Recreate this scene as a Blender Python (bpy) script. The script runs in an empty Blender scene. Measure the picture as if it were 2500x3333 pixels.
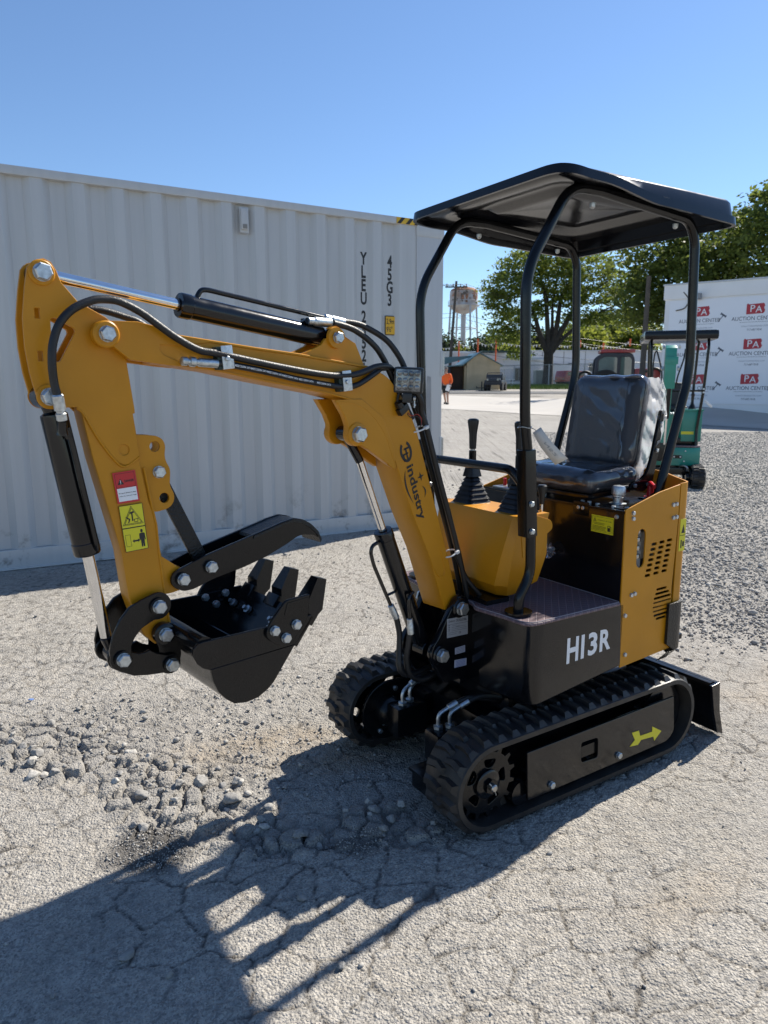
import bpy, bmesh, math, random
import numpy as np
from mathutils import Vector, Matrix, Euler
random.seed(7); RNG = np.random.default_rng(11)
SC = bpy.context.scene
COL = SC.collection
R = math.radians
PI = math.pi

# ------------------------------------------------------------------ materials
def _nodes(name):
    m = bpy.data.materials.new(name); m.use_nodes = True
    nt = m.node_tree; b = nt.nodes['Principled BSDF']
    return m, nt, b

def mat(name, col, rough=.5, metal=0., var=.12, scale=6., bump=0., bscale=60., coat=0., spec=.5, col2=None, rvar=.0):
    m, nt, b = _nodes(name)
    N, L = nt.nodes, nt.links
    tc = N.new('ShaderNodeTexCoord')
    no = N.new('ShaderNodeTexNoise'); no.inputs['Scale'].default_value = scale; no.inputs['Detail'].default_value = 6
    L.new(tc.outputs['Object'], no.inputs['Vector'])
    mx = N.new('ShaderNodeMix'); mx.data_type = 'RGBA'
    c = col; d = col2 if col2 else tuple(x * (1 - var) for x in col)
    mx.inputs[6].default_value = (*c, 1); mx.inputs[7].default_value = (*d, 1)
    ra = N.new('ShaderNodeMapRange'); ra.inputs[1].default_value = .35; ra.inputs[2].default_value = .7
    L.new(no.outputs['Fac'], ra.inputs[0]); L.new(ra.outputs[0], mx.inputs[0])
    L.new(mx.outputs[2], b.inputs['Base Color'])
    b.inputs['Roughness'].default_value = rough; b.inputs['Metallic'].default_value = metal
    b.inputs['Specular IOR Level'].default_value = spec
    if coat: b.inputs['Coat Weight'].default_value = coat; b.inputs['Coat Roughness'].default_value = .12
    if rvar:
        r2 = N.new('ShaderNodeMapRange'); r2.inputs[1].default_value = .3; r2.inputs[2].default_value = .75
        r2.inputs[3].default_value = rough; r2.inputs[4].default_value = min(1, rough + rvar)
        n2 = N.new('ShaderNodeTexNoise'); n2.inputs['Scale'].default_value = scale * 2.7; n2.inputs['Detail'].default_value = 8
        L.new(tc.outputs['Object'], n2.inputs['Vector']); L.new(n2.outputs['Fac'], r2.inputs[0]); L.new(r2.outputs[0], b.inputs['Roughness'])
    if bump:
        n3 = N.new('ShaderNodeTexNoise'); n3.inputs['Scale'].default_value = bscale; n3.inputs['Detail'].default_value = 4
        L.new(tc.outputs['Object'], n3.inputs['Vector'])
        bp = N.new('ShaderNodeBump'); bp.inputs['Strength'].default_value = bump; bp.inputs['Distance'].default_value = .004
        L.new(n3.outputs['Fac'], bp.inputs['Height']); L.new(bp.outputs[0], b.inputs['Normal'])
    return m

M = {}
M['orange'] = mat('orange_paint', (.56, .235, .006), .34, var=.14, scale=5, bump=.07, bscale=90, coat=.0, rvar=.15, spec=.34)
M['black'] = mat('black_gloss_paint', (.005, .0055, .007), .10, var=.3, scale=9, bump=.015, bscale=70, rvar=.12, spec=.5)
M['frameblack'] = mat('black_frame_paint', (.005, .0055, .0065), .15, var=.3, scale=12, bump=.03, bscale=160, rvar=.10, spec=.36)
M['satin'] = mat('black_textured_paint', (.007, .0075, .008), .30, var=.3, scale=12, bump=.9, bscale=170, spec=.4)
M['rubber'] = mat('track_rubber', (.010, .010, .0105), .36, var=.45, scale=9, bump=.2, bscale=220, rvar=.3, col2=(.034, .031, .028), spec=.45)
M['hose'] = mat('hose_rubber', (.010, .010, .011), .45, var=.3, scale=40, bump=.3, bscale=300)
M['chrome'] = mat('chrome_rod', (.78, .78, .78), .12, 1., var=.08, scale=30)
M['zinc'] = mat('zinc_plated_bolt', (.60, .64, .66), .33, 1., var=.30, scale=120, bump=.15, bscale=500, rvar=.2)
M['steel'] = mat('bare_steel', (.48, .48, .47), .35, 1., var=.3, scale=60)
M['white'] = mat('white_lettering', (.78, .79, .80), .4, var=.05)
M['ink'] = mat('black_ink', (.015, .015, .015), .5)
M['red'] = mat('red_label', (.55, .02, .025), .35, var=.08)
M['yellow'] = mat('yellow_label', (.70, .62, .02), .35, var=.06)
M['silver'] = mat('silver_plate', (.42, .42, .43), .4, .2, var=.06)
M['lilac'] = mat('pale_sticker', (.45, .46, .55), .5, var=.1, scale=90)
M['seat'] = mat('seat_vinyl', (.030, .032, .040), .5, var=.2, bump=.3, bscale=220)
M['mat'] = mat('quilted_mat', (.16, .115, .13), .75, var=.15, scale=30)
M['nylon'] = mat('white_nylon', (.75, .75, .73), .5)
M['redplastic'] = mat('red_plastic', (.62, .02, .03), .3)
M['blackplastic'] = mat('black_plastic', (.009, .009, .0095), .38, bump=.1, bscale=200)
M['lens'] = mat('lamp_lens', (.26, .27, .28), .12, .55, var=.75, scale=45, bump=.5, bscale=40)
M['wire'] = mat('red_wire', (.35, .03, .02), .5)
M['greasy'] = mat('engine_grey', (.10, .10, .10), .5, .3, var=.5, scale=20)
M['paper'] = mat('manila_paper', (.62, .58, .52), .8, var=.06, scale=20)
M['green'] = mat('green_paint', (.012, .23, .17), .35, var=.1, coat=.3)

def mat_seatwrap():
    m, nt, b = _nodes('clear_plastic_film'); N, L = nt.nodes, nt.links
    out = nt.nodes['Material Output']
    tr = N.new('ShaderNodeBsdfTransparent')
    gl = N.new('ShaderNodeBsdfGlossy'); gl.inputs['Color'].default_value = (.95, .96, 1, 1); gl.inputs['Roughness'].default_value = .09
    tc = N.new('ShaderNodeTexCoord'); mp = N.new('ShaderNodeMapping'); mp.inputs['Scale'].default_value = (1, 1.6, .55)
    mp.inputs['Rotation'].default_value = (.5, .2, .3)
    no = N.new('ShaderNodeTexNoise'); no.noise_type = 'RIDGED_MULTIFRACTAL'; no.inputs['Scale'].default_value = 8; no.inputs['Detail'].default_value = 4; no.inputs['Distortion'].default_value = .8
    L.new(tc.outputs['Object'], mp.inputs[0]); L.new(mp.outputs[0], no.inputs['Vector'])
    bp = N.new('ShaderNodeBump'); bp.inputs['Strength'].default_value = .4; bp.inputs['Distance'].default_value = .007
    L.new(no.outputs['Fac'], bp.inputs['Height']); L.new(bp.outputs[0], gl.inputs['Normal'])
    fr = N.new('ShaderNodeFresnel'); fr.inputs[0].default_value = 1.5; L.new(bp.outputs[0], fr.inputs['Normal'])
    mr = N.new('ShaderNodeMapRange'); mr.inputs[3].default_value = .03; mr.inputs[4].default_value = 1.0
    L.new(fr.outputs[0], mr.inputs[0])
    df = N.new('ShaderNodeBsdfDiffuse'); df.inputs[0].default_value = (.7, .73, .78, 1); ms = N.new('ShaderNodeMixShader'); ms.inputs[0].default_value = .035; L.new(tr.outputs[0], ms.inputs[1]); L.new(df.outputs[0], ms.inputs[2])
    mix = N.new('ShaderNodeMixShader'); L.new(mr.outputs[0], mix.inputs[0]); L.new(ms.outputs[0], mix.inputs[1]); L.new(gl.outputs[0], mix.inputs[2])
    L.new(mix.outputs[0], out.inputs[0]); return m
M['film'] = mat_seatwrap()
def mat_flap():
    m, nt, b = _nodes('crumpled_plastic_flap'); N, L = nt.nodes, nt.links; out = N['Material Output']
    tr = N.new('ShaderNodeBsdfTransparent'); tl = N.new('ShaderNodeBsdfTranslucent'); tl.inputs[0].default_value = (.85, .87, .9, 1); b.inputs['Base Color'].default_value = (.75, .77, .8, 1); b.inputs['Roughness'].default_value = .15
    s1 = N.new('ShaderNodeMixShader'); s1.inputs[0].default_value = .5; L.new(tl.outputs[0], s1.inputs[1]); L.new(b.outputs[0], s1.inputs[2])
    s2 = N.new('ShaderNodeMixShader'); s2.inputs[0].default_value = .55; L.new(tr.outputs[0], s2.inputs[1]); L.new(s1.outputs[0], s2.inputs[2]); L.new(s2.outputs[0], out.inputs[0]); return m
M['flap'] = mat_flap()

def mat_quilt():
    m, nt, b = _nodes('quilted_floor_mat'); N, L = nt.nodes, nt.links
    tc = N.new('ShaderNodeTexCoord'); mp = N.new('ShaderNodeMapping'); mp.inputs['Rotation'].default_value = (0, 0, R(45))
    L.new(tc.outputs['Object'], mp.inputs[0])
    sx = N.new('ShaderNodeSeparateXYZ'); L.new(mp.outputs[0], sx.inputs[0])
    outs = []
    for a in (0, 1):
        mu = N.new('ShaderNodeMath'); mu.operation = 'MULTIPLY'; mu.inputs[1].default_value = 1 / .024; L.new(sx.outputs[a], mu.inputs[0])
        fr = N.new('ShaderNodeMath'); fr.operation = 'PINGPONG'; fr.inputs[1].default_value = .5; L.new(mu.outputs[0], fr.inputs[0])
        outs.append(fr)
    mn = N.new('ShaderNodeMath'); mn.operation = 'MINIMUM'; L.new(outs[0].outputs[0], mn.inputs[0]); L.new(outs[1].outputs[0], mn.inputs[1])
    mr = N.new('ShaderNodeMapRange'); mr.inputs[1].default_value = .02; mr.inputs[2].default_value = .12; L.new(mn.outputs[0], mr.inputs[0])
    mx = N.new('ShaderNodeMix'); mx.data_type = 'RGBA'; mx.inputs[6].default_value = (.21, .15, .16, 1); mx.inputs[7].default_value = (.135, .09, .10, 1)
    L.new(mr.outputs[0], mx.inputs[0]); L.new(mx.outputs[2], b.inputs['Base Color']); b.inputs['Roughness'].default_value = .55
    bp = N.new('ShaderNodeBump'); bp.inputs['Strength'].default_value = .6; bp.inputs['Distance'].default_value = .003
    L.new(mr.outputs[0], bp.inputs['Height']); L.new(bp.outputs[0], b.inputs['Normal'])
    return m
M['mat'] = mat_quilt()

# ------------------------------------------------------------------ geometry collector
_tmp_cache = {}
class MB:
    def __init__(s): s.v = []; s.f = []; s.m = []; s.mats = []; s.marks = []
    def mark(s): s.marks.append((len(s.v), len(s.f))); return s
    def mi(s, m):
        if m not in s.mats: s.mats.append(m)
        return s.mats.index(m)
    def add(s, vs, fs, m, X=None):
        k = s.mi(m); o = len(s.v)
        if X is not None: vs = [X @ Vector(v) for v in vs]
        s.v += [tuple(v) for v in vs]; s.f += [tuple(i + o for i in f) for f in fs]; s.m += [k] * len(fs)
        return s
    def box(s, c, d, m, X=None, bev=0.):
        x, y, z = (q / 2 for q in d)
        bm = bmesh.new(); bmesh.ops.create_cube(bm, size=1)
        for v in bm.verts: v.co = Vector((v.co.x * d[0], v.co.y * d[1], v.co.z * d[2]))
        if bev: bmesh.ops.bevel(bm, geom=bm.edges[:], offset=bev, segments=2, profile=.7, affect='EDGES')
        bm.verts.index_update()
        vs = [v.co + Vector(c) for v in bm.verts]; fs = [[v.index for v in f.verts] for f in bm.faces]; bm.free()
        return s.add(vs, fs, m, X)
    def tube(s, pts, r, m, n=12, cap=True, X=None):
        pts = [Vector(p) for p in pts]; k = len(pts)
        rs = r if isinstance(r, (list, tuple)) else [r] * k
        T = []
        for i in range(k):
            a = pts[max(i - 1, 0)]; b = pts[min(i + 1, k - 1)]; t = (b - a)
            if t.length < 1e-9: t = Vector((0, 0, 1))
            T.append(t.normalized())
        ref = Vector((0, 0, 1)) if abs(T[0].z) < .9 else Vector((1, 0, 0))
        nrm = (ref - T[0] * ref.dot(T[0])).normalized()
        vs = []; fs = []
        for i in range(k):
            if i:
                q = T[i - 1].rotation_difference(T[i]); nrm = q @ nrm; nrm = (nrm - T[i] * nrm.dot(T[i])).normalized()
            bi = T[i].cross(nrm)
            for j in range(n):
                a = 2 * PI * j / n; vs.append(pts[i] + (nrm * math.cos(a) + bi * math.sin(a)) * rs[i])
        for i in range(k - 1):
            for j in range(n):
                a = i * n + j; b = i * n + (j + 1) % n; fs.append((a, b, b + n, a + n))
        if cap: fs.append(tuple(range(n))[::-1]); fs.append(tuple(range((k - 1) * n, k * n)))
        return s.add(vs, fs, m, X)
    def lathe(s, p, axis, prof, m, n=24, X=None, ph=0.):
        p = Vector(p); ax = Vector(axis).normalized()
        ref = Vector((0, 0, 1)) if abs(ax.z) < .9 else Vector((1, 0, 0))
        a1 = (ref - ax * ref.dot(ax)).normalized(); a2 = ax.cross(a1)
        vs = []; fs = []
        for r, t in prof:
            for j in range(n):
                a = 2 * PI * j / n + ph; vs.append(p + ax * t + (a1 * math.cos(a) + a2 * math.sin(a)) * max(r, 1e-5))
        for i in range(len(prof) - 1):
            for j in range(n):
                a = i * n + j; b = i * n + (j + 1) % n; fs.append((a, b, b + n, a + n))
        fs.append(tuple(range(n))[::-1]); fs.append(tuple(range((len(prof) - 1) * n, len(prof) * n)))
        return s.add(vs, fs, m, X)
    def cyl(s, a, b, r, m, n=20, bev=.0, X=None):
        a = Vector(a); b = Vector(b); L = (b - a).length; bev = min(bev, r * .5, L * .4)
        pr = [(r - bev, 0), (r, bev), (r, L - bev), (r - bev, L)] if bev else [(r, 0), (r, L)]
        return s.lathe(a, b - a, pr, m, n, X)
    def bolt(s, p, axis, af, m=None, washer=True, X=None, ph=.3):
        s.mark(); m = m or M['zinc']; r = af / math.sqrt(3); h = af * .5
        if washer: s.lathe(p, axis, [(r * .98, 0), (r * 1.0, af * .06)], m, 18, X)
        s.lathe(p, axis, [(r * .98, af * .06), (r, h * .82), (r * .84, h)], m, 6, X, ph)
        return s
    def plate(s, outline, v0, v1, m, holes=(), bev=.0015, X=None, axis='y'):
        """outline in the (u,z) plane, thickness from v0 to v1 along the third axis; holes are outlines too"""
        vs, fs = fill2d(outline, holes, abs(v1 - v0), bev); vc = (v0 + v1) / 2
        if axis == 'y': q = [(a, vc + c, b) for a, b, c in vs]
        elif axis == 'x': q = [(vc + c, a, b) for a, b, c in vs]
        else: q = [(a, b, vc + c) for a, b, c in vs]
        return s.add(q, fs, m, X)
    def text(s, body, T, m, size=.1, ext=0., off=0.):
        vs, fs = text2d(body, ext, off)
        return s.add([T @ Vector((x * size, y * size, z)) for x, y, z in vs], fs, m)
    def build(s, name, parent=None, X=None, smooth=35, kind=None, recalc=True):
        if 'bolt' in name and len(s.marks) > 1:      # every bolt is an object of its own
            o = None; mk = s.marks + [(len(s.v), len(s.f))]
            for (v0, f0), (v1, f1) in zip(mk, mk[1:]):
                q = MB(); q.v = s.v[v0:v1]; q.f = [tuple(i - v0 for i in f) for f in s.f[f0:f1]]; q.m = s.m[f0:f1]; q.mats = s.mats; o = q.build(name, parent, X, smooth, kind, recalc)
            return o
        me = bpy.data.meshes.new(name); me.from_pydata(s.v, [], s.f)
        for mm in s.mats: me.materials.append(mm)
        if len(s.mats) > 1: me.polygons.foreach_set('material_index', s.m)
        if recalc:
            bm = bmesh.new(); bm.from_mesh(me); bmesh.ops.recalc_face_normals(bm, faces=bm.faces); bm.to_mesh(me); bm.free()
        if smooth:
            me.polygons.foreach_set('use_smooth', [True] * len(me.polygons)); me.set_sharp_from_angle(angle=R(smooth))
        o = bpy.data.objects.new(name, me); COL.objects.link(o)
        if parent: o.parent = parent
        if X is not None: o.matrix_local = X
        if kind: o['kind'] = kind
        return o

def fill2d(outline, holes=(), t=.01, bev=.0015, res=1):
    cu = bpy.data.curves.new('t', 'CURVE'); cu.dimensions = '2D'; cu.fill_mode = 'BOTH'
    bev = min(bev, t * .45)
    cu.extrude = max(t / 2 - bev, 0); cu.bevel_depth = bev; cu.bevel_resolution = res
    cu.offset = -bev
    for pl in [outline] + list(holes):
        sp = cu.splines.new('POLY'); sp.points.add(len(pl) - 1)
        for p, q in zip(sp.points, pl): p.co = (q[0], q[1], 0, 1)
        sp.use_cyclic_u = True
    return _curve_mesh(cu)
def _curve_mesh(cu):
    o = bpy.data.objects.new('t', cu); me = bpy.data.meshes.new_from_object(o)
    vs = [tuple(v.co) for v in me.vertices]; fs = [tuple(p.vertices) for p in me.polygons]
    bpy.data.objects.remove(o); bpy.data.meshes.remove(me); bpy.data.curves.remove(cu)
    return vs, fs
def text2d(body, ext=0., off=0.):
    k = (body, ext, off)
    if k not in _tmp_cache:
        cu = bpy.data.curves.new('t', 'FONT'); cu.body = body; cu.extrude = ext; cu.offset = off; cu.resolution_u = 3; cu.fill_mode = 'BOTH' if ext else 'FRONT'
        _tmp_cache[k] = _curve_mesh(cu)
    return _tmp_cache[k]

def fillet(pts, rad, n=5, closed=True):
    """round the corners of a polyline (2-D or 3-D)"""
    P = [Vector(p) for p in pts]; k = len(P); out = []
    rs = rad if isinstance(rad, (list, tuple)) else [rad] * k
    for i in range(k):
        if not closed and i in (0, k - 1): out.append(P[i]); continue
        a, b, c = P[i - 1], P[i], P[(i + 1) % k]; r = rs[i]
        u = a - b; w = c - b
        if r <= 0 or u.length < 1e-6 or w.length < 1e-6: out.append(b); continue
        d = min(r, u.length * .49, w.length * .49); u = u.normalized() * d; w = w.normalized() * d
        for j in range(n + 1):
            t = j / n; out.append(b + u * (1 - t) ** 2 + w * t ** 2)
    return [tuple(p) for p in out]
def circ(c, r, n=20): return [(c[0] + r * math.cos(2 * PI * i / n), c[1] + r * math.sin(2 * PI * i / n)) for i in range(n)]
def hull(circles, n=28):
    pts = [p for c in circles for p in circ(c[:2], c[2], n)]
    pts = sorted(set(pts))
    def half(ps):
        h = []
        for p in ps:
            while len(h) > 1 and (h[-1][0] - h[-2][0]) * (p[1] - h[-2][1]) - (h[-1][1] - h[-2][1]) * (p[0] - h[-2][0]) <= 0: h.pop()
            h.append(p)
        return h
    a = half(pts); b = half(pts[::-1]); return a[:-1] + b[:-1]
def spline(pts, n=8, closed=False):
    P = [Vector(p) for p in pts]; k = len(P); out = []
    rng = range(k if closed else k - 1)
    for i in rng:
        a = P[(i - 1) % k] if closed or i else P[0]; b = P[i]; c = P[(i + 1) % k]; d = P[(i + 2) % k] if closed or i + 2 < k else P[-1]
        for j in range(n):
            t = j / n; out.append(.5 * ((2 * b) + (c - a) * t + (2 * a - 5 * b + 4 * c - d) * t * t + (3 * b - a - 3 * c + d) * t ** 3))
    if not closed: out.append(P[-1])
    return [tuple(p) for p in out]
def rrect(x0, y0, x1, y1, r, n=4): return fillet([(x0, y0), (x1, y0), (x1, y1), (x0, y1)], r, n)
def lift(p2, v): return [(a, v, b) for a, b in p2]

def empty(name, loc=(0, 0, 0), rz=0., label=None, cat=None, group=None):
    o = bpy.data.objects.new(name, None); o.empty_display_size = .1; COL.objects.link(o)
    o.location = loc; o.rotation_euler = (0, 0, rz)
    return tag(o, label, cat, group)
def tag(o, label=None, cat=None, group=None, kind=None):
    if label: o['label'] = label
    if cat: o['category'] = cat
    if group: o['group'] = group
    if kind: o['kind'] = kind
    return o

# ------------------------------------------------------------------ camera, sun and sky
cam = bpy.data.cameras.new('camera'); co = bpy.data.objects.new('camera', cam); COL.objects.link(co)
cam.sensor_fit = 'VERTICAL'; cam.sensor_height = 36; cam.sensor_width = 36; cam.lens = 2306 / 3333 * 36
cam.clip_start = .05; cam.clip_end = 3000
co.location = (0, 0, 1.36); co.rotation_euler = (R(90 - 10.0455), 0, 0)
cam.dof.use_dof = True; cam.dof.focus_distance = 2.15; cam.dof.aperture_fstop = 8
SC.camera = co
SUN = Vector((.747, .704, 1.0)).normalized()
EL = math.asin(SUN.z)
sl = bpy.data.lights.new('sun', 'SUN'); sl.energy = 5.0; sl.angle = R(.55); sl.color = (1, .94, .84)
so = bpy.data.objects.new('sun', sl); COL.objects.link(so); so.rotation_euler = SUN.to_track_quat('Z', 'Y').to_euler(); so.location = (10, 10, 20)
W = bpy.data.worlds.new('World'); SC.world = W; W.use_nodes = True
nt = W.node_tree; bg = nt.nodes['Background']
sk = nt.nodes.new('ShaderNodeTexSky'); sk.sky_type = 'NISHITA'; sk.sun_disc = False
sk.sun_elevation = EL; sk.sun_rotation = math.atan2(SUN.x, SUN.y); sk.altitude = 100; sk.air_density = 1.0; sk.dust_density = .1; sk.ozone_density = 6.0
nt.links.new(sk.outputs[0], bg.inputs[0]); bg.inputs[1].default_value = .098
SC.view_settings.view_transform = 'Standard'; SC.view_settings.look = 'None'; SC.view_settings.exposure = .68; SC.view_settings.gamma = 1
SC.cycles.use_denoising = True
try: SC.cycles.denoiser = 'OPENIMAGEDENOISE'
except Exception: pass
SC.cycles.max_bounces = 8; SC.cycles.transparent_max_bounces = 24
SC.cycles.sample_clamp_indirect = 8
# ================================================================== THE GROUND
def hsh(ix, iy, k):
    a = np.sin(ix * 127.1 + iy * 311.7 + k * 74.7) * 43758.5453
    return a - np.floor(a)
def sstep(a): a = np.clip(a, 0, 1); return a * a * (3 - 2 * a)
def vnoise(x, y, s, k=0):
    x = x / s; y = y / s; ix = np.floor(x); iy = np.floor(y); fx = sstep(x - ix); fy = sstep(y - iy)
    a = hsh(ix, iy, k); b = hsh(ix + 1, iy, k); c = hsh(ix, iy + 1, k); d = hsh(ix + 1, iy + 1, k)
    return (a * (1 - fx) + b * fx) * (1 - fy) + (c * (1 - fx) + d * fx) * fy
def fbm(x, y, s, k=0, o=3):
    r = 0; a = .5
    for i in range(o): r = r + a * vnoise(x + 17 * i, y - 9 * i, s / 2 ** i, k + i); a *= .5
    return r / .875
def voro(x, y, c, k=0, jit=.9):
    """distance to the nearest feature, gap to the second, random value of the nearest cell"""
    X = x / c; Y = y / c; ix = np.floor(X); iy = np.floor(Y)
    f1 = np.full(X.shape, 9.); f2 = np.full(X.shape, 9.); idv = np.zeros(X.shape)
    for a in (-1, 0, 1):
        for b in (-1, 0, 1):
            jx = ix + a; jy = iy + b
            px = jx + .5 + (hsh(jx, jy, k) - .5) * jit; py = jy + .5 + (hsh(jx, jy, k + 1) - .5) * jit
            d = np.hypot(px - X, py - Y); n = d < f1
            f2 = np.where(n, f1, np.minimum(f2, d)); idv = np.where(n, hsh(jx, jy, k + 2), idv); f1 = np.where(n, d, f1)
    return f1 * c, (f2 - f1) * c, idv
def terrain(x, y):
    z = np.interp(y, [0, 9.5, 18, 28, 35, 58, 75, 95, 150, 700], [0, 0, .22, .42, .49, 1.09, 1.42, 1.55, 1.9, 5])
    return z + .40 * sstep((x - 6) / 3) * sstep((y - 20.3) / 3.4) * (1 - sstep((y - 32) / 8))
def ell(x, y, cx, cy, rx, ry, rot=0., e=.45):
    c, s = math.cos(rot), math.sin(rot); u = ((x - cx) * c + (y - cy) * s) / rx; v = (-(x - cx) * s + (y - cy) * c) / ry
    return 1 - sstep((np.hypot(u, v) - (1 - e)) / e)
DK = [(-.68, 1.93), (-.15, 1.88)]
def zones(x, y):
    w = (fbm(x, y, .35, 90) - .5) * .30
    X = x + w; Y = y + w * .8
    rub = np.maximum.reduce([ell(X, Y, -1.25, 2.47, .66, .22, -.25, .3), ell(X, Y, -.75, 2.24, .40, .30, -.5, .3), ell(X, Y, -.42, 2.04, .36, .18, -.5, .3),
                             ell(X, Y, -.02, 1.98, .25, .13, -.3, .4)])
    small = np.maximum.reduce([ell(X, Y, -.75, 2.55, .95, .42, -.3, .5), ell(X, Y, -.35, 2.85, .9, .55, .3, .5) * .8])
    alli = np.maximum(ell(X, Y, -2.0, 3.4, 1.1, 1.3, .3, .5), ell(X, Y, -1.6, 4.6, 2.2, .8, .4, .5) * .8)
    dark = np.maximum(ell(X, Y, DK[0][0], DK[0][1], .17, .16, .3, .45), ell(X, Y, DK[1][0], DK[1][1], .11, .08, .2, .6) * .8)
    field = sstep((X - 1.2 - .15 * (Y - 3)) / .8) * sstep((Y - 3.1) / .9) * (1 - sstep((Y - 20) / 8))
    dirt = np.maximum(ell(X, Y, -.2, 2.55, .8, .25, .2, .6), ell(X, Y, .9, 1.75, .4, .12, .5, .9) * .4)
    dirt = np.maximum(dirt, ell(X, Y, 2.3, 3.2, 1.1, .35, .4, .7) * .7)
    return rub, small, alli, dark, field, dirt
def height(x, y):
    rub, small, alli, dark, field, dirt = zones(x, y)
    fade = 1 - sstep((y - 5.5) / 6)
    z = (fbm(x, y, .9, 3) - .5) * .020 + (fbm(x, y, .22, 5) - .5) * .006
    wx = (fbm(x, y, .10, 21) - .5) * .06; wy = (fbm(x, y, .10, 31) - .5) * .06
    wx = wx + (fbm(x, y, .03, 22) - .5) * .018; wy = wy + (fbm(x, y, .03, 32) - .5) * .018
    f1, g, i = voro(x + wx, y + wy, .150, 40)
    cr = np.exp(-(g / .0046) ** 2) * sstep((fbm(x, y, .7, 44) - .30) / .2)
    f1b, gb, ib = voro(x + wx * .6, y + wy * .6, .082, 50)
    cb = np.exp(-(gb / .0044) ** 2) * np.clip(.35 + alli, 0, 1) * sstep((fbm(x, y, .35, 45) - .45 + alli * .4) / .15)
    crack = np.clip(np.maximum(cr, cb), 0, 1) * (1 - rub) * (1 - field)
    z = z - .006 * crack + alli * (ib - .5) * .007
    # broken slabs
    f1c, gc, ic = voro(x + wx * .5, y + wy * .5, .066, 60, 1.); f1d, gd, idd = voro(x + wx * .4, y + wy * .4, .030, 70, 1.)
    chunk = np.where(ic > .30, sstep((gc - .003) / .008) * (.010 + .022 * ic) + (fbm(x, y, .05, 9) - .5) * .012, -.004 + sstep((gd - .002) / .008) * (.004 + .016 * idd))
    z = z + rub * (chunk - .014 + (fbm(x, y, .03, 8) - .5) * .006)
    f1e, ge, ie = voro(x, y, .021, 80, 1.)
    sm = np.clip(small + field * 1.0, 0, 1) * (1 - rub)
    z = z + sm * sstep(ge / .008) * (.002 + (ie ** 2) * .0095) * (ie > .2)
    # aggregate standing out of the worn binder
    f1f, gf, i_f = voro(x, y, .0165, 84, 1.)
    z = z + (1 - np.clip(sm + rub, 0, 1) * .6) * sstep(gf / .007) * (.0006 + .0042 * i_f * (i_f > .3)) + (fbm(x, y, .012, 12, 2) - .5) * .0040
    z = z + dark * (fbm(x, y, .016, 15, 2) - .5) * .010
    return terrain(x, y) + z * fade, crack, np.clip(rub * .9 + small * .5, 0, 1), dark, field, dirt

def grid_mesh(name, xs, ys, m, kind='structure', off=0., detail=True):
    X, Y = np.meshgrid(xs, ys); X = X.ravel(); Y = Y.ravel(); nx, ny = len(xs), len(ys)
    if detail: Z, cr, rb, dk, fi, di = height(X, Y)
    else: Z = terrain(X, Y) + off
    me = bpy.data.meshes.new(name); me.vertices.add(nx * ny)
    me.vertices.foreach_set('co', np.stack([X, Y, Z], 1).astype(np.float32).ravel())
    I = (np.arange(ny - 1)[:, None] * nx + np.arange(nx - 1)[None]).ravel()
    Q = np.stack([I, I + 1, I + 1 + nx, I + nx], 1).astype(np.int32); nf = len(Q)
    me.loops.add(nf * 4); me.loops.foreach_set('vertex_index', Q.ravel())
    me.polygons.add(nf); me.polygons.foreach_set('loop_start', np.arange(nf, dtype=np.int32) * 4)
    me.polygons.foreach_set('use_smooth', np.ones(nf, dtype=bool))
    me.update(); me.validate()
    if detail:
        for nm, a in (('crack', cr), ('rubble', rb), ('dark', dk), ('field', fi), ('dirt', di)):
            at = me.attributes.new(nm, 'FLOAT', 'POINT'); at.data.foreach_set('value', a.astype(np.float32))
    me.materials.append(m); o = bpy.data.objects.new(name, me); COL.objects.link(o)
    if kind: o['kind'] = kind
    return o

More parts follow.
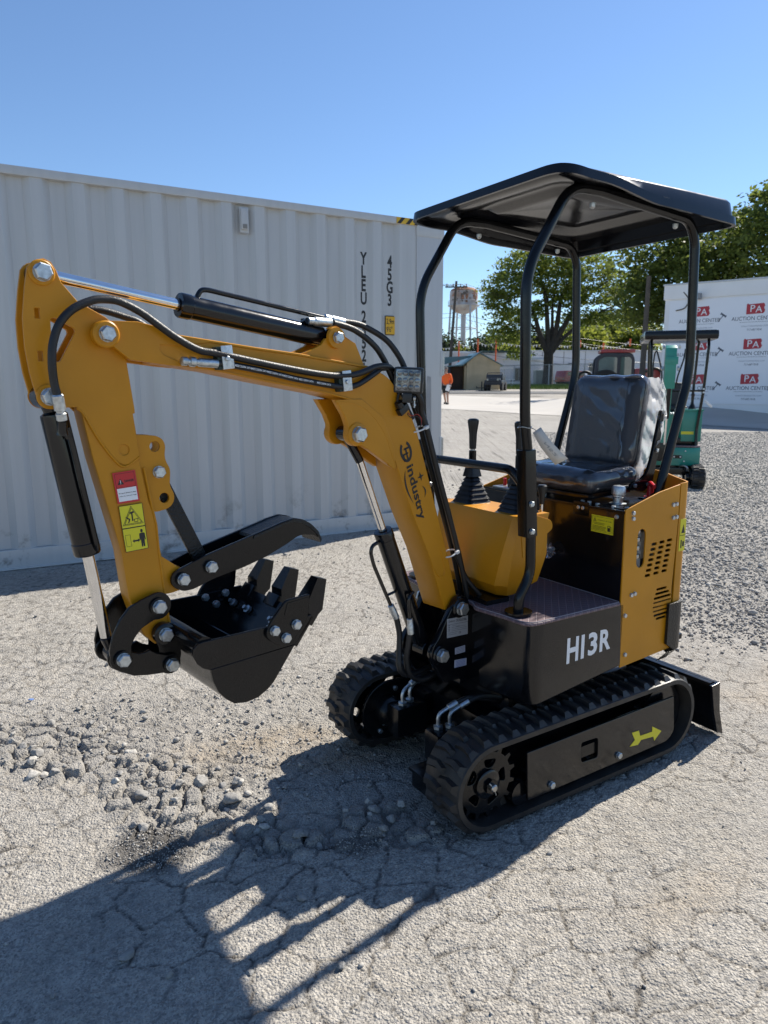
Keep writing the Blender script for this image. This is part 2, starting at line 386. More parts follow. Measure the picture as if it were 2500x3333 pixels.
def mat_ground():
    m, nt, b = _nodes('worn_asphalt_and_gravel'); N, L = nt.nodes, nt.links
    ge = N.new('ShaderNodeNewGeometry'); P = ge.outputs['Position']
    def noise(s, d=4, dist=0):
        n = N.new('ShaderNodeTexNoise'); n.inputs['Scale'].default_value = s; n.inputs['Detail'].default_value = d; n.inputs['Distortion'].default_value = dist
        L.new(P, n.inputs['Vector']); return n.outputs['Fac']
    def vor(s, out='Color'):
        n = N.new('ShaderNodeTexVoronoi'); n.inputs['Scale'].default_value = s; L.new(P, n.inputs['Vector']); return n.outputs[out]
    def rng(v, a, c, lo=0., hi=1.):
        n = N.new('ShaderNodeMapRange'); L.new(v, n.inputs[0])
        for i, q in zip((1, 2, 3, 4), (a, c, lo, hi)): n.inputs[i].default_value = q
        return n.outputs[0]
    def mix(f, a, c, blend='MIX'):
        n = N.new('ShaderNodeMix'); n.data_type = 'RGBA'; n.blend_type = blend
        for i, q in ((0, f), (6, a), (7, c)):
            if hasattr(q, 'links'): L.new(q, n.inputs[i])
            elif i: n.inputs[i].default_value = (*q, 1)
            else: n.inputs[i].default_value = q
        return n.outputs[2]
    def att(n):
        a = N.new('ShaderNodeAttribute'); a.attribute_name = n; return a.outputs['Fac']
    def mul(a, c):
        n = N.new('ShaderNodeMath'); n.operation = 'MULTIPLY'
        for i, q in enumerate((a, c)):
            if hasattr(q, 'links'): L.new(q, n.inputs[i])
            else: n.inputs[i].default_value = q
        return n.outputs[0]
    base = mix(rng(noise(1.1, 6), .35, .68), (.475, .440, .385), (.40, .375, .335))
    base = mix(rng(noise(6.5, 5), .45, .72), base, (.44, .40, .34))
    sep = N.new('ShaderNodeSeparateColor'); L.new(vor(170), sep.inputs[0]); spk = sep.outputs[0]
    base = mix(rng(spk, 0, 1, .0, .55), base, mix(rng(spk, .2, .9), (.66, .62, .555), (.19, .182, .172)))
    s2 = N.new('ShaderNodeSeparateColor'); L.new(vor(240), s2.inputs[0])
    base = mix(mul(rng(s2.outputs[1], .55, 1), .55), base, (.17, .165, .155))
    base = mix(mul(att('dirt'), rng(noise(3, 5), .3, .6, .3, .9)), base, (.40, .315, .215))
    base = mix(mul(att('rubble'), .7), base, mix(rng(noise(9, 4), .35, .65), (.335, .315, .285), (.23, .22, .205)))
    base = mix(mul(att('field'), .85), base, mix(spk, (.46, .43, .385), (.29, .28, .262)))
    base = mix(rng(noise(.55, 7, .6), .52, .70, 0, .5), base, (.26, .245, .22)); base = mix(mul(rng(noise(34, 3), .50, .62), .40), base, (.21, .20, .185)); base = mix(mul(rng(noise(14, 4), .54, .66), .30), base, (.50, .465, .41)); base = mix(mul(rng(noise(2.3, 6), .50, .68), .30), base, (.25, .235, .21))
    base = mix(mul(att('crack'), .85), base, (.085, .076, .066)); base = mix(rng(noise(120, 3), .60, .66, 0, .55), base, (.13, .122, .11))  # last mix paints the shade of small pits into the colour
    base = mix(mul(att('dark'), .80), base, (.062, .058, .055))
    L.new(base, b.inputs['Base Color']); b.inputs['Roughness'].default_value = .93; b.inputs['Specular IOR Level'].default_value = .18
    bp = N.new('ShaderNodeBump'); bp.inputs['Strength'].default_value = .85; bp.inputs['Distance'].default_value = .007
    ad = N.new('ShaderNodeMath'); L.new(noise(230, 5), ad.inputs[0]); L.new(mul(vor(130, 'Distance'), -.9), ad.inputs[1])
    L.new(ad.outputs[0], bp.inputs['Height']); L.new(bp.outputs[0], b.inputs['Normal'])
    return m
M['ground'] = mat_ground()
xs = np.concatenate([-np.geomspace(900, 4.2, 46), np.arange(-4.1, -2.0, .014), np.arange(-2.0, 2.6, .0078), np.arange(2.6, 6.0, .014), np.geomspace(6.05, 900, 46)])
rows = [.35]; s = .0062
while rows[-1] < 9.5:
    if rows[-1] > 2.9: s *= 1.0068
    rows.append(rows[-1] + s)
ys = np.concatenate([[-60, -20, -5, -1.5, 0], rows, np.geomspace(rows[-1] * 1.012, 900, 110)])
ground = grid_mesh('ground', xs, ys, M['ground'])

# loose stones, far too many to count
def ico(sub=1):
    bm = bmesh.new(); bmesh.ops.create_icosphere(bm, subdivisions=sub, radius=1); v = np.array([q.co[:] for q in bm.verts]); bm.verts.index_update()
    f = np.array([[q.index for q in p.verts] for p in bm.faces]); bm.free(); return v, f
def stone_shapes(n, sub):
    v, f = ico(sub); out = []
    for k in range(n):
        p = v.copy()
        for q in range(9):   # cut flat facets
            d = RNG.normal(size=3); d /= np.linalg.norm(d); h = RNG.uniform(.45, .85); t = p @ d; p = p - np.outer(np.maximum(t - h, 0), d)
        p *= np.array([1, RNG.uniform(.6, .95), RNG.uniform(.45, .75)]); p += RNG.normal(size=p.shape) * .03
        out.append(p)
    return out, f
def scatter(name, pts, size, m, sub=1, sink=.25):
    shp, f = stone_shapes(10, sub); nv = len(shp[0]); n = len(pts)
    zs = height(pts[:, 0], pts[:, 1])[0]
    V = np.zeros((n, nv, 3), np.float32); k = RNG.integers(0, 10, n); th = RNG.uniform(0, 2 * PI, n)
    for i in range(10):
        q = np.where(k == i)[0]
        if not len(q): continue
        c, s_ = np.cos(th[q])[:, None], np.sin(th[q])[:, None]; p = shp[i][None] * size[q][:, None, None]
        V[q, :, 0] = p[..., 0] * c - p[..., 1] * s_ + pts[q, 0:1]; V[q, :, 1] = p[..., 0] * s_ + p[..., 1] * c + pts[q, 1:2]
        V[q, :, 2] = p[..., 2] + (zs[q] + size[q] * .55 * (1 - 2 * sink))[:, None]
    F = (f[None] + (np.arange(n) * nv)[:, None, None]).reshape(-1, 3).astype(np.int32)
    me = bpy.data.meshes.new(name); me.vertices.add(n * nv); me.vertices.foreach_set('co', V.ravel())
    me.loops.add(F.size); me.loops.foreach_set('vertex_index', F.ravel()); me.polygons.add(len(F)); me.polygons.foreach_set('loop_start', np.arange(len(F), dtype=np.int32) * 3)
    at = me.attributes.new('tone', 'FLOAT', 'POINT'); at.data.foreach_set('value', np.repeat(RNG.uniform(0, 1, n), nv).astype(np.float32))
    me.update(); me.materials.append(m); o = bpy.data.objects.new(name, me); COL.objects.link(o); o['kind'] = 'stuff'; return o
def mat_stone():
    m, nt, b = _nodes('loose_stone'); N, L = nt.nodes, nt.links
    a = N.new('ShaderNodeAttribute'); a.attribute_name = 'tone'
    r = N.new('ShaderNodeValToRGB'); e = r.color_ramp.elements; e[0].color = (.27, .26, .245, 1); e[1].color = (.50, .475, .43, 1)
    x = e.new(.5); x.color = (.33, .315, .29, 1); L.new(a.outputs['Fac'], r.inputs[0])
    ge = N.new('ShaderNodeNewGeometry'); n = N.new('ShaderNodeTexNoise'); n.inputs['Scale'].default_value = 160; n.inputs['Detail'].default_value = 5; L.new(ge.outputs['Position'], n.inputs['Vector'])
    mx = N.new('ShaderNodeMix'); mx.data_type = 'RGBA'; mx.blend_type = 'MULTIPLY'; mx.inputs[0].default_value = .6
    L.new(r.outputs[0], mx.inputs[6]); rr = N.new('ShaderNodeMapRange'); rr.inputs[1].default_value = .3; rr.inputs[2].default_value = .7; rr.inputs[3].default_value = .45; rr.inputs[4].default_value = 1.25
    L.new(n.outputs['Fac'], rr.inputs[0]); L.new(rr.outputs[0], mx.inputs[7]); L.new(mx.outputs[2], b.inputs['Base Color'])
    bp = N.new('ShaderNodeBump'); bp.inputs['Strength'].default_value = .5; bp.inputs['Distance'].default_value = .003; L.new(n.outputs['Fac'], bp.inputs['Height']); L.new(bp.outputs[0], b.inputs['Normal'])
    b.inputs['Roughness'].default_value = .9; return m
M['stone'] = mat_stone()
def sample(n, x0, x1, y0, y1, f):
    p = np.stack([RNG.uniform(x0, x1, n), RNG.uniform(y0, y1, n)], 1); w = f(p[:, 0], p[:, 1]); return p[RNG.uniform(0, 1, n) < w]
A_ = sample(30000, -2.6, 1.2, 1.6, 4.2, lambda x, y: np.clip(zones(x, y)[0] * .12 + zones(x, y)[1] * .5, 0, 1))
B_ = sample(460000, .9, 10, 2.9, 18, lambda x, y: zones(x, y)[4] * np.clip(5 / y, .15, 1))
C_ = sample(2600, -4, 5, .9, 9, lambda x, y: .55 + 0 * x)
D_ = sample(9000, -.95, .05, 1.7, 2.2, lambda x, y: zones(x, y)[3])
E_ = sample(9000, -4, 3.2, 4.0, 12, lambda x, y: .3 * vnoise(x, y, .8, 3))
P_ = np.concatenate([A_, B_, C_, D_, E_])
S_ = np.concatenate([np.clip(RNG.lognormal(math.log(.0048), .5, len(A_)), .003, .03), np.clip(RNG.lognormal(math.log(.0078), .45, len(B_)), .005, .035),
                     np.clip(RNG.lognormal(math.log(.0042), .5, len(C_)), .002, .018), np.clip(RNG.lognormal(math.log(.0030), .3, len(D_)), .0015, .007),
                     np.clip(RNG.lognormal(math.log(.009), .45, len(E_)), .004, .035)])
print('stones', len(P_))
scatter('gravel', P_, S_, M['stone'], 1)
# larger lumps of broken asphalt in the potholed strip
G_ = sample(220, -1.9, .3, 1.9, 2.75, lambda x, y: zones(x, y)[0])
G_ = np.concatenate([G_, np.array([[2.2, 3.1], [2.05, 2.95], [2.4, 2.6], [2.55, 2.66], [2.7, 2.5], [1.9, 3.3]])])
scatter('rubble', G_, np.clip(RNG.lognormal(math.log(.017), .4, len(G_)), .010, .040), M['stone'], 3, .3)
for k, (x, y, r, lb) in enumerate([(-.62, 1.5, .020, 'oval grey stone lying in the roof shadow'), (-.50, 1.445, .012, 'small square stone chip right of the oval stone'),
                                 (-.22, 1.70, .016, 'angular stone in shadow beside the dark gravel patch'), (-.315, 1.455, .010, 'tiny round pebble at the shaded strip edge'),
                                 (-.10, 1.47, .012, 'pebble lying across the thin post shadow')]):
    v, f = ico(3); sh, ff = stone_shapes(1, 3); z = float(height(np.array([x]), np.array([y]))[0][0])
    o = MB().add([(p[0] * r, p[1] * r, p[2] * r) for p in sh[0]], [tuple(q) for q in ff], mat('stone_grey', (.30, .29, .27), .9, var=.35, scale=60, bump=.5, bscale=120) if k == 0 else bpy.data.materials['stone_grey']).build('stone')
    o.location = (x, y, z + r * .4); o.rotation_euler = (0, 0, .9 if k == 0 else k); o.scale = (1.4, .75, .8) if k == 0 else (1, 1, 1)
    tag(o, lb, 'stone', 'loose stones on the worn asphalt')
o = MB().add(*[(lambda s: ([(p[0], p[1], p[2]) for p in s[0]], [tuple(q) for q in s[1]]))((stone_shapes(1, 1)[0][0] * np.array([.022, .012, .008]), ico(1)[1]))][0], mat('blue_plastic', (.12, .22, .5), .35)).build('plastic_scrap')
o.location = (-1.543, 2.909, .012); o.rotation_euler = (0, .3, 1.3); tag(o, 'small scrap of blue plastic lying on the gravel', 'litter')

# concrete strip and painted tree shade in the distance, following the ground
def strip(name, poly_l, poly_r, m, off, n=40, mm=6, kind='structure'):
    mb = MB(); vs = []; fs = []
    for i in range(n + 1):
        t = i / n; a = Vector(poly_l[0]).lerp(Vector(poly_l[1]), t); c = Vector(poly_r[0]).lerp(Vector(poly_r[1]), t)
        for j in range(mm + 1):
            p = a.lerp(c, j / mm); vs.append((p.x, p.y, float(terrain(np.array(p.x), np.array(p.y))) + off))
    for i in range(n):
        for j in range(mm): q = i * (mm + 1) + j; fs.append((q, q + 1, q + mm + 2, q + mm + 1))
    return mb.add(vs, fs, m).build(name, kind=kind, recalc=False)
M['concrete'] = mat('pale_concrete', (.46, .43, .385), .85, var=.14, scale=.5, bump=.2, bscale=12)
M['asphalt'] = mat('painted_shade', (.085, .085, .085), .8, var=.25, scale=.6)  # dark tone of tree shade, put into the colour
strip('concrete_road', ((-6.5, 42.0), (17.5, 8.8)), ((2, 48), (28, 24)), M['concrete'], .012, 60, 16)
strip('painted_shade_strip', ((-14, 50.5), (40, 46.5)), ((-14, 55.5), (40, 51.5)), M['asphalt'], .03, 30, 4)  # dark sheet that paints the tree shade onto the far ground
def mat_grass():
    m = mat('grass_blades', (.10, .16, .025), .8, var=.5, scale=3, col2=(.20, .24, .05)); return m
M['grass'] = mat_grass()
def grass(name, x0, x1, y0, y1, n):
    x = RNG.uniform(x0, x1, n); y = RNG.uniform(y0, y1, n); z = terrain(x, y); h = RNG.uniform(.08, .28, n); a = RNG.uniform(0, PI, n); w = .05
    dx = np.cos(a) * w; dy = np.sin(a) * w; lx = RNG.normal(0, .06, n); ly = RNG.normal(0, .06, n)
    V = np.stack([np.stack([x - dx, y - dy, z], 1), np.stack([x + dx, y + dy, z], 1), np.stack([x + lx, y + ly, z + h], 1)], 1).reshape(-1, 3)
    MB().add([tuple(p) for p in V], [(3 * i, 3 * i + 1, 3 * i + 2) for i in range(n)], M['grass']).build(name, smooth=0, kind='stuff', recalc=False)
strip('lawn', ((9.2, 60), (30, 60)), ((9.2, 88), (34, 88)), mat('lawn_soil', (.07, .10, .022), .9, var=.4, scale=2), .02, 20, 8)
grass('grass', 9.3, 30, 60, 80, 16000)

# ================================================================== THE SHIPPING CONTAINER
C0 = Vector((.567, 7.063, 0)); CA = math.atan2(.48934, .87209)   # right hand bottom corner of its near side
CX = Matrix.Translation(C0) @ Matrix.Rotation(CA, 4, 'Z')          # local x runs along the wall (negative = towards the left), +y into the container
def mat_container():
    m, nt, b = _nodes('container_paint'); N, L = nt.nodes, nt.links
    tc = N.new('ShaderNodeTexCoord'); mp = N.new('ShaderNodeMapping'); mp.inputs['Scale'].default_value = (7, 7, .35); L.new(tc.outputs['Object'], mp.inputs[0])
    n = N.new('ShaderNodeTexNoise'); n.inputs['Scale'].default_value = 2; n.inputs['Detail'].default_value = 7; L.new(mp.outputs[0], n.inputs['Vector'])
    n2 = N.new('ShaderNodeTexNoise'); n2.inputs['Scale'].default_value = 3.5; n2.inputs['Detail'].default_value = 9; n2.inputs['Roughness'].default_value = .7; L.new(tc.outputs['Object'], n2.inputs['Vector'])
    mx = N.new('ShaderNodeMix'); mx.data_type = 'RGBA'; mx.inputs[6].default_value = (.50, .505, .50, 1); mx.inputs[7].default_value = (.46, .465, .46, 1)
    r = N.new('ShaderNodeMapRange'); r.inputs[1].default_value = .45; r.inputs[2].default_value = .75; L.new(n.outputs['Fac'], r.inputs[0]); L.new(r.outputs[0], mx.inputs[0])
    # scuffs low on the wall
    sp = N.new('ShaderNodeSeparateXYZ'); L.new(tc.outputs['Object'], sp.inputs[0])
    lo = N.new('ShaderNodeMapRange'); lo.inputs[1].default_value = .5; lo.inputs[2].default_value = .1; L.new(sp.outputs[2], lo.inputs[0])
    sc = N.new('ShaderNodeMapRange'); sc.inputs[1].default_value = .56; sc.inputs[2].default_value = .66; L.new(n2.outputs['Fac'], sc.inputs[0])
    mu = N.new('ShaderNodeMath'); mu.operation = 'MULTIPLY'; L.new(lo.outputs[0], mu.inputs[0]); L.new(sc.outputs[0], mu.inputs[1])
    m2 = N.new('ShaderNodeMix'); m2.data_type = 'RGBA'; m2.inputs[7].default_value = (.22, .215, .205, 1); L.new(mu.outputs[0], m2.inputs[0]); L.new(mx.outputs[2], m2.inputs[6])
    L.new(m2.outputs[2], b.inputs['Base Color']); b.inputs['Roughness'].default_value = .24
    return m
M['cont'] = mat_container()
ct = empty('shipping_container', C0, CA, 'pale grey corrugated shipping container standing behind the digger arm', 'container')
CL, CW, CH = 12.19, 2.44, 2.875
mb = MB(); prof = []; t_end = 3.94
x = .05 - (t_end - .58 - .277 * 10); k = 0   # recess centre nearest the right end
x = -(t_end - 3.365)
pts = [(-.30, 0.0)]
while x > -CL + .35:
    pts += [(x + .098, 0.), (x + .050, .042), (x - .050, .042), (x - .098, 0.)]; x -= .277
pts.append((-CL + .16, 0.))
z0, z1 = .15, 2.825
vs = [(a, b_ + .012, z) for z in (z0, z1) for a, b_ in pts]; n = len(pts)
mb.add(vs, [(i, i + 1, i + 1 + n, i + n) for i in range(n - 1)], M['cont']); mb.build('side_wall', ct, smooth=12, recalc=False)
mb = MB(); mb.box((-CL / 2, .03, 2.852), (CL - .3, .062, .06), M['cont'], bev=.006); mb.build('top_rail', ct)
mb = MB(); mb.box((-CL / 2, .028, .076), (CL - .3, .05, .148), M['cont'], bev=.004); mb.box((-CL / 2, .0, .008), (CL - .3, .04, .012), M['cont'], bev=.003); mb.build('bottom_rail', ct)
for xx in (-.15, -CL + .08):
    mb = MB(); mb.box((xx, .075, 1.43), (.30 if xx > -1 else .16, .15, 2.64), M['cont'], bev=.008)
    mb.box((xx, .08, 2.805), (.31 if xx > -1 else .17, .17, .14), M['cont'], bev=.01); mb.box((xx, .08, .06), (.31 if xx > -1 else .17, .17, .12), M['cont'], bev=.01); mb.build('corner_post', ct)
mb = MB(); mb.box((-CL / 2, CW / 2, CH - .03), (CL - .1, CW - .12, .02), M['cont']); mb.build('roof', ct)
mb = MB(); mb.box((-CL / 2, CW / 2 + .1, .10), (CL - .3, CW - .3, .06), M['cont']); mb.build('floor', ct)
mb = MB(); mb.box((-.02, CW / 2, 1.43), (.04, CW - .16, 2.6), M['cont']); mb.box((-CL + .03, CW / 2, 1.43), (.04, CW - .16, 2.6), M['cont']); mb.box((-CL / 2, CW - .02, 1.43), (CL - .3, .03, 2.6), M['cont']); mb.build('end_wall', ct)
mb = MB(); mb.box((-.006, .02, 1.58), (.03, .05, .24), M['cont'], bev=.004); mb.cyl((.014, .0, 1.47), (.014, .0, 1.69), .012, M['steel'])
mb.build('door_hinge', ct); MB().box((-.006, .02, .75), (.03, .05, .24), M['cont'], bev=.004).cyl((.014, .0, .64), (.014, .0, .86), .012, M['steel']).build('door_hinge', ct)
mb = MB(); mb.plate([(-.235, .12), (-.10, .12), (-.13, 1.45), (-.17, 1.46)], -.004, 0, mat('grey_patch', (.33, .335, .335), .6, var=.25, scale=5), bev=.001); mb.build('repair_patch', ct)
mb = MB(); xv = -(t_end - 1.986); mb.box((xv, .008, 2.705), (.062, .030, .165), M['cont'], bev=.010); mb.box((xv, .014, 2.70), (.076, .008, .20), M['cont'], bev=.003)
mb.box((xv, -.008, 2.648), (.036, .004, .034), mat('vent_gauze', (.26, .25, .23), .8), bev=.001); mb.build('vent', ct)
mb = MB(); xh = -(t_end - 3.48)
mb.box((xh + .07, -.0025, 2.852), (.26, .003, .055), mat('hazard_yellow', (.72, .44, .02), .45))
for k in range(3):
    a = xh - .035 + k * .09; mb.plate([(a - .02, 2.8255), (a + .018, 2.8255), (a + .066, 2.8785), (a + .028, 2.8785)], -.0062, -.0045, M['ink'], bev=.0)
mb.build('hazard_stripe', ct)
TX = lambda x, y, z: Matrix.Translation((x, y, z)) @ Matrix.Rotation(R(90), 4, 'X')
mb = MB(); zz = 2.505
def vtext(chars, xx, ztop, step, h):
    for i, c in enumerate(chars):
        if c == ' ': continue
        w = (max(v[0] for v in text2d(c)[0]) + min(v[0] for v in text2d(c)[0])) * h * 1.42 * .66
        mb.text(c, TX(xx - w / 2, .0525, ztop - h - i * step) @ Matrix.Diagonal((.66, 1, 1, 1)), M['ink'], h * 1.42, off=.032)
vtext('YLEU', -(t_end - 3.107), 2.553, .1165, .103); vtext('255211', -(t_end - 3.107), 2.553 - 4 * .1165 - .044, .1165, .103); mb.build('container_number', ct, smooth=0); mb = MB(); vtext('45G3', -(t_end - 3.379), 2.546, .1135, .103)
mb.build('size_code', ct, smooth=0)
mb = MB(); xx = -(t_end - 3.382)
mb.plate(rrect(xx - .055, 1.833, xx + .055, 2.01, .014), .0455, .0485, M['ink'], bev=.0004); mb.plate(rrect(xx - .050, 1.841, xx + .050, 2.002, .008), .0415, .0432, mat('sign_yellow', (.72, .40, .015), .45), bev=.0003)
for s_, zb in (('2,9m', 1.935), ("9'6\"", 1.862)): mb.text(s_, TX(xx - .043, .0405, zb) @ Matrix.Diagonal((.62, 1, 1, 1)), M['ink'], .068, off=.008)
mb.build('height_sign', ct, smooth=0)
# ================================================================== BACKGROUND
def ter(x, y): return float(terrain(np.array(float(x)), np.array(float(y))))
def mat_leaf(name, c1, c2, trans=.45):
    m, nt, b = _nodes(name); N, L = nt.nodes, nt.links; out = N['Material Output']
    a = N.new('ShaderNodeAttribute'); a.attribute_name = 'tone'
    mx = N.new('ShaderNodeMix'); mx.data_type = 'RGBA'; mx.inputs[6].default_value = (*c1, 1); mx.inputs[7].default_value = (*c2, 1); L.new(a.outputs['Fac'], mx.inputs[0])
    L.new(mx.outputs[2], b.inputs['Base Color']); b.inputs['Roughness'].default_value = .55; b.inputs['Specular IOR Level'].default_value = .25
    t = N.new('ShaderNodeBsdfTranslucent'); hs = N.new('ShaderNodeHueSaturation'); hs.inputs['Value'].default_value = 1.7; hs.inputs['Hue'].default_value = .48
    L.new(mx.outputs[2], hs.inputs['Color']); L.new(hs.outputs[0], t.inputs[0])
    s = N.new('ShaderNodeMixShader'); s.inputs[0].default_value = trans; L.new(b.outputs[0], s.inputs[1]); L.new(t.outputs[0], s.inputs[2]); L.new(s.outputs[0], out.inputs[0]); return m
M['leaf'] = mat_leaf('locust_leaves', (.052, .090, .016), (.17, .21, .036), .5)
M['leafd'] = mat_leaf('maple_leaves', (.032, .060, .014), (.135, .175, .035), .45)
M['leafy'] = mat_leaf('yellow_green_leaves', (.07, .11, .015), (.19, .22, .035), .5)  # yellower green than the other leaves
M['leafx'] = mat_leaf('distant_leaves', (.022, .042, .020), (.055, .080, .030), .3)
M['bark'] = mat('tree_bark', (.055, .043, .034), .9, var=.4, scale=4, bump=.6, bscale=14)

def tree(label, base, trunk_h, tr, blobs, nleaf, lsize, leafm, group, seed, flat=.75, limbs=None, per=26):
    g = np.random.default_rng(seed); bx, by = base; bz = ter(bx, by) - .1
    t = empty('tree', (bx, by, bz), 0, label, 'tree', group)
    w = np.array([b[3] * b[4] * b[5] for b in blobs]) ** (2 / 3); w /= w.sum()
    nc = max(6, nleaf // per); bi = g.choice(len(blobs), nc, p=w); B = np.array(blobs)[bi]
    d = g.normal(size=(nc, 3)); d /= np.linalg.norm(d, axis=1)[:, None]; rr = g.uniform(.35, 1.04, nc) ** .55
    C = B[:, :3] + d * rr[:, None] * B[:, 3:6]
    n = nc * per; ci = np.repeat(np.arange(nc), per); cs = np.repeat(g.uniform(.6, 1.5, nc), per)
    off = g.normal(size=(n, 3)) * np.array([1, 1, flat * .6]) * (lsize * 2.3) * cs[:, None]; off[:, 2] -= np.abs(off[:, 0] + off[:, 1]) * .15
    p = C[ci] + off
    u = g.normal(size=(n, 3)); u[:, 2] *= .6; u /= np.linalg.norm(u, axis=1)[:, None]; v = np.cross(u, g.normal(size=(n, 3))); v /= np.linalg.norm(v, axis=1)[:, None]
    s = lsize * g.uniform(.55, 1.25, n); a = u * s[:, None]; b_ = v * (s * .55)[:, None]
    V = np.stack([p - a, p - b_ * .9, p + a, p + b_ * .9], 1).reshape(-1, 3).astype(np.float32)
    me = bpy.data.meshes.new('crown'); me.vertices.add(4 * n); me.vertices.foreach_set('co', V.ravel()); me.loops.add(4 * n); me.loops.foreach_set('vertex_index', np.arange(4 * n, dtype=np.int32))
    me.polygons.add(n); me.polygons.foreach_set('loop_start', np.arange(n, dtype=np.int32) * 4)
    at = me.attributes.new('tone', 'FLOAT', 'POINT'); tone = np.clip(np.repeat(g.uniform(0, 1, nc), per) * .6 + g.uniform(0, .4, n), 0, 1); at.data.foreach_set('value', np.repeat(tone, 4).astype(np.float32))
    me.update(); me.materials.append(leafm); o = bpy.data.objects.new('crown', me); COL.objects.link(o); o.parent = t
    mb = MB(); mb.tube([(0, 0, 0), (0, 0, .3), (.02, 0, trunk_h * .5), (0, 0, trunk_h)], [tr * 1.55, tr * 1.15, tr, tr * .95], M['bark'], 12)
    forks = []
    lim = limbs or [(g.uniform(-1, 1) * .5 * abs(b[3]) + b[0], b[1], b[2], .5) for b in blobs[:6]]
    for k, (lx, ly, lz, lr) in enumerate(lim):
        e = Vector((lx, ly, lz)); s0 = Vector((0, 0, trunk_h * (.86 + .12 * (k % 2)))); mid = s0.lerp(e, .45) + Vector((0, 0, (e.z - s0.z) * .18))
        pts = spline([s0, s0.lerp(mid, .5) + Vector((g.normal() * .1, g.normal() * .1, .1)), mid, mid.lerp(e, .5) + Vector((g.normal() * .2, 0, .15)), e], 5); q = len(pts)
        mb.tube(pts, [tr * lr * (1 - .86 * i / (q - 1)) for i in range(q)], M['bark'], 8)
        forks += [(pts[i], tr * lr * (1 - .86 * i / (q - 1))) for i in range(q // 3, q)]
    F = np.array([f[0] for f in forks])
    for c in C[g.choice(nc, min(nc, 90), replace=False)]:
        j = int(np.argmin(np.linalg.norm(F - c, axis=1) + (F[:, 2] > c[2]) * 1.5)); s0 = Vector(forks[j][0]); e = Vector(c); r0 = min(forks[j][1] * .5, tr * .16)
        m_ = s0.lerp(e, .5) + Vector((0, 0, (e - s0).length * .10)); mb.tube([s0, s0.lerp(m_, .5) + Vector((0, 0, .05)), m_, m_.lerp(e, .6), e], [r0, r0 * .8, r0 * .6, r0 * .4, r0 * .2], M['bark'], 6)
    mb.build('trunk', t); return t

# the big locust in the middle of the yard edge
tree('big open-crowned shade tree behind the chain-link fence', (17.25, 76), 3.6, .52,
     [(-4.6, 0, 10.4, 2.6, 3, 1.3), (-3.6, 0, 7.4, 2.6, 3, 1.0), (-4.4, 1, 5.3, 1.8, 2, .8), (-2.6, 0, 12.4, 2.8, 3, 1.5), (0, 0, 13.4, 3.2, 3, 1.7), (0.6, 0, 10.6, 3.2, 3, 1.2), (3.4, 0, 12.2, 3.2, 3, 1.5),
      (4.6, 0, 9.4, 3, 3, 1.1), (7.0, 0, 10.6, 2.6, 3, 1.3), (7.6, 0, 7.2, 2.6, 2.5, .9), (3.2, 0, 7.2, 2.2, 2, .8), (-1.4, 1, 8.2, 1.9, 2, .9), (-5.4, 0, 8.8, 1.4, 2, .9), (-5.0, .5, 6.2, 1.2, 1.6, .6), (1.8, 0, 9.0, 2.2, 2, .9), (-3.2, 0, 3.4, 1.0, 1.2, .5)], 24000, .19, M['leaf'], 'trees round the yard', 5, .5,
     [(-3.8, 0, 10.2, .62), (-1.2, 0, 12.6, .62), (2.4, 0, 12.4, .66), (5.6, 0, 10.6, .72), (7.4, 0, 8.6, .5), (-3.2, .5, 7.4, .42), (.6, .5, 11.6, .45)], per=16)
# maples behind the auction building
for k, (lb, b, bl, n) in enumerate([
    ('tall dark leafy maple at the right edge, behind the white building', (21.6, 38.5), [(-1.5, 0, 7.8, 3.2, 3, 2.3), (1.8, 0, 8.2, 3.4, 3, 2.3), (0, 0, 5.6, 3.6, 3, 2.1), (-1.2, 0, 9.9, 1.7, 2, 1.3), (1.3, 0, 10.2, 1.5, 2, 1.3), (3.6, 0, 6.6, 2.6, 3, 2.2)], 21000),
    ('dark maple crown between the canopy rear post and the locust', (17.2, 42.5), [(0, 0, 6.6, 3.0, 3, 2.4), (-1.6, 0, 8.6, 2.4, 2, 2.0), (1.4, 0, 8.6, 2.6, 2.5, 2.0), (-2.4, 0, 5.6, 1.6, 2, 1.4), (2.6, 0, 5.4, 2, 2, 1.6)], 15000)]):
    tree(lb, b, 3.0, .30, bl, n, .17, M['leafd'], 'trees round the yard', 20 + k, .8, per=24)
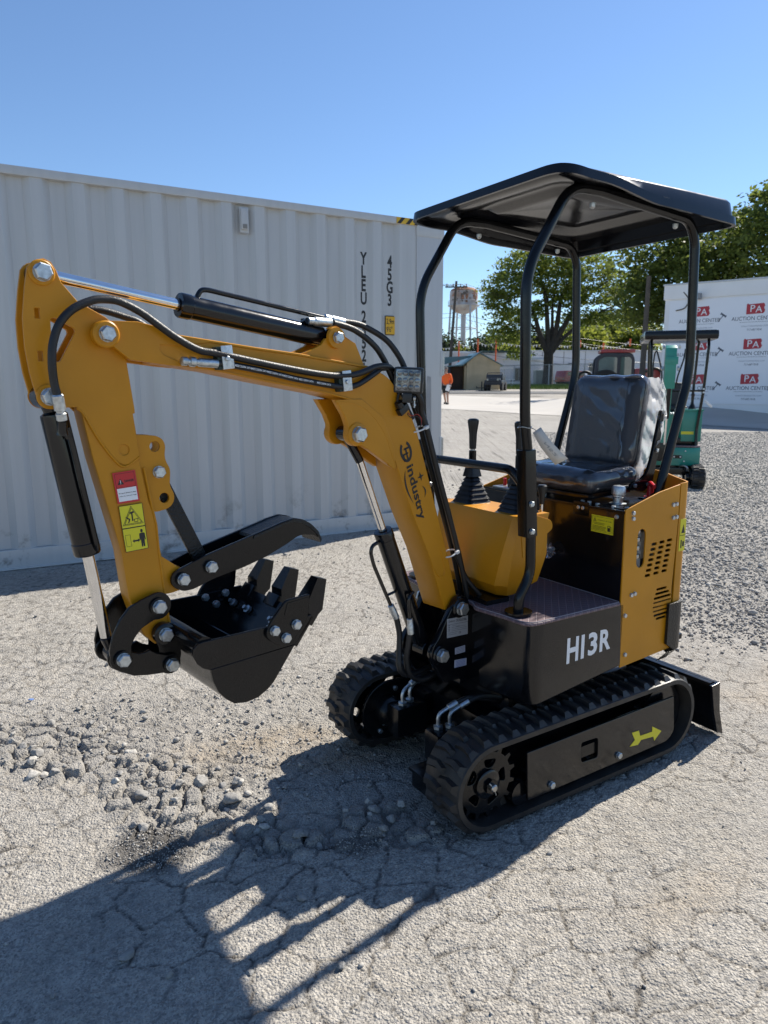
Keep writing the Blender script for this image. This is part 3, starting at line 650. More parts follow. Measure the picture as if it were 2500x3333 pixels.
# bright young trees under and behind the locust
for k, (lb, x, y, s, h, lm) in enumerate([
    ('yellow-green tree low behind the locust trunk', 21.5, 122, 1.1, 8.2, 'leafy'), ('yellow-green tree right of the locust trunk', 33.5, 124, 1.35, 10.2, 'leafy'), ('pale green tree between the utility pole and the white building', 43.0, 126, 1.4, 11.0, 'leafy'),
    ('dark tree left of the water tower legs', 11.6, 150, 1.35, 12.0, 'leafx'), ('low green tree under the water tower tank', 16.6, 165, 1.2, 9.0, 'leafy'), ('round dark tree right of the water tower', 20.9, 150, 1.25, 10.6, 'leafx'),
    ('dark distant tree behind the long white building', 26.5, 160, 1.7, 12, 'leafx'), ('dark distant tree seen between the locust limbs', 33.5, 160, 1.8, 12.5, 'leafx'), ('distant tree right of the locust crown', 41, 160, 1.8, 13, 'leafx'),
    ('distant tree beyond the tractor', 48, 160, 1.8, 13.5, 'leafx'), ('wide dark tree behind the pole and the tractor', 39.5, 135, 1.7, 15, 'leafd')]):
    q = np.random.default_rng(60 + k); r = 3.2 * s
    bl = [(q.uniform(-.5, .5) * r, q.uniform(-.4, .4) * r, h * q.uniform(.45, .82), r * q.uniform(.45, .7), r * .5, h * q.uniform(.14, .24)) for _ in range(7)] + [(0, 0, h * .6, r * .7, r * .6, h * .3)]
    tree(lb, (x, y), h * .3, .2 * s, bl, 4200 if y > 90 else 8000, (.30 if y > 90 else .2) * s, M[lm], 'trees round the yard', 80 + k, per=14)

# ---- water tower
M['tank'] = mat('peeling_tank_paint', (.52, .53, .54), .6, var=.0, scale=.45, col2=(.30, .20, .15))
M['rust'] = mat('rusty_roof', (.40, .17, .085), .8, var=.35, scale=.6)
M['towerleg'] = mat('faded_tower_paint', (.50, .50, .51), .6, var=.25, scale=.5)
M['stain'] = mat('dark_stain', (.16, .13, .11), .8, var=.5, scale=.9)
wx, wy = 19.55, 180.; wz = ter(wx, wy)
wt = empty('water_tower', (wx, wy, wz), 0, 'rust-topped old water tower on legs beyond the yard', 'water tower'); zf = lambda z: z - wz
mb = MB(); mb.lathe((0, 0, 0), (0, 0, 1), [(3.42, zf(20.8)), (3.44, zf(21.2)), (3.44, zf(23.6)), (3.38, zf(24.2))], M['tank'], 40); mb.build('tank', wt)
mb = MB(); mb.lathe((0, 0, 0), (0, 0, 1), [(3.38, zf(24.2)), (3.15, zf(24.6)), (2.5, zf(24.95)), (1.2, zf(25.2)), (.1, zf(25.3))], M['rust'], 40); mb.cyl((0, 0, zf(25.2)), (0, 0, zf(25.6)), .25, M['rust']); mb.build('roof', wt)
mb = MB(); mb.lathe((0, 0, 0), (0, 0, 1), [(.7, zf(18.9)), (1.8, zf(19.25)), (2.8, zf(19.9)), (3.40, zf(20.8))], M['tank'], 40); mb.build('tank_bottom', wt)
mb = MB(); mb.lathe((0, 0, 0), (0, 0, 1), [(3.4, zf(20.7)), (3.85, zf(20.75)), (3.85, zf(20.9)), (3.4, zf(20.95))], M['towerleg'], 40)
for k in range(24):
    a = 2 * PI * k / 24; mb.cyl((3.8 * math.cos(a), 3.8 * math.sin(a), zf(20.9)), (3.8 * math.cos(a), 3.8 * math.sin(a), zf(21.9)), .03, M['towerleg'], 5)
mb.tube([(3.8 * math.cos(a), 3.8 * math.sin(a), zf(21.9)) for a in np.linspace(0, 2 * PI, 40)], .035, M['towerleg'], 5); mb.build('balcony', wt)
mb = MB(); mb.cyl((0, 0, -.2), (0, 0, zf(19.1)), .62, M['towerleg'], 20); mb.build('riser_pipe', wt)
for k in range(4):
    a = R(20 + 90 * k); c, s = math.cos(a), math.sin(a); mb = MB(); mb.cyl((4.6 * c, 4.6 * s, -.2), (3.5 * c, 3.5 * s, zf(20.8)), .22, M['towerleg'], 10); mb.build('leg', wt)
mb = MB()
for zz, r in ((zf(10.3), 4.15), (zf(15.5), 3.85)):
    for k in range(4):
        a, b_ = R(20 + 90 * k), R(110 + 90 * k); mb.cyl((r * math.cos(a), r * math.sin(a), zz), (r * math.cos(b_), r * math.sin(b_), zz), .10, M['towerleg'], 6)
for z0, z1, r0, r1 in ((zf(10.3), zf(15.5), 4.15, 3.85), (zf(15.5), zf(20.6), 3.85, 3.5), (0, zf(10.3), 4.6, 4.15)):
    for k in range(4):
        a, b_ = R(20 + 90 * k), R(110 + 90 * k)
        mb.cyl((r0 * math.cos(a), r0 * math.sin(a), z0), (r1 * math.cos(b_), r1 * math.sin(b_), z1), .035, M['towerleg'], 5); mb.cyl((r0 * math.cos(b_), r0 * math.sin(b_), z0), (r1 * math.cos(a), r1 * math.sin(a), z1), .035, M['towerleg'], 5)
mb.build('bracing', wt)
mb = MB(); g = np.random.default_rng(4)
for k in range(46):   # flaked lettering and stains on the shell
    a = -PI / 2 + g.uniform(-1.0, 1.2); z = zf(g.uniform(21.3, 24.0)); w = g.uniform(.06, .35); h = g.uniform(.12, .5) if k % 3 else g.uniform(.5, 1.1)
    mb.add([(3.46 * math.cos(a + w * q), 3.46 * math.sin(a + w * q), z + h * e) for q in (-.3, 0, .3) for e in (-.5, .5)], [(0, 2, 3, 1), (2, 4, 5, 3)], M['stain'] if k % 2 else M['rust'])
mb.build('flaked_paint', wt)

# ---- utility poles and wires
M['pole'] = mat('weathered_pole', (.10, .085, .07), .9, var=.3, scale=2)
def pole(x, y, top, lean, arm, label, r=.14):
    z = ter(x, y); o = empty('utility_pole', (x, y, z), 0, label, 'utility pole', 'utility poles'); h = top - z
    mb = MB(); mb.tube([(0, 0, -.3), (lean * .5, 0, h * .5), (lean, 0, h)], [r * 1.2, r, r * .8], M['pole'], 10); mb.build('shaft', o)
    if arm:
        mb = MB(); mb.box((lean, -.12, h - .55), (2.1, .10, .13), M['pole']); mb.build('crossarm', o)
        for q in (-.9, -.3, .4, .95):
            mb = MB(); mb.cyl((lean + q, -.12, h - .48), (lean + q, -.12, h - .25), .06, M['towerleg'], 8); mb.build('insulator', o)
    return Vector((x + lean, y - .12, top - .3))
p1 = pole(6.25, 70, 11.2, .62, True, 'leaning dark utility pole with crossarm in front of the water tower')
p2 = pole(14.3, 40, 7.25, .05, False, 'grey utility pole rising left of the white auction building', .15)
o = empty('power_lines', p1, 0, 'thin overhead power lines running right from the crossarm pole', 'power line'); mb = MB()
for k, (dx, dz, tx, tz, dy) in enumerate([(-.9, 0, 38, -1.6, 30), (.4, 0, 38, -2.2, 30), (.95, 0, 38, -1.8, 30), (0, -2.6, 38, -4.5, 20), (0, -3.0, 38, -5.2, 20), (0, -5.4, 38, -6.0, 12), (0, -6.0, 38, -6.8, 12)]):
    mb.tube([(dx + (tx - dx) * i / 14, dy * i / 14, dz + (tz - dz) * i / 14 - 1.3 * 4 * (i / 14) * (1 - i / 14)) for i in range(15)], .016, M['ink'], 5)
    mb.tube([(dx - 26 * i / 8, dy * -.4 * i / 8, dz - .9 * 4 * (i / 8) * (1 - i / 8)) for i in range(9)], .016, M['ink'], 5)
mb.build('wire', o)

# ---- far white buildings
M['metalwall'] = mat('white_metal_siding', (.60, .62, .65), .55, var=.08, scale=.6)
M['metalroof'] = mat('pale_metal_roof', (.50, .54, .56), .45, var=.1, scale=.7)
M['dimglass'] = mat('dim_window_glass', (.03, .035, .04), .08, var=.1)
M['greyframe'] = mat('grey_frame', (.25, .26, .27), .6)
M['maroon'] = mat('maroon_awning', (.16, .035, .05), .7)
def window(par, x, y, z, w, h, nx=2):
    mb = MB(); mb.box((x, y, z), (w + .16, .08, h + .16), M['greyframe']); f = mb.build('window', par); mb = MB()
    for i in range(nx): mb.box((x - w / 2 + w / nx * (i + .5), y - .045, z), (w / nx - .06, .02, h - .06), M['dimglass'])
    mb.build('pane', f)
zb = 1.2
b1 = empty('metal_building', (0, 97, zb), 0, 'low pale grey metal building with one window behind the wooden shed', 'building')
mb = MB(); mb.box((14.4, 3, 2.05), (15.6, 6, 4.1), M['metalwall'])
for k in range(26): mb.box((6.9 + k * .6, -.02, 1.8), (.06, .05, 3.6), M['metalwall'])
mb.build('wall', b1)
mb = MB(); mb.plate([(6.3, 4.1), (22.4, 3.55), (22.4, 3.7), (6.3, 4.9)], -.3, 6.3, M['metalroof']); mb.build('roof', b1); window(b1, 18.1, -.05, 1.75, 1.2, 1.6)
b2 = empty('long_warehouse', (0, 108, 1.3), 0, 'long low white warehouse with dark windows and a red awning', 'building')
mb = MB(); mb.box((32.0, 4, 2.6), (24, 8, 5.2), M['metalwall'])
for k in range(8): mb.box((20.4 + k * 3.2, -.02, 2.6), (.08, .05, 5.2), M['greyframe'])
mb.build('wall', b2); mb = MB(); mb.box((32, 4, 5.28), (24.4, 8.4, .18), M['metalroof'], bev=.03); mb.build('roof', b2)
window(b2, 27.9, -.05, 2.9, .7, 1.1, 1); window(b2, 31.0, -.05, 2.9, .7, 1.1, 1)
mb = MB(); mb.lathe((25.0, -.9, 2.05), (1, 0, 0), [(.95, -1.5), (.95, 1.5)], M['maroon'], 20); mb.build('awning', b2)
b3 = empty('flat_roof_building', (0, 118, 1.4), 0, 'white flat-roofed building with green trim behind the shed roof', 'building')
mb = MB(); mb.box((14.5, 3, 2.7), (14, 6, 5.4), M['metalwall']); mb.box((12.8, -1, 2.6), (4.4, 2, 5.0), M['metalwall']); mb.build('wall', b3)
mb = MB(); mb.box((17.6, -.1, 5.45), (4.2, 6.6, .22), mat('dark_green_trim', (.03, .06, .05), .6)); mb.box((11.2, 3, 5.5), (7.4, 6.4, .2), M['metalroof']); mb.build('roof', b3)

# pennant string on orange posts along the roofs
o = empty('pennant_string', (0, 96, ter(20, 96)), 0, 'string of white and yellow pennants on orange posts above the roofs', 'bunting')
xs_ = [6.6, 9.9, 12.4, 14.8, 22.2, 25.9, 29.0, 32.5]; zt = [5.2, 5.45, 5.75, 5.75, 5.6, 5.6, 5.25, 5.75]; mp_ = MB(); g = np.random.default_rng(3)
M['pyel'] = mat('yellow_pennant', (.75, .68, .25), .7); M['conej'] = mat('orange_post', (.75, .13, .03), .6)
for k in range(len(xs_)):
    mb = MB(); mb.cyl((xs_[k], 0, 0), (xs_[k], 0, zt[k] + .25), .10, M['conej'], 8) if k in (0, 1, 2, 3) else mb.cyl((xs_[k], 0, zt[k] - .7), (xs_[k], 0, zt[k] + .25), .12, M['conej'], 8); mb.build('post', o)
    if k + 1 < len(xs_):
        n = int((xs_[k + 1] - xs_[k]) / .36)
        for i in range(n):
            t = (i + .5) / n; x = xs_[k] + (xs_[k + 1] - xs_[k]) * t; z = zt[k] + (zt[k + 1] - zt[k]) * t - .55 * 4 * t * (1 - t); q = g.uniform(-.08, .08)
            mp_.add([(x - .13, -.02, z), (x + .13, .02, z), (x + q, .06, z - .34)], [(0, 1, 2)], M['white'] if i % 3 else M['pyel'])
        mp_.tube([(xs_[k] + (xs_[k + 1] - xs_[k]) * i / 8, 0, zt[k] + (zt[k + 1] - zt[k]) * i / 8 - .55 * 4 * i / 8 * (1 - i / 8)) for i in range(9)], .015, M['nylon'], 4)
q = mp_.build('pennant', o, smooth=0, recalc=False); q['kind'] = 'stuff'

# ---- chain-link fence
def mat_mesh():
    m, nt, b = _nodes('chain_link'); N, L = nt.nodes, nt.links; out = N['Material Output']
    ge = N.new('ShaderNodeTexCoord'); mp = N.new('ShaderNodeMapping'); mp.inputs['Rotation'].default_value = (0, R(45), 0); L.new(ge.outputs['Object'], mp.inputs[0])
    sx = N.new('ShaderNodeSeparateXYZ'); L.new(mp.outputs[0], sx.inputs[0]); o = []
    for a in (0, 2):
        k = N.new('ShaderNodeMath'); k.operation = 'MULTIPLY'; k.inputs[1].default_value = 1 / .06; L.new(sx.outputs[a], k.inputs[0]); p = N.new('ShaderNodeMath'); p.operation = 'PINGPONG'; p.inputs[1].default_value = .5; L.new(k.outputs[0], p.inputs[0]); o.append(p)
    mn = N.new('ShaderNodeMath'); mn.operation = 'MINIMUM'; L.new(o[0].outputs[0], mn.inputs[0]); L.new(o[1].outputs[0], mn.inputs[1])
    lt = N.new('ShaderNodeMath'); lt.operation = 'LESS_THAN'; lt.inputs[1].default_value = .05; L.new(mn.outputs[0], lt.inputs[0])
    tr = N.new('ShaderNodeBsdfTransparent'); b.inputs['Base Color'].default_value = (.3, .3, .31, 1); b.inputs['Metallic'].default_value = .6
    s = N.new('ShaderNodeMixShader'); L.new(lt.outputs[0], s.inputs[0]); L.new(tr.outputs[0], s.inputs[1]); L.new(b.outputs[0], s.inputs[2]); L.new(s.outputs[0], out.inputs[0]); return m
fz = ter(18, 72); o = empty('chain_link_fence', (0, 72, fz), 0, 'galvanised chain-link fence with a top rail along the lawn', 'fence'); M['galv'] = mat('galvanised', (.34, .35, .36), .5, .6, scale=8)
mb = MB(); mb.tube([(9.5, 0, 2.0), (17, 0, 2.15), (30, 0, 2.4)], .035, M['galv'], 6); mb.build('rail', o)
for x, h in ((9.8, 2.0), (13.0, 2.1), (16.45, 2.2), (20, 2.2), (23.3, 2.25), (26.6, 2.3), (29.9, 2.4)):
    mb = MB(); mb.cyl((x, 0, -.2), (x, 0, h), .06, M['galv'], 8); mb.build('post', o)
mb = MB(); mb.add([(9.5, .02, 0), (30, .02, 0), (30, .02, 2.4), (17, .02, 2.15), (9.5, .02, 2.0)], [(0, 1, 2, 3, 4)], mat_mesh()); mb.build('wire_mesh', o, smooth=0)

# ---- wooden shed
M['boards'] = mat('raw_pine_boards', (.60, .47, .29), .75, var=.25, scale=1.2)
M['bluroof'] = mat('blue_green_metal_roof', (.085, .17, .19), .4, var=.15, scale=.8)
M['tarp'] = mat('dark_blue_tarp', (.035, .04, .075), .35, var=.5, scale=2.2, bump=1, bscale=4)
M['darkin'] = mat('dark_brown_boards', (.06, .035, .022), .8, var=.3, scale=2)
sz = 1.09; sh = empty('wooden_shed', (6.64, 58, sz), R(6), 'raw pine shed with blue-green metal roof behind the man in orange', 'shed')
mb = MB(); prof = [(0, 0), (2.74, 0), (2.74, 2.0), (1.0, 2.88), (0, 2.15)]
mb.plate(prof, 0, .06, M['boards']); mb.plate(prof, 3.3, 3.36, M['boards']); mb.box((2.70, 1.7, 1.0), (.06, 3.2, 2.0), M['boards'])
for k in range(1, 16): mb.box((k * .17, -.006, .96), (.014, .012, 1.92 if k > 1 else 1.9), M['boards'])
mb.build('wall', sh)
mb = MB(); mb.plate([(-.28, 1.98), (1.0, 2.90), (2.98, 1.86), (2.98, 1.93), (1.0, 2.98), (-.28, 2.06)], -.2, 3.6, M['bluroof']); mb.build('roof', sh)
mb = MB(); mb.plate([(-2.6, 1.75), (-.2, 1.92), (-.2, 2.0), (-2.6, 1.83)], .3, 3.4, M['bluroof']); mb.plate([(-2.6, 1.78), (.9, 2.7), (.9, 2.76), (-2.6, 2.55)], .9, 1.0, M['bluroof']); mb.build('lean_to_roof', sh)
mb = MB(); mb.box((-.62, 1.2, .95), (1.2, .05, 1.9), M['darkin']); mb.box((-.05, .3, .95), (.12, .12, 1.95), M['boards']); mb.build('open_bay', sh)
mb = MB(); mb.box((-1.9, .9, .95), (1.5, .06, 1.8), M['tarp'], bev=.02); mb.build('tarp_door', sh)

# ---- person walking
pz = ter(3.0, 35) + .0; sk_ = mat('skin', (.42, .24, .17), .6); hv = mat('orange_hi_vis_shirt', (.88, .13, .012), .7, var=.08); bk = mat('black_shorts', (.014, .014, .016), .8); shoe = mat('dark_shoes', (.03, .028, .025), .7); hair = mat('grey_hair', (.20, .18, .17), .9)
def skin_mesh(name, joints, bones, m, parent, sub=2):
    me = bpy.data.meshes.new(name); me.from_pydata([j[:3] for j in joints], bones, []); o = bpy.data.objects.new(name, me); COL.objects.link(o)
    o.modifiers.new('s', 'SKIN'); sm = o.modifiers.new('u', 'SUBSURF'); sm.levels = sm.render_levels = sub
    for v, j in zip(me.skin_vertices[0].data, joints): v.radius = (j[3], j[4] if len(j) > 4 else j[3])
    me.skin_vertices[0].data[0].use_root = True
    dg = bpy.context.evaluated_depsgraph_get(); me2 = bpy.data.meshes.new_from_object(o.evaluated_get(dg)); o.modifiers.clear(); o.data = me2; bpy.data.meshes.remove(me)
    me2.materials.clear(); me2.materials.append(m); me2.polygons.foreach_set('use_smooth', [True] * len(me2.polygons))
    if parent: o.parent = parent
    return o
pe = empty('person', (3.02, 35, pz), R(-20), 'man in orange shirt and black shorts walking past the container', 'person')
J = [(0, 0, .95, .13, .10), (0, 0, 1.15, .135, .10), (0, -.02, 1.38, .15, .10), (0, -.03, 1.50, .062), (0, -.05, 1.58, .062), (0, -.07, 1.66, .088, .10), (0, -.06, 1.74, .07),
     (.19, -.02, 1.42, .062), (.26, .03, 1.14, .048), (.24, -.10, .92, .036), (.24, -.16, .82, .032), (-.19, -.02, 1.42, .062), (-.27, .06, 1.14, .048), (-.25, 0, .90, .036), (-.25, -.03, .80, .032),
     (.095, 0, .86, .09), (.11, -.14, .50, .062), (.11, -.04, .10, .042), (.11, -.20, .04, .04), (-.095, 0, .86, .09), (-.11, .10, .50, .062), (-.11, .34, .14, .042), (-.11, .28, .04, .04)]
Bn = [(0, 1), (1, 2), (2, 3), (3, 4), (4, 5), (5, 6), (2, 7), (7, 8), (8, 9), (9, 10), (2, 11), (11, 12), (12, 13), (13, 14), (0, 15), (15, 16), (16, 17), (17, 18), (0, 19), (19, 20), (20, 21), (21, 22)]
skin_mesh('body', J, Bn, sk_, pe)
skin_mesh('shirt', [(0, .0, .90, .165, .14), (0, 0, 1.12, .175, .14), (0, -.02, 1.38, .165, .12), (0, -.03, 1.47, .075), (.20, -.02, 1.42, .085), (.27, .03, 1.14, .072), (.25, -.07, 1.0, .055), (-.20, -.02, 1.42, .085), (-.28, .05, 1.14, .072), (-.26, .02, 1.0, .055)], [(0, 1), (1, 2), (2, 3), (2, 4), (4, 5), (5, 6), (2, 7), (7, 8), (8, 9)], hv, pe)
skin_mesh('shorts', [(0, 0, .93, .15, .125), (.10, 0, .84, .11), (.115, -.12, .54, .095), (-.10, 0, .84, .11), (-.115, .08, .54, .095)], [(0, 1), (1, 2), (0, 3), (3, 4)], bk, pe)
for s_, (y0, z0) in ((1, (-.12, .05)), (-1, (.30, .06))): mb = MB(); mb.box((.11 * s_, y0, z0), (.10, .28, .11), shoe, bev=.04); mb.build('shoe', pe)
mb = MB(); mb.lathe((0, -.06, 1.70), (0, .1, 1), [(.097, 0), (.10, .04), (.085, .085), (.04, .11)], hair, 16); mb.box((0, -.17, 1.715), (.15, .10, .012), hair, bev=.004); mb.build('cap', pe)
mb = MB(); mb.box((0, -.135, 1.615), (.10, .04, .06), hair, bev=.018); mb.build('beard', pe)
mb = MB()
for s_ in (-1, 1): mb.box((.035 * s_, -.155, 1.685), (.03, .012, .014), M['ink'], bev=.004)
mb.build('eye', pe)
o = MB().box((0, 0, 0), (.20, .012, .30), M['white'], bev=.003).build('clipboard'); o.location = (3.10, 34.78, pz + .80); o.rotation_euler = (.1, .35, .1); tag(o, 'white sheet carried in the hand of the man in orange', 'clipboard')

# ---- vehicles far away
M['vdark'] = mat('dark_blue_vehicle_paint', (.018, .022, .035), .4); M['vred'] = mat('red_vehicle_paint', (.33, .03, .03), .3, coat=.4); M['vwhite'] = mat('white_vehicle_paint', (.62, .64, .66), .3, coat=.3)
M['tyre'] = mat('tyre_rubber', (.02, .02, .021), .8); M['glassd'] = mat('dark_vehicle_glass', (.03, .04, .045), .06, spec=.8)
def wheel(par, x, y, z, r, w=.2):
    mb = MB(); mb.lathe((x, y - w / 2, z), (0, 1, 0), [(r * .62, 0), (r * .95, .01), (r, .05), (r, w - .05), (r * .95, w - .01), (r * .62, w)], M['tyre'], 24); o = mb.build('wheel', par)
    mb = MB(); mb.lathe((x, y - w / 2 + .01, z), (0, 1, 0), [(r * .58, 0), (r * .5, .03), (.03, .02)], M['galv'], 16); mb.build('rim', o)
def car(name, label, cat, x, y, rz, paint, prof, glass, wheels, w=1.75, group=None):
    o = empty(name, (x, y, ter(x, y)), rz, label, cat, group); mb = MB(); mb.plate(fillet(prof, .08, 3), -w / 2, w / 2, paint, bev=.06); mb.build('body', o)
    for gl in glass:
        mb = MB(); mb.plate(fillet(gl, .05, 3), -w / 2 - .008, -w / 2 + .05, M['glassd'], bev=.004); mb.plate(fillet(gl, .05, 3), w / 2 - .05, w / 2 + .008, M['glassd'], bev=.004); mb.build('window', o)
    for wx_, r in wheels:
        for s in (-1, 1): wheel(o, wx_, s * (w / 2 - .1), r, r)
    for s in (-1, 1):
        mb = MB(); mb.box((prof[1][0] + .02 if False else prof[0][0] - .0, s * w * .36, .72), (.06, .28, .14), M['lens'], bev=.02); mb.build('headlight', o)
    return o
sedan = [(-2.2, .35), (2.2, .35), (2.25, .8), (1.55, .95), (.8, 1.42), (-.8, 1.45), (-1.5, 1.0), (-2.2, .9)]
suv = [(-2.1, .4), (2.1, .4), (2.15, 1.0), (1.2, 1.08), (.75, 1.68), (-1.9, 1.7), (-2.12, 1.0)]
car('parked_suv', 'dark red off-road SUV parked behind the tree trunk', 'car', 22.6, 86, R(28), M['vred'], suv, [[(-1.75, 1.12), (-.6, 1.12), (-.6, 1.58), (-1.7, 1.58)], [(-.5, 1.12), (.95, 1.12), (.6, 1.58), (-.5, 1.58)]], [(-1.3, .40), (1.3, .40)], group='cars parked beyond the lawn')
car('parked_car', 'white sedan parked right of the red SUV', 'car', 25.6, 90, R(200), M['vwhite'], sedan, [[(-1.3, 1.0), (-.05, 1.0), (-.05, 1.36), (-.8, 1.36)], [(.05, 1.0), (1.3, 1.0), (.75, 1.34), (.05, 1.36)]], [(-1.35, .34), (1.35, .34)], group='cars parked beyond the lawn')
car('parked_car', 'white car half hidden behind the wrapped seat back', 'car', 28.4, 92, R(160), M['vwhite'], suv, [[(-1.75, 1.12), (-.6, 1.12), (-.6, 1.58), (-1.7, 1.58)], [(-.5, 1.12), (.95, 1.12), (.6, 1.58), (-.5, 1.58)]], [(-1.3, .36), (1.3, .36)], group='cars parked beyond the lawn')
o = empty('cargo_trailer', (23.2, 95, ter(23, 95)), 0, 'white box trailer parked behind the red SUV', 'trailer'); mb = MB(); mb.box((0, 0, 1.65), (4.2, 2, 2.0), M['vwhite'], bev=.04); mb.box((0, 0, .58), (4.4, 1.8, .1), M['galv']); mb.build('box_body', o); wheel(o, -.4, -.9, .35, .35); wheel(o, .4, -.9, .35, .35)
o = empty('storage_bin', (18.05, 80, ter(18, 80)), 0, 'grey metal storage bin standing left of the tree trunk', 'bin'); mb = MB(); mb.box((-.6, 0, .8), (1.5, 1.4, 1.6), M['greyframe'], bev=.03)
for k in range(5): mb.box((-1.2 + k * .3, -.71, .8), (.05, .04, 1.5), M['greyframe'])
mb.build('body', o); mb = MB(); mb.box((-.6, 0, 1.66), (1.6, 1.5, .1), M['vwhite'], bev=.03); mb.build('lid', o)
# old dark utility truck front by the shed
o = empty('utility_buggy', (8.7, 56.2, ter(8.7, 56)), R(-20), 'small dark utility vehicle parked by the shed corner', 'utility vehicle')
mb = MB(); mb.box((0, 0, .62), (1.35, 2.0, .36), M['vdark'], bev=.06); mb.box((-.05, .4, 1.0), (1.3, 1.3, .5), M['vdark'], bev=.08); mb.box((.0, -.85, .8), (1.1, .5, .30), M['vdark'], bev=.1); mb.build('body', o)
mb = MB(); mb.tube(fillet([(-.6, -.25, 1.2), (-.6, -.2, 1.36), (.6, -.2, 1.36), (.6, -.25, 1.2)], .08, 3, False), .03, M['ink'], 6); mb.build('windscreen_frame', o)
for x_ in (-.4, .4): mb = MB(); mb.lathe((x_, -1.1, .84), (0, -1, 0), [(.09, 0), (.09, .03)], M['lens'], 14); mb.build('headlight', o)
for x_ in (-.62, .62):
    for y_ in (-.65, .7):
        mb = MB(); mb.lathe((x_ - .12, y_, .34), (1, 0, 0), [(.2, 0), (.33, .02), (.34, .07), (.34, .17), (.33, .22), (.2, .24)], M['tyre'], 22); mb.build('wheel', o)
o = empty('trailer_hitch_stand', (7.55, 55.6, ter(7.5, 55.6)), 0, 'black steel hitch bar on an upright stand before the shed', 'stand'); mb = MB(); mb.box((0, 0, .34), (.08, .08, .72), M['ink']); mb.box((.1, 0, .22), (1.0, .06, .06), M['ink']); mb.box((0, 0, .02), (.3, .3, .04), M['ink']); mb.box((-.4, 0, .27), (.07, .07, .16), M['ink']); mb.build('frame', o)
o = empty('picnic_table', (11.0, 66, ter(11, 66)), 0, 'white-topped picnic table on the lawn beside the shed', 'table'); mb = MB(); mb.box((0, 0, .75), (1.8, .75, .05), M['white']); mb.build('tabletop', o)
for s in (-1, 1):
    mb = MB(); mb.box((0, s * .7, .45), (1.8, .28, .05), M['white']); mb.build('bench', o); mb = MB(); mb.cyl((s * .65, -.6, 0), (s * .65, .2, .72), .03, M['galv'], 6); mb.cyl((s * .65, .6, 0), (s * .65, -.2, .72), .03, M['galv'], 6); mb.build('leg', o)
mb = MB(); mb.cyl((0, 0, .78), (0, 0, 1.72), .02, M['galv'], 6); mb.build('umbrella_pole', o); mb = MB(); mb.box((-.3, 0, 1.75), (2.0, .9, .05), M['white'], bev=.02); mb.build('shade_board', o)

# ---- red tractor
tx, ty = 14.9, 46.; o = empty('farm_tractor', (tx, ty, ter(tx, ty)), R(-12), 'red-roofed compact tractor with a dark glazed cab', 'tractor'); o.scale = (1.4, 1.4, 1.3)
cabg = mat('greenish_cab_glass', (.10, .16, .15), .05, spec=.8, var=.3, scale=1.5)
mb = MB(); mb.plate(fillet([(-1.1, .75), (.62, .75), (.62, 1.75), (.5, 2.02), (-.75, 2.05), (-1.05, 1.8)], .14, 4), -.72, -.64, M['vdark'], holes=[fillet([(-.92, .95), (-.12, .95), (-.12, 1.84), (-.68, 1.86), (-.92, 1.7)], .1, 4)[::-1], fillet([(.02, .95), (.5, .95), (.5, 1.7), (.42, 1.84), (.02, 1.84)], .08, 4)[::-1]], bev=.02)
mb.plate(fillet([(-1.1, .75), (.62, .75), (.62, 1.75), (.5, 2.02), (-.75, 2.05), (-1.05, 1.8)], .14, 4), .64, .72, M['vdark'], bev=.02); mb.box((-.2, 0, .75), (1.7, 1.4, .1), M['vdark'], bev=.02)
mb.build('cab_frame', o); mb = MB(); mb.box((-.5, -.68, 1.4), (.85, .012, .95), cabg); mb.box((.26, -.68, 1.4), (.5, .012, .95), cabg); mb.build('cab_glass', o)
mb = MB(); mb.box((-.12, 0, 2.12), (1.5, 1.45, .16), M['vred'], bev=.06); mb.build('roof', o)
mb = MB(); mb.box((1.35, 0, 1.0), (1.35, .75, .62), M['vred'], bev=.1); mb.build('hood', o)
for x_, r, y_ in ((-.6, .62, .85), (1.5, .40, .7)):
    for s in (-1, 1): wheel(o, x_, s * y_, r, r, .32)
mb = MB(); mb.tube(fillet([(1.0, -.5, 1.1), (1.6, -.5, 1.35), (2.2, -.5, .6)], .2, 4, False), .06, M['ink'], 8); mb.tube(fillet([(1.0, .5, 1.1), (1.6, .5, 1.35), (2.2, .5, .6)], .2, 4, False), .06, M['ink'], 8); mb.build('loader_arm', o)
mb = MB(); mb.tube([(.35, -.2, 1.15), (.15, -.2, 1.5)], .02, M['ink'], 6); mb.box((-.35, 0, 1.2), (.12, .5, .6), M['ink'], bev=.05); mb.build('driver_seat', o)
o = empty('coiled_hose', (13.25, 47.5, ter(13.2, 47.5)), 0, 'coil of black hose on a post left of the tractor cab', 'hose'); mb = MB()
for k in range(4): mb.tube([(.45 * math.cos(a) * (1 - .06 * k), .05 * k, 1.15 + .38 * math.sin(a) * (1 - .06 * k)) for a in np.linspace(.1, PI * 1.9, 24)], .05, M['hose'], 7)
mb.cyl((0, .1, 0), (0, .1, 1.2), .04, M['ink'], 6); mb.build('coil', o)

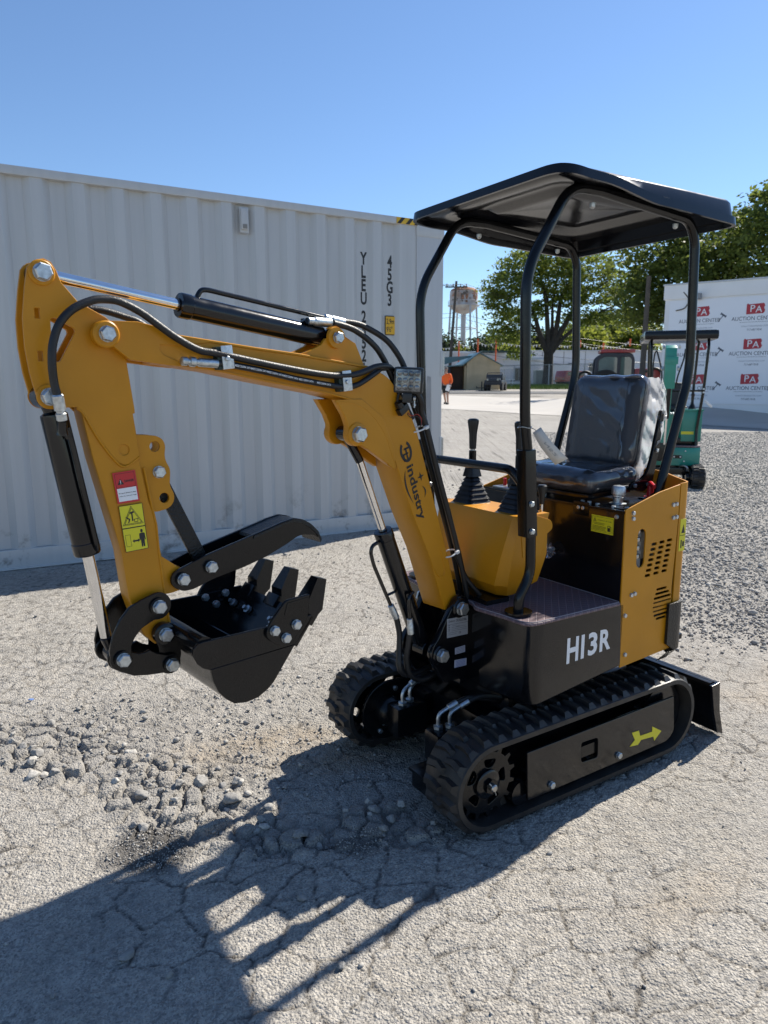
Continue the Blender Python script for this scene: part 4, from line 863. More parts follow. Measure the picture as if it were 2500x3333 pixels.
# ---- auction building with its printed banner
BW = R(math.degrees(math.atan2(-.564, .826))); BO = Vector((9.2, 24, 0))
bd_ = empty('auction_building', BO, BW, 'white block building carrying the printed auction banner at right', 'building')
M['blockwall'] = mat('white_block_wall', (.80, .80, .79), .7, var=.08, scale=1)
M['banner'] = mat('banner_vinyl', (.82, .83, .85), .5, var=.03, scale=.6)
mb = MB(); mb.box((6, 3, 2.25), (12, 6, 4.5), M['blockwall']); mb.build('wall', bd_)
mb = MB(); mb.box((6, 3, 4.36), (12.1, 6.1, .44), M['blockwall'], bev=.01); mb.box((6, 3, 4.60), (12.16, 6.16, .05), M['metalroof'], bev=.01); mb.build('roof_fascia', bd_)
mb = MB(); mb.box((.0, -.02, .66), (0.01, .01, .01), M['blockwall']); mb.tube(spline([(.55, -.04, 4.35), (.72, -.06, 4.1), (.62, -.05, 3.85), (.35, -.04, 3.78)], 6), .018, M['pole'], 6); mb.build('cable', bd_)
mb = MB(); mb.box((1.03, -.14, 4.18), (.16, .22, .18), M['greyframe'], bev=.02); mb.cyl((1.03, 0, 4.22), (1.03, -.14, 4.22), .03, M['greyframe']); mb.build('flood_light', bd_)
ba = empty('auction_banner', BO, BW, 'printed banner with red keystone badges hung on the white wall', 'banner')
mb = MB(); mb.box((6.2, -.012, 2.45), (12.1, .02, 3.28), M['banner'], bev=.003); mb.build('panel', ba)
TB = lambda x, z, y=-.026: Matrix.Translation((x, y, z)) @ Matrix.Rotation(R(90), 4, 'X')
M['bred'] = mat('badge_red', (.44, .03, .045), .5); M['bgrey'] = mat('print_grey', (.085, .095, .12), .6); M['bfaint'] = mat('print_faint_grey', (.30, .33, .38), .6)
def centred(mb, s, x, z, size, m, sx=1., off=0., y=-.026):
    vs = text2d(s, 0, off)[0]; w = (max(v[0] for v in vs) + min(v[0] for v in vs)) * size * sx; mb.text(s, TB(x - w / 2, z, y) @ Matrix.Diagonal((sx, 1, 1, 1)), m, size, off=off)
ink = MB(); faint = MB()
for ci in range(5):
    for ri, zc in enumerate((3.72, 2.665, 1.60)):
        xc = 1.12 + 1.56 * ci; mb = MB()
        mb.plate(fillet([(xc - .26, zc + .13), (xc - .23, zc + .16), (xc - .20, zc + .13), (xc + .22, zc + .15), (xc + .25, zc + .07), (xc + .22, zc + .02), (xc + .26, zc - .07), (xc + .22, zc - .15), (xc - .26, zc - .17)], .015, 2), -.0262, -.0235, M['bred'], bev=.0); kb = mb.build('keystone_badge', ba, smooth=0)
        mb = MB(); centred(mb, 'P', xc - .085, zc - .095, .29, M['white'], 1., .006, -.0285); centred(mb, 'A', xc + .085, zc - .115, .27, M['white'], 1., .006, -.0285); mb.build('lettering', kb, smooth=0)
        ink = MB()
        centred(ink, 'AUCTION CENTER', xc - .04, zc - .345, .165, M['bgrey'], .88); ink.box((xc - .02, -.0255, zc - .40), (.82, .001, .008), M['bgrey'])
        q = Matrix.Translation((xc + .62, -.0255, zc - .21)) @ Matrix.Rotation(R(35), 4, 'Y'); ink.box((0, 0, .07), (.15, .001, .05), M['bgrey'], q); ink.box((0, 0, -.06), (.022, .001, .24), M['bgrey'], q); ink.box((-.085, 0, .07), (.02, .001, .075), M['bgrey'], q); ink.box((.085, 0, .07), (.02, .001, .075), M['bgrey'], q)
        centred(faint, 'PAAUCTIONCENTER.COM', xc, zc - .545, .062, M['bfaint'], 1.); centred(ink, '717-687-7018', xc, zc - .66, .088, M['bgrey'], .82); ink.build('lettering', ba, smooth=0)
faint.build('small_lettering', ba, smooth=0)
# ================================================================== THE DIGGER
O_ = Vector((0.4457, 2.5313, 0)); YAW = R(180 + 32.6008)
ex = empty('mini_excavator', O_, YAW, 'orange and black mini excavator with raised arm, canopy and rubber tracks', 'excavator')
XP, PSI = .26, R(8.0)
BM = Matrix.Translation((XP, 0, 0)) @ Matrix.Rotation(PSI, 4, 'Z')     # boom frame: x forward along the arm, y to its left, z up
OR, BK, FB = M['orange'], M['black'], M['frameblack']

# ---------------- tracks and undercarriage
def belt_path(xf, xr, rf, rr, n=200):
    """centre line of the belt's outer face, as (x, z, tangent angle), evenly spaced"""
    zf, zr = rf, rr; p = []
    for a in np.linspace(-PI / 2, PI / 2, 40): p.append((xf + rf * math.cos(a), zf + rf * math.sin(a)))
    for a in np.linspace(PI / 2, 3 * PI / 2, 40): p.append((xr + rr * math.cos(a), zr + rr * math.sin(a)))
    p.append(p[0]); p = np.array(p); s = np.concatenate([[0], np.cumsum(np.linalg.norm(np.diff(p, axis=0), axis=1))]); S = np.linspace(0, s[-1], n, endpoint=False)
    P = np.stack([np.interp(S, s, p[:, 0]), np.interp(S, s, p[:, 1])], 1); T = np.roll(P, -1, 0) - np.roll(P, 1, 0); T /= np.linalg.norm(T, axis=1)[:, None]
    return P, T, s[-1]
def track(parent, yo, yi, xf=.385, xr=-.455, rf=.142, rr=.146, lugs=46, zb=.018, mats=None, wheels=True, outer=1):
    P, T, Ln = belt_path(xf, xr, rf, rr, lugs * 6); P = P + np.array([0, zb]); N_ = np.stack([T[:, 1], -T[:, 0]], 1)   # outward normal
    y0, y1 = min(yo, yi), max(yo, yi); k = len(P); mb = MB(); W_ = y1 - y0
    prof = [(y0, -.020), (y0, -.004), (y0 + .010, .001), (y1 - .010, .001), (y1, -.004), (y1, -.020), (y1 - .045, -.021), (y0 + .045, -.021)]
    vs = []; fs = []; q = len(prof)
    for i in range(k):
        for y, h in prof: vs.append((P[i, 0] + N_[i, 0] * h, y, P[i, 1] + N_[i, 1] * h))
    for i in range(k):
        for j in range(q): a = i * q + j; b = i * q + (j + 1) % q; c = ((i + 1) % k) * q + (j + 1) % q; d = ((i + 1) % k) * q + j; fs.append((a, b, c, d))
    mb.add(vs, fs, M['rubber']); t = mb.build('track', parent, smooth=40)
    mb = MB()
    def at(s, y, h):
        i = s % k; i0 = int(i); f = i - i0; a, b = i0 % k, (i0 + 1) % k; p = P[a] * (1 - f) + P[b] * f; n = N_[a] * (1 - f) + N_[b] * f; return (p[0] + n[0] * h, y, p[1] + n[1] * h)
    for L_ in range(lugs):
        for side in (0, 1):
            s0 = L_ * 6 + 3 * side
            ya, yb = (y0 + .004, y0 + W_ * .56) if side == 0 else (y1 - .004, y1 - W_ * .56); e = 1 if side == 0 else -1
            # a chevron block: wide at the belt edge, swept and narrow towards the middle
            base = [(s0 - 1.9, ya), (s0 + 1.9, ya), (s0 + 2.3, ya + e * W_ * .30), (s0 + 1.2, yb), (s0 - 1.2, yb), (s0 - .9, ya + e * W_ * .30)]
            top = [(s0 - .9, ya + e * .012), (s0 + .9, ya + e * .012), (s0 + 1.5, ya + e * W_ * .30), (s0 + .6, yb - e * .008), (s0 - .6, yb - e * .008), (s0 - .1, ya + e * W_ * .30)]
            v = [at(a, b, -.002) for a, b in base] + [at(a, b, .0145) for a, b in top]
            mb.add(v, [(6, 7, 8, 9, 10, 11)] + [(j, (j + 1) % 6, 6 + (j + 1) % 6, 6 + j) for j in range(6)], M['rubber'])
    mb.build('tread', t, smooth=20)
    if not wheels: return t
    mb = MB(); yc = (y0 + y1) / 2
    for L_ in range(lugs):
        s0 = L_ * 6 + 1.5
        v = [at(s0 + a, yc + b * .020, -.020) for a, b in ((-1.5, -1), (1.5, -1), (1.5, 1), (-1.5, 1))] + [at(s0 + a, yc + b * .014, -.048) for a, b in ((-.7, -1), (.7, -1), (.7, 1), (-.7, 1))]
        mb.add(v, [(4, 5, 6, 7)] + [(j, (j + 1) % 4, 4 + (j + 1) % 4, 4 + j) for j in range(4)], M['rubber'])
    mb.build('guide_teeth', t, smooth=20)
    so_ = 1 if yo > yi else -1; zc = rf + zb
    mb = MB(); out = []
    for a in range(15):
        for da, r in ((-.10, .100), (-.055, .118), (.055, .118), (.10, .100)): out.append((xf + r * math.cos(2 * PI * a / 15 + da), zc + r * math.sin(2 * PI * a / 15 + da)))
    holes = []
    for a in range(5):
        c = 2 * PI * a / 5 + .5; holes.append(fillet([(xf + r * math.cos(c + d), zc + r * math.sin(c + d)) for r, d in ((.050, -.28), (.080, -.34), (.080, .34), (.050, .28))], .012, 3)[::-1])
    yw = yo - so_ * .035; mb.plate(out, yw - so_ * .016, yw, FB, holes, .002)
    mb.lathe((xf, yw, zc), (0, so_, 0), [(.046, 0), (.046, .010), (.040, .014)], BK, 28); mb.lathe((xf, yw + so_ * .012, zc), (0, so_, 0), [(.024, 0), (.024, .016)], FB, 6); mb.build('sprocket', t)
    mb = MB(); mb.lathe((xf, yw + so_ * .014, zc), (0, so_, 0), [(.012, 0), (.012, .024), (.009, .027)], M['steel'], 14); mb.tube([(xf + .016, yw + so_ * .032, zc + .018), (xf, yw + so_ * .036, zc), (xf - .01, yw + so_ * .034, zc - .026)], .0018, M['zinc'], 6); mb.build('axle_end', t)
    mb = MB(); mb.lathe((xr, yo - so_ * .035, rr + zb), (0, -so_, 0), [(.05, 0), (.112, .004), (.114, .03), (.09, .035), (.09, .06), (.114, .065), (.112, .09), (.05, .095)], BK, 32); mb.build('idler', t)
    for xx in (.14, -.185, -.02, .25):
        mb = MB(); mb.lathe((xx, yo - so_ * .028, .078), (0, -so_, 0), [(.02, 0), (.042, .003), (.042, .028), (.030, .034), (.030, .062), (.042, .066), (.042, .09), (.02, .094)], BK, 24); mb.build('roller', t)
    mb = MB(); mb.plate([(.25, .085), (.25, .245), (-.50, .235), (-.50, .10), (-.44, .07), (.22, .07)], yi - so_ * -.03, yi + so_ * .06, FB, bev=.004); mb.build('side_frame', t)
    return t
TL = track(ex, .4125, .2475, xf=.397); TRt = track(ex, -.385, -.22, xf=.40)
SO = MB(); SO.plate(fillet([(.2543, .229), (.2442, .0615), (-.459, .066), (-.497, .0965), (-.4799, .237)], [.004, .004, .02, .02, .006], 3), .395, .404, BK, [fillet([(.007, .192), (.003, .1195), (-.078, .1155), (-.074, .1885)], .012, 4)[::-1]], bev=.002)
SO.box((-.11, .365, .15), (.60, .06, .04), FB); sp = SO.build('track_side_plate', TL)
mb = MB(); 
for x, z in ((.1424, .0847), (-.1845, .091)): mb.bolt((x, .404, z), (0, 1, 0), .021)
mb.build('bolt', sp if False else TL)
mb = MB(); mb.plate([(-.25, .1571), (-.2886, .1545), (-.2965, .1325), (-.364, .1295), (-.363, .150), (-.418, .118), (-.380, .0905), (-.3724, .1085), (-.3036, .1147), (-.288, .1005), (-.2434, .1065), (-.2692, .1245)], .4043, .4052, M['yellow'], bev=.0002)
mb.build('direction_arrow', TL, smooth=0)
mb = MB(); mb.plate([(.25, .085), (.25, .235), (-.48, .225), (-.48, .1), (-.44, .07), (.22, .07)], -.375, -.365, BK, bev=.002); mb.build('track_side_plate', TRt)
# centre frame, motors and their fittings
uc = MB(); uc.box((-.03, .03, .21), (.58, .50, .09), FB, bev=.01); uc.box((-.03, .03, .275), (.36, .34, .06), FB, bev=.008); uc.lathe((-.02, .02, .29), (0, 0, 1), [(.19, 0), (.19, .05), (.17, .055), (.17, .085)], FB, 40)
uc.box((.25, .225, .155), (.12, .05, .10), FB, bev=.006); uc.box((.25, -.165, .155), (.12, .05, .10), FB, bev=.006); uc.box((.10, .20, .235), (.35, .08, .02), FB); uc.box((.12, -.13, .235), (.35, .08, .02), FB); ucf = uc.build('undercarriage', ex)
def motor(y, s, xm=.375, zm=.160):
    mb = MB(); mb.plate(hull([(xm, zm, .115), (xm - .20, zm + .01, .10)]), y, y + s * .012, FB, bev=.003)
    mb.lathe((xm, y + s * .012, zm), (0, s, 0), [(.062, 0), (.062, .03), (.055, .045), (.055, .075)], FB, 28); mb.box((xm - .012, y + s * .115, zm + .012), (.13, .075, .11), FB, bev=.012); m_ = mb.build('travel_motor', ex)
    for q in (0, 1):
        mb = MB(); x0 = xm + .015 - .04 * q; y0 = y + s * (.125 - .012 * q); z0 = zm + .068
        mb.lathe((x0, y0, z0), (0, 0, 1), [(.017, 0), (.017, .010), (.011, .012)], M['zinc'], 6); mb.tube(fillet([(x0, y0, z0 + .01), (x0 + .002, y0, z0 + .05), (x0 - .04, y0 - s * .006, z0 + .068)], .03, 5, False), .0068, M['zinc'], 10)
        mb.cyl((x0 - .036, y0 - s * .005, z0 + .066), (x0 - .07, y0 - s * .011, z0 + .080), .0115, M['zinc'], 14, .002); mb.build('hose_fitting', m_)
        mb = MB(); mb.tube(spline([(x0 - .068, y0 - s * .011, z0 + .079), (x0 - .12, y0 - s * .02, z0 + .088), (x0 - .19, y0 - s * .03, z0 + .07), (x0 - .30, y0 - s * .03 , z0 + .02)], 6), .0095, M['hose'], 10); mb.build('hose', m_)
    mb = MB()
    for a in (1.9, 3.4, 5.2): mb.bolt((xm + .085 * math.cos(a), y + s * .012, zm + .085 * math.sin(a)), (0, s, 0), .017)
    mb.build('bolt', m_)
motor(-.218, 1); motor(.246, -1)
mb = MB(); mb.box((.47, .185, .13), (.10, .10, .012), FB, bev=.002); mb.box((.50, .185, .10), (.012, .10, .07), FB, bev=.002); mb.build('tie_down_bracket', ex)
# dozer blade at the rear
mb = MB(); cs = [(-.730, .235), (-.735, .20), (-.742, .12), (-.752, .05), (-.772, .014), (-.784, .014), (-.765, .05), (-.755, .12), (-.748, .20), (-.745, .235)]
mb.plate(cs, -.405, .412, FB, bev=.001); mb.box((-.722, .0, .226), (.03, .80, .016), FB, bev=.003)
mb.plate([(-.685, .234), (-.735, .240), (-.750, .12), (-.785, .012), (-.745, .03), (-.712, .12)], .412, .424, BK, bev=.0015); mb.plate([(-.685, .234), (-.735, .240), (-.750, .12), (-.785, .012), (-.745, .03), (-.712, .12)], -.417, -.405, BK, bev=.0015)
mb.box((-.55, .15, .15), (.40, .05, .05), FB, bev=.005); mb.box((-.55, -.10, .15), (.40, .05, .05), FB, bev=.005); mb.cyl((-.38, .03, .2), (-.72, .03, .16), .028, FB); mb.build('dozer_blade', ex)

# ---------------- platform, skirt and footwell
def planpath(xf, w, noser=.09):
    return fillet([(-.214, w, 0), (.204, w, 0), (.228, w * .35, 0), (.228, -w * .35, 0), (.204, -w, 0), (-.214, -w, 0)], [0, .045, .03, .03, .045, 0], 8, False)
mb = MB(); pp = planpath(.2, .364); n = len(pp); zt = lambda x: .622 + .012 * (x + .2) / .4; zbm = lambda x: .397 - .050 * (x + .2) / .4
rows_ = []
for f, ins in ((0, .006), (.015, .001), (.03, 0), (1, 0)): rows_.append([(x - (ins if x > .18 else 0), y * (1 - ins / .364), zbm(x) + (zt(x) - zbm(x)) * f) for x, y, z in pp])
vs = [v for r_ in rows_ for v in r_]; fs = [(k * n + i, k * n + i + 1, (k + 1) * n + i + 1, (k + 1) * n + i) for k in range(3) for i in range(n - 1)]
fs.append(tuple(range(n))); mb.add(vs, fs, BK); mb.build('skirt_panel', ex, smooth=40)
# floor plate and quilted mat
def slab(outl, z0, z1, m, bev): return MB().plate([(a, b) for a, b in outl], z0, z1, m, bev=bev, axis='z')
fl = [(x, y * .99) for x, y, z in pp]; slab(fl, .607, .622, FB, .002).build('floor_plate', ex)
mt = fillet([(-.196, .370), (.236, .370), (.240, .27), (.262, .14), (.235, .10), (.235, -.10), (.262, -.14), (.240, -.27), (.236, -.370), (-.196, -.370)], [.01, .05, .05, .02, .02, .02, .02, .05, .05, .01], 5)
mb = slab(mt, .6225, .634, M['mat'], .005); mo = mb.build('floor_mat', ex, smooth=50)
mb = MB(); bd = [(x * .985 - .001, y * .985, .6352) for x, y in mt]; mb.tube(bd + [bd[0]], .0016, mat('mat_thread', (.30, .27, .29), .8), 4); mb.build('stitching', mo)
# H13R lettering on the side
def quad_text(mb, s, TLp, TRp, BRp, BLp, v, m, off=0., frame='y', ext=0.):
    """fit a word into a quad given in the (x,z) plane, seen from the +y side"""
    vs, fs = text2d(s, ext, off); xs0 = min(q[0] for q in vs); xs1 = max(q[0] for q in vs); z0 = min(q[1] for q in vs); z1 = max(q[1] for q in vs); o = []
    for x, z, _ in vs:
        a = (x - xs0) / (xs1 - xs0); b = (z - z0) / (z1 - z0)
        t = (TLp[0] * (1 - a) + TRp[0] * a, TLp[1] * (1 - a) + TRp[1] * a); u = (BLp[0] * (1 - a) + BRp[0] * a, BLp[1] * (1 - a) + BRp[1] * a)
        o.append((u[0] * (1 - b) + t[0] * b, v, u[1] * (1 - b) + t[1] * b))
    mb.add(o, fs, m)
mb = MB()
for ch, a, b in (('H', 0, .255), ('1', .315, .385), ('3', .475, .685), ('R', .745, 1.)):
    L_ = lambda t, lo: (.0545 - .2115 * t, (.4650 if lo else .5535) + (.0115 if lo else -.003) * t)
    quad_text(mb, ch, L_(a, 0), L_(b, 0), L_(b, 1), L_(a, 1), .3648, M['white'], .030 if ch != '1' else .012)
mb.build('model_lettering', ex, smooth=0)

# ---------------- engine housing
side = [(-.1975, .953), (-.2002, .7295), (-.2005, .6298), (-.2150, .393), (-.4877, .4105), (-.4762, .642), (-.4851, .8815), (-.4835, 1.0195), (-.368, .9995)]
def stad(cx, cz, w, h, ang=0.):
    p = hull([(-(w - h) / 2, 0, h / 2), ((w - h) / 2, 0, h / 2)], 12) if w > h else hull([(0, -(h - w) / 2, w / 2), (0, (h - w) / 2, w / 2)], 12)
    c, s = math.cos(ang), math.sin(ang); return [(cx + a * c - b * s, cz + a * s + b * c) for a, b in p][::-1]
holes = [stad(-.2895, .811, .042, .137)]
for r_ in range(7):
    for c in range(3): holes.append(stad(-.360 - .0425 * c - .003 * 0 + .0042 * r_ * (1 - c * .12), .818 - .0183 * r_ + .0022 * c, .030, .0100))
vl_ = [(-.4185, .648, .058), (-.424, .632, .078), (-.4265, .616, .096), (-.4275, .600, .106), (-.4285, .584, .108), (-.4285, .568, .104), (-.4275, .552, .088), (-.4265, .538, .058)]
for x, z, w in vl_: holes.append(stad(x, z, w, .0085, -.02))
for s in (1, -1):
    mb = MB(); mb.plate(side, .358 * s, .364 * s, OR, holes, bev=.0012); hp = mb.build('engine_side_panel', ex)
    mb = MB()
    for x, z in ((-.2344, .9395), (-.2362, .9204), (-.4533, .902), (-.4714, .9034), (-.2502, .6506), (-.268, .653), (-.2235, .5812), (-.2354, .4374), (-.4482, .949), (-.4665, .9501)): mb.bolt((x, .364 * s, z), (0, s, 0), .0135)
    mb.build('bolt', hp)
# curved rear hood
arc = fillet([(-.489, .364, 0), (-.535, .364, 0), (-.715, .10, 0), (-.715, -.10, 0), (-.535, -.364, 0), (-.489, -.364, 0)], [0, .05, .22, .22, .05, 0], 10, False)
def wallstrip(path, z0, z1, th, m, mb):
    P = [Vector(p) for p in path]; n = len(P); inn = []
    for i in range(n):
        t = (P[min(i + 1, n - 1)] - P[max(i - 1, 0)]).normalized(); inn.append(P[i] + Vector((-t.y, t.x, 0)) * th)
    vs = [(p.x, p.y, z0(p)) for p in P] + [(p.x, p.y, z1(p)) for p in P] + [(p.x, p.y, z0(p)) for p in inn] + [(p.x, p.y, z1(p)) for p in inn]; fs = []
    for i in range(n - 1): fs += [(i, i + 1, n + i + 1, n + i), (2 * n + i, 3 * n + i, 3 * n + i + 1, 2 * n + i + 1), (n + i, n + i + 1, 3 * n + i + 1, 3 * n + i), (i, 2 * n + i, 2 * n + i + 1, i + 1)]
    fs += [(0, n, 3 * n, 2 * n), (n - 1, 3 * n - 1, 4 * n - 1, 2 * n - 1)]; return mb.add(vs, fs, m)
mb = MB(); wallstrip(arc, lambda p: .56, lambda p: 1.022 + .010 * min(1, max(0, (-.49 - p.x) / .2)), .006, OR, mb); hd = mb.build('rear_hood', ex)
mb = MB()
for lab in ((.865, .925), (.775, .845)):
    pass
mb.plate([(-.4985, .892), (-.532, .892), (-.532, .774), (-.4985, .774)], .3645, .3652, M['yellow'], bev=.0002); mb.plate([(-.507, .84), (-.527, .84), (-.517, .872)], .3653, .3657, M['ink'], bev=.0001); mb.box((-.516, .3655, .832), (.032, .0006, .002), M['ink']); mb.box((-.510, .3655, .80), (.006, .0006, .03), M['ink']); mb.box((-.522, .3655, .80), (.010, .0006, .018), M['ink']); mb.build('warning_sticker', hd, smooth=0)
garc = fillet([(-.452, .377, 0), (-.54, .377, 0), (-.728, .105, 0), (-.728, -.105, 0), (-.54, -.377, 0), (-.452, -.377, 0)], [0, .055, .22, .22, .055, 0], 10, False)
mb = MB(); wallstrip([p for p in garc], lambda p: .405 + .03 * (1 if p.x > -.47 else 0), lambda p: .586, .010, M['satin'], mb)
ga2 = [(p[0], p[1], 0) for p in garc]
P0 = [Vector((x, y, .405)) for x, y, z in ga2]; P1 = [Vector((x * .93, y * .95, .372)) for x, y, z in ga2]; n = len(P0)
mb.add([tuple(p) for p in P0 + P1], [(i, i + 1, n + i + 1, n + i) for i in range(n - 1)], M['satin']); mb.build('rear_guard', ex, recalc=False)
# front wall of the engine box, deck, back and insides
mb = MB(); mb.box((-.204, 0, .785), (.010, .716, .325), BK, bev=.001); fwp = mb.build('engine_front_panel', ex)
mb = MB(); mb.plate([(-.196, .362), (-.49, .360), (-.52, .345), (-.66, .17), (-.70, .06), (-.70, -.06), (-.66, -.17), (-.52, -.345), (-.49, -.360), (-.196, -.362)], .940, .948, FB, bev=.001, axis='z')
mb.box((-.30, .27, .949), (.16, .13, .003), FB); mb.build('engine_deck', ex)
mb = MB(); mb.box((-.42, 0, .41), (.44, .62, .02), FB); mb.box((-.40, .05, .62), (.24, .34, .30), M['greasy'], bev=.02); mb.cyl((-.36, .28, .52), (-.50, .28, .52), .06, M['greasy']); mb.cyl((-.30, .30, .74), (-.30, .30, .88), .02, M['steel']); mb.cyl((-.33, .31, .60), (-.33, .31, .92), .018, M['nylon'])
for k in range(4): mb.lathe((-.30, .335, .77 + .03 * k), (0, 0, 1), [(.014, 0), (.016, .006), (.014, .014)], M['steel'], 10)
mb.box((-.40, .29, .80), (.16, .02, .10), M['steel']); mb.build('engine', ex)
mb = MB()
for y, z in ((.328, .925), (.18, .9345), (.16, .9345)): mb.bolt((-.199, y, z), (1, 0, 0), .013)
mb.build('bolt', fwp); MB().box((-.198, .17, .932), (.004, .07, .05), FB, bev=.001).build('hinge', fwp)
# fuel sticker: seen from the front, its left is +y towards the viewer's right
mb = MB(); FX = lambda a, b: (-.1975, .2195 + .097 * a, .858 + .060 * b)
def fq(a0, b0, a1, b1, m, k): e = .0004 * k; mb.add([(-.1985 + e, FX(a, b)[1], FX(a, b)[2]) for a, b in ((a0, b0), (a1, b0), (a1, b1), (a0, b1))], [(0, 1, 2, 3)], m)
fq(0, 0, 1, 1, M['yellow'], 0)
for z in (.08, .92): fq(.02, z - .006, .98, z + .006, M['ink'], 1)
for a in (.02, .97): fq(a, .08, a + .012, .92, M['ink'], 1)
for i, (a, b_, z) in enumerate([(.08, .62, .55), (.14, .58, .48), (.06, .66, .36), (.06, .68, .29), (.06, .62, .22), (.06, .70, .15)]): fq(a, z, b_, z + .022, M['ink'], 1)
fq(.74, .16, .86, .50, M['ink'], 1); fq(.765, .38, .835, .47, M['yellow'], 2); fq(.89, .18, .905, .44, M['ink'], 1); fq(.86, .42, .90, .45, M['ink'], 1); fq(.88, .16, .93, .19, M['ink'], 1)
tri = [(.09, .64), (.23, .64), (.16, .86)]; mb.add([(-.1981, FX(*q)[1], FX(*q)[2]) for q in tri], [(0, 1, 2)], M['ink']); tri = [(.115, .665), (.205, .665), (.16, .81)]; mb.add([(-.1977, FX(*q)[1], FX(*q)[2]) for q in tri], [(0, 1, 2)], M['yellow']); fq(.153, .68, .167, .76, M['ink'], 3)
tv, tf = text2d('HYDRAULIC OIL TANK', 0, .01); tw = max(q[0] for q in tv); mb.add([(-.1981, *FX(.29 + .62 * q[0] / tw, .71 + q[1] * .085)[1:]) for q in tv], tf, M['ink'])
mb.build('fuel_sticker', fwp, smooth=0)
mb = MB(); g = np.random.default_rng(2); v, f = ico(3); p = v * np.array([.022, .020, .024]) * (1 + .25 * g.normal(size=(len(v), 1))); mb.add([tuple(q) for q in p + np.array([-.17, .045, .755])], [tuple(q) for q in f], M['film']); mb.cyl((-.20, .045, .76), (-.18, .045, .755), .008, M['steel']); mb.build('wrapped_tap', ex)
mb = MB(); mb.lathe((-.301, .246, .948), (0, 0, 1), [(.030, 0), (.030, .004), (.018, .006), (.018, .024), (.022, .028), (.022, .034), (.0245, .037), (.0245, .058), (.020, .066), (.008, .068)], M['zinc'], 12); mb.lathe((-.301, .246, .948), (0, 0, 1), [(.040, 0), (.040, .003)], FB, 24); mb.build('filler_cap', ex)
mb = MB(); mb.lathe((-.505, .225, .948), (0, 0, 1), [(.022, 0), (.022, .008), (.013, .012), (.011, .05)], M['redplastic'], 14); mb.tube([(-.535, .185, .998), (-.505, .225, 1.004), (-.475, .265, .998)], [.007, .010, .007], M['redplastic'], 10); mb.box((-.505, .225, .950), (.07, .05, .006), FB, bev=.002); mb.build('isolator_key', ex)
mb = MB()
for x, y in ((-.225, .29), (-.225, .22), (-.245, .33), (-.36, .30), (-.24, .14), (-.24, .17), (-.24, -.05)): mb.bolt((x, y, .948), (0, 0, 1), .014)
mb.build('bolt', ex)
mb = MB(); mb.box((-.27, -.25, .952), (.12, .14, .008), M['steel'], bev=.002); mb.lathe((-.25, -.24, .955), (0, 0, 1), [(.022, 0), (.022, .03), (.016, .034)], M['blackplastic'], 16); mb.lathe((-.29, -.21, .955), (0, 0, 1), [(.018, 0), (.016, .028)], M['blackplastic'], 14); mb.cyl((-.26, -.30, .955), (-.26, -.30, .985), .007, M['redplastic']); mb.lathe((-.31, -.29, .955), (0, 0, 1), [(.02, 0), (.02, .014), (.014, .02)], M['zinc'], 14); mb.build('switch_panel', ex)
def knob_lever(x, y, z0, z1, lean, name='control_lever'):
    mb = MB(); mb.cyl((x, y, z0), (x + lean, y, z1 - .05), .005, M['chrome'], 10); o = mb.build(name, ex); mb = MB(); mb.lathe((x + lean, y, z1 - .055), (0, 0, 1), [(.008, 0), (.011, .03), (.0165, .052), (.0165, .062), (.013, .066)], M['blackplastic'], 16); mb.build('knob', o)
knob_lever(.0, .172, .80, 1.020, 0); knob_lever(-.24, -.13, .94, 1.085, .0)

# ---------------- control console with two joysticks
mb = MB(); hw = .213; x1 = .150
def ring(z, xf, xr, w, ch): return [(xf, -w + ch, z), (xf, w - ch, z), (xf - ch * .8, w, z), (xr, w, z), (xr, -w, z), (xf - ch * .8, -w, z)]
rg = [ring(.655, .150, .095, .150, .03), ring(.700, .185, .02, .185, .035), ring(.80, .190, .010, .213, .03), ring(.925, .158, .010, .213, .018), ring(.940, .148, .0, .209, .014)]
vs = [p for r_ in rg for p in r_]; fs = [(k * 6 + i, k * 6 + (i + 1) % 6, k * 6 + 6 + (i + 1) % 6, k * 6 + 6 + i) for k in range(4) for i in range(6)] + [tuple(range(24, 30)), tuple(range(6))[::-1]]
mb.add(vs, fs, OR)
for s in (1, -1): mb.plate(fillet([(.140, .946), (.060, .937), (.0, .917), (-.010, .905), (-.012, .885), (.028, .862), (.04, .80), (.12, .80)], [0, .01, .012, .01, .02, .025, 0, 0], 4), s * .2115, s * .2155, OR, bev=.001)
mb.box((.165, .0, .635), (.10, .30, .03), FB); cs_ = mb.build('control_console', ex, smooth=25)
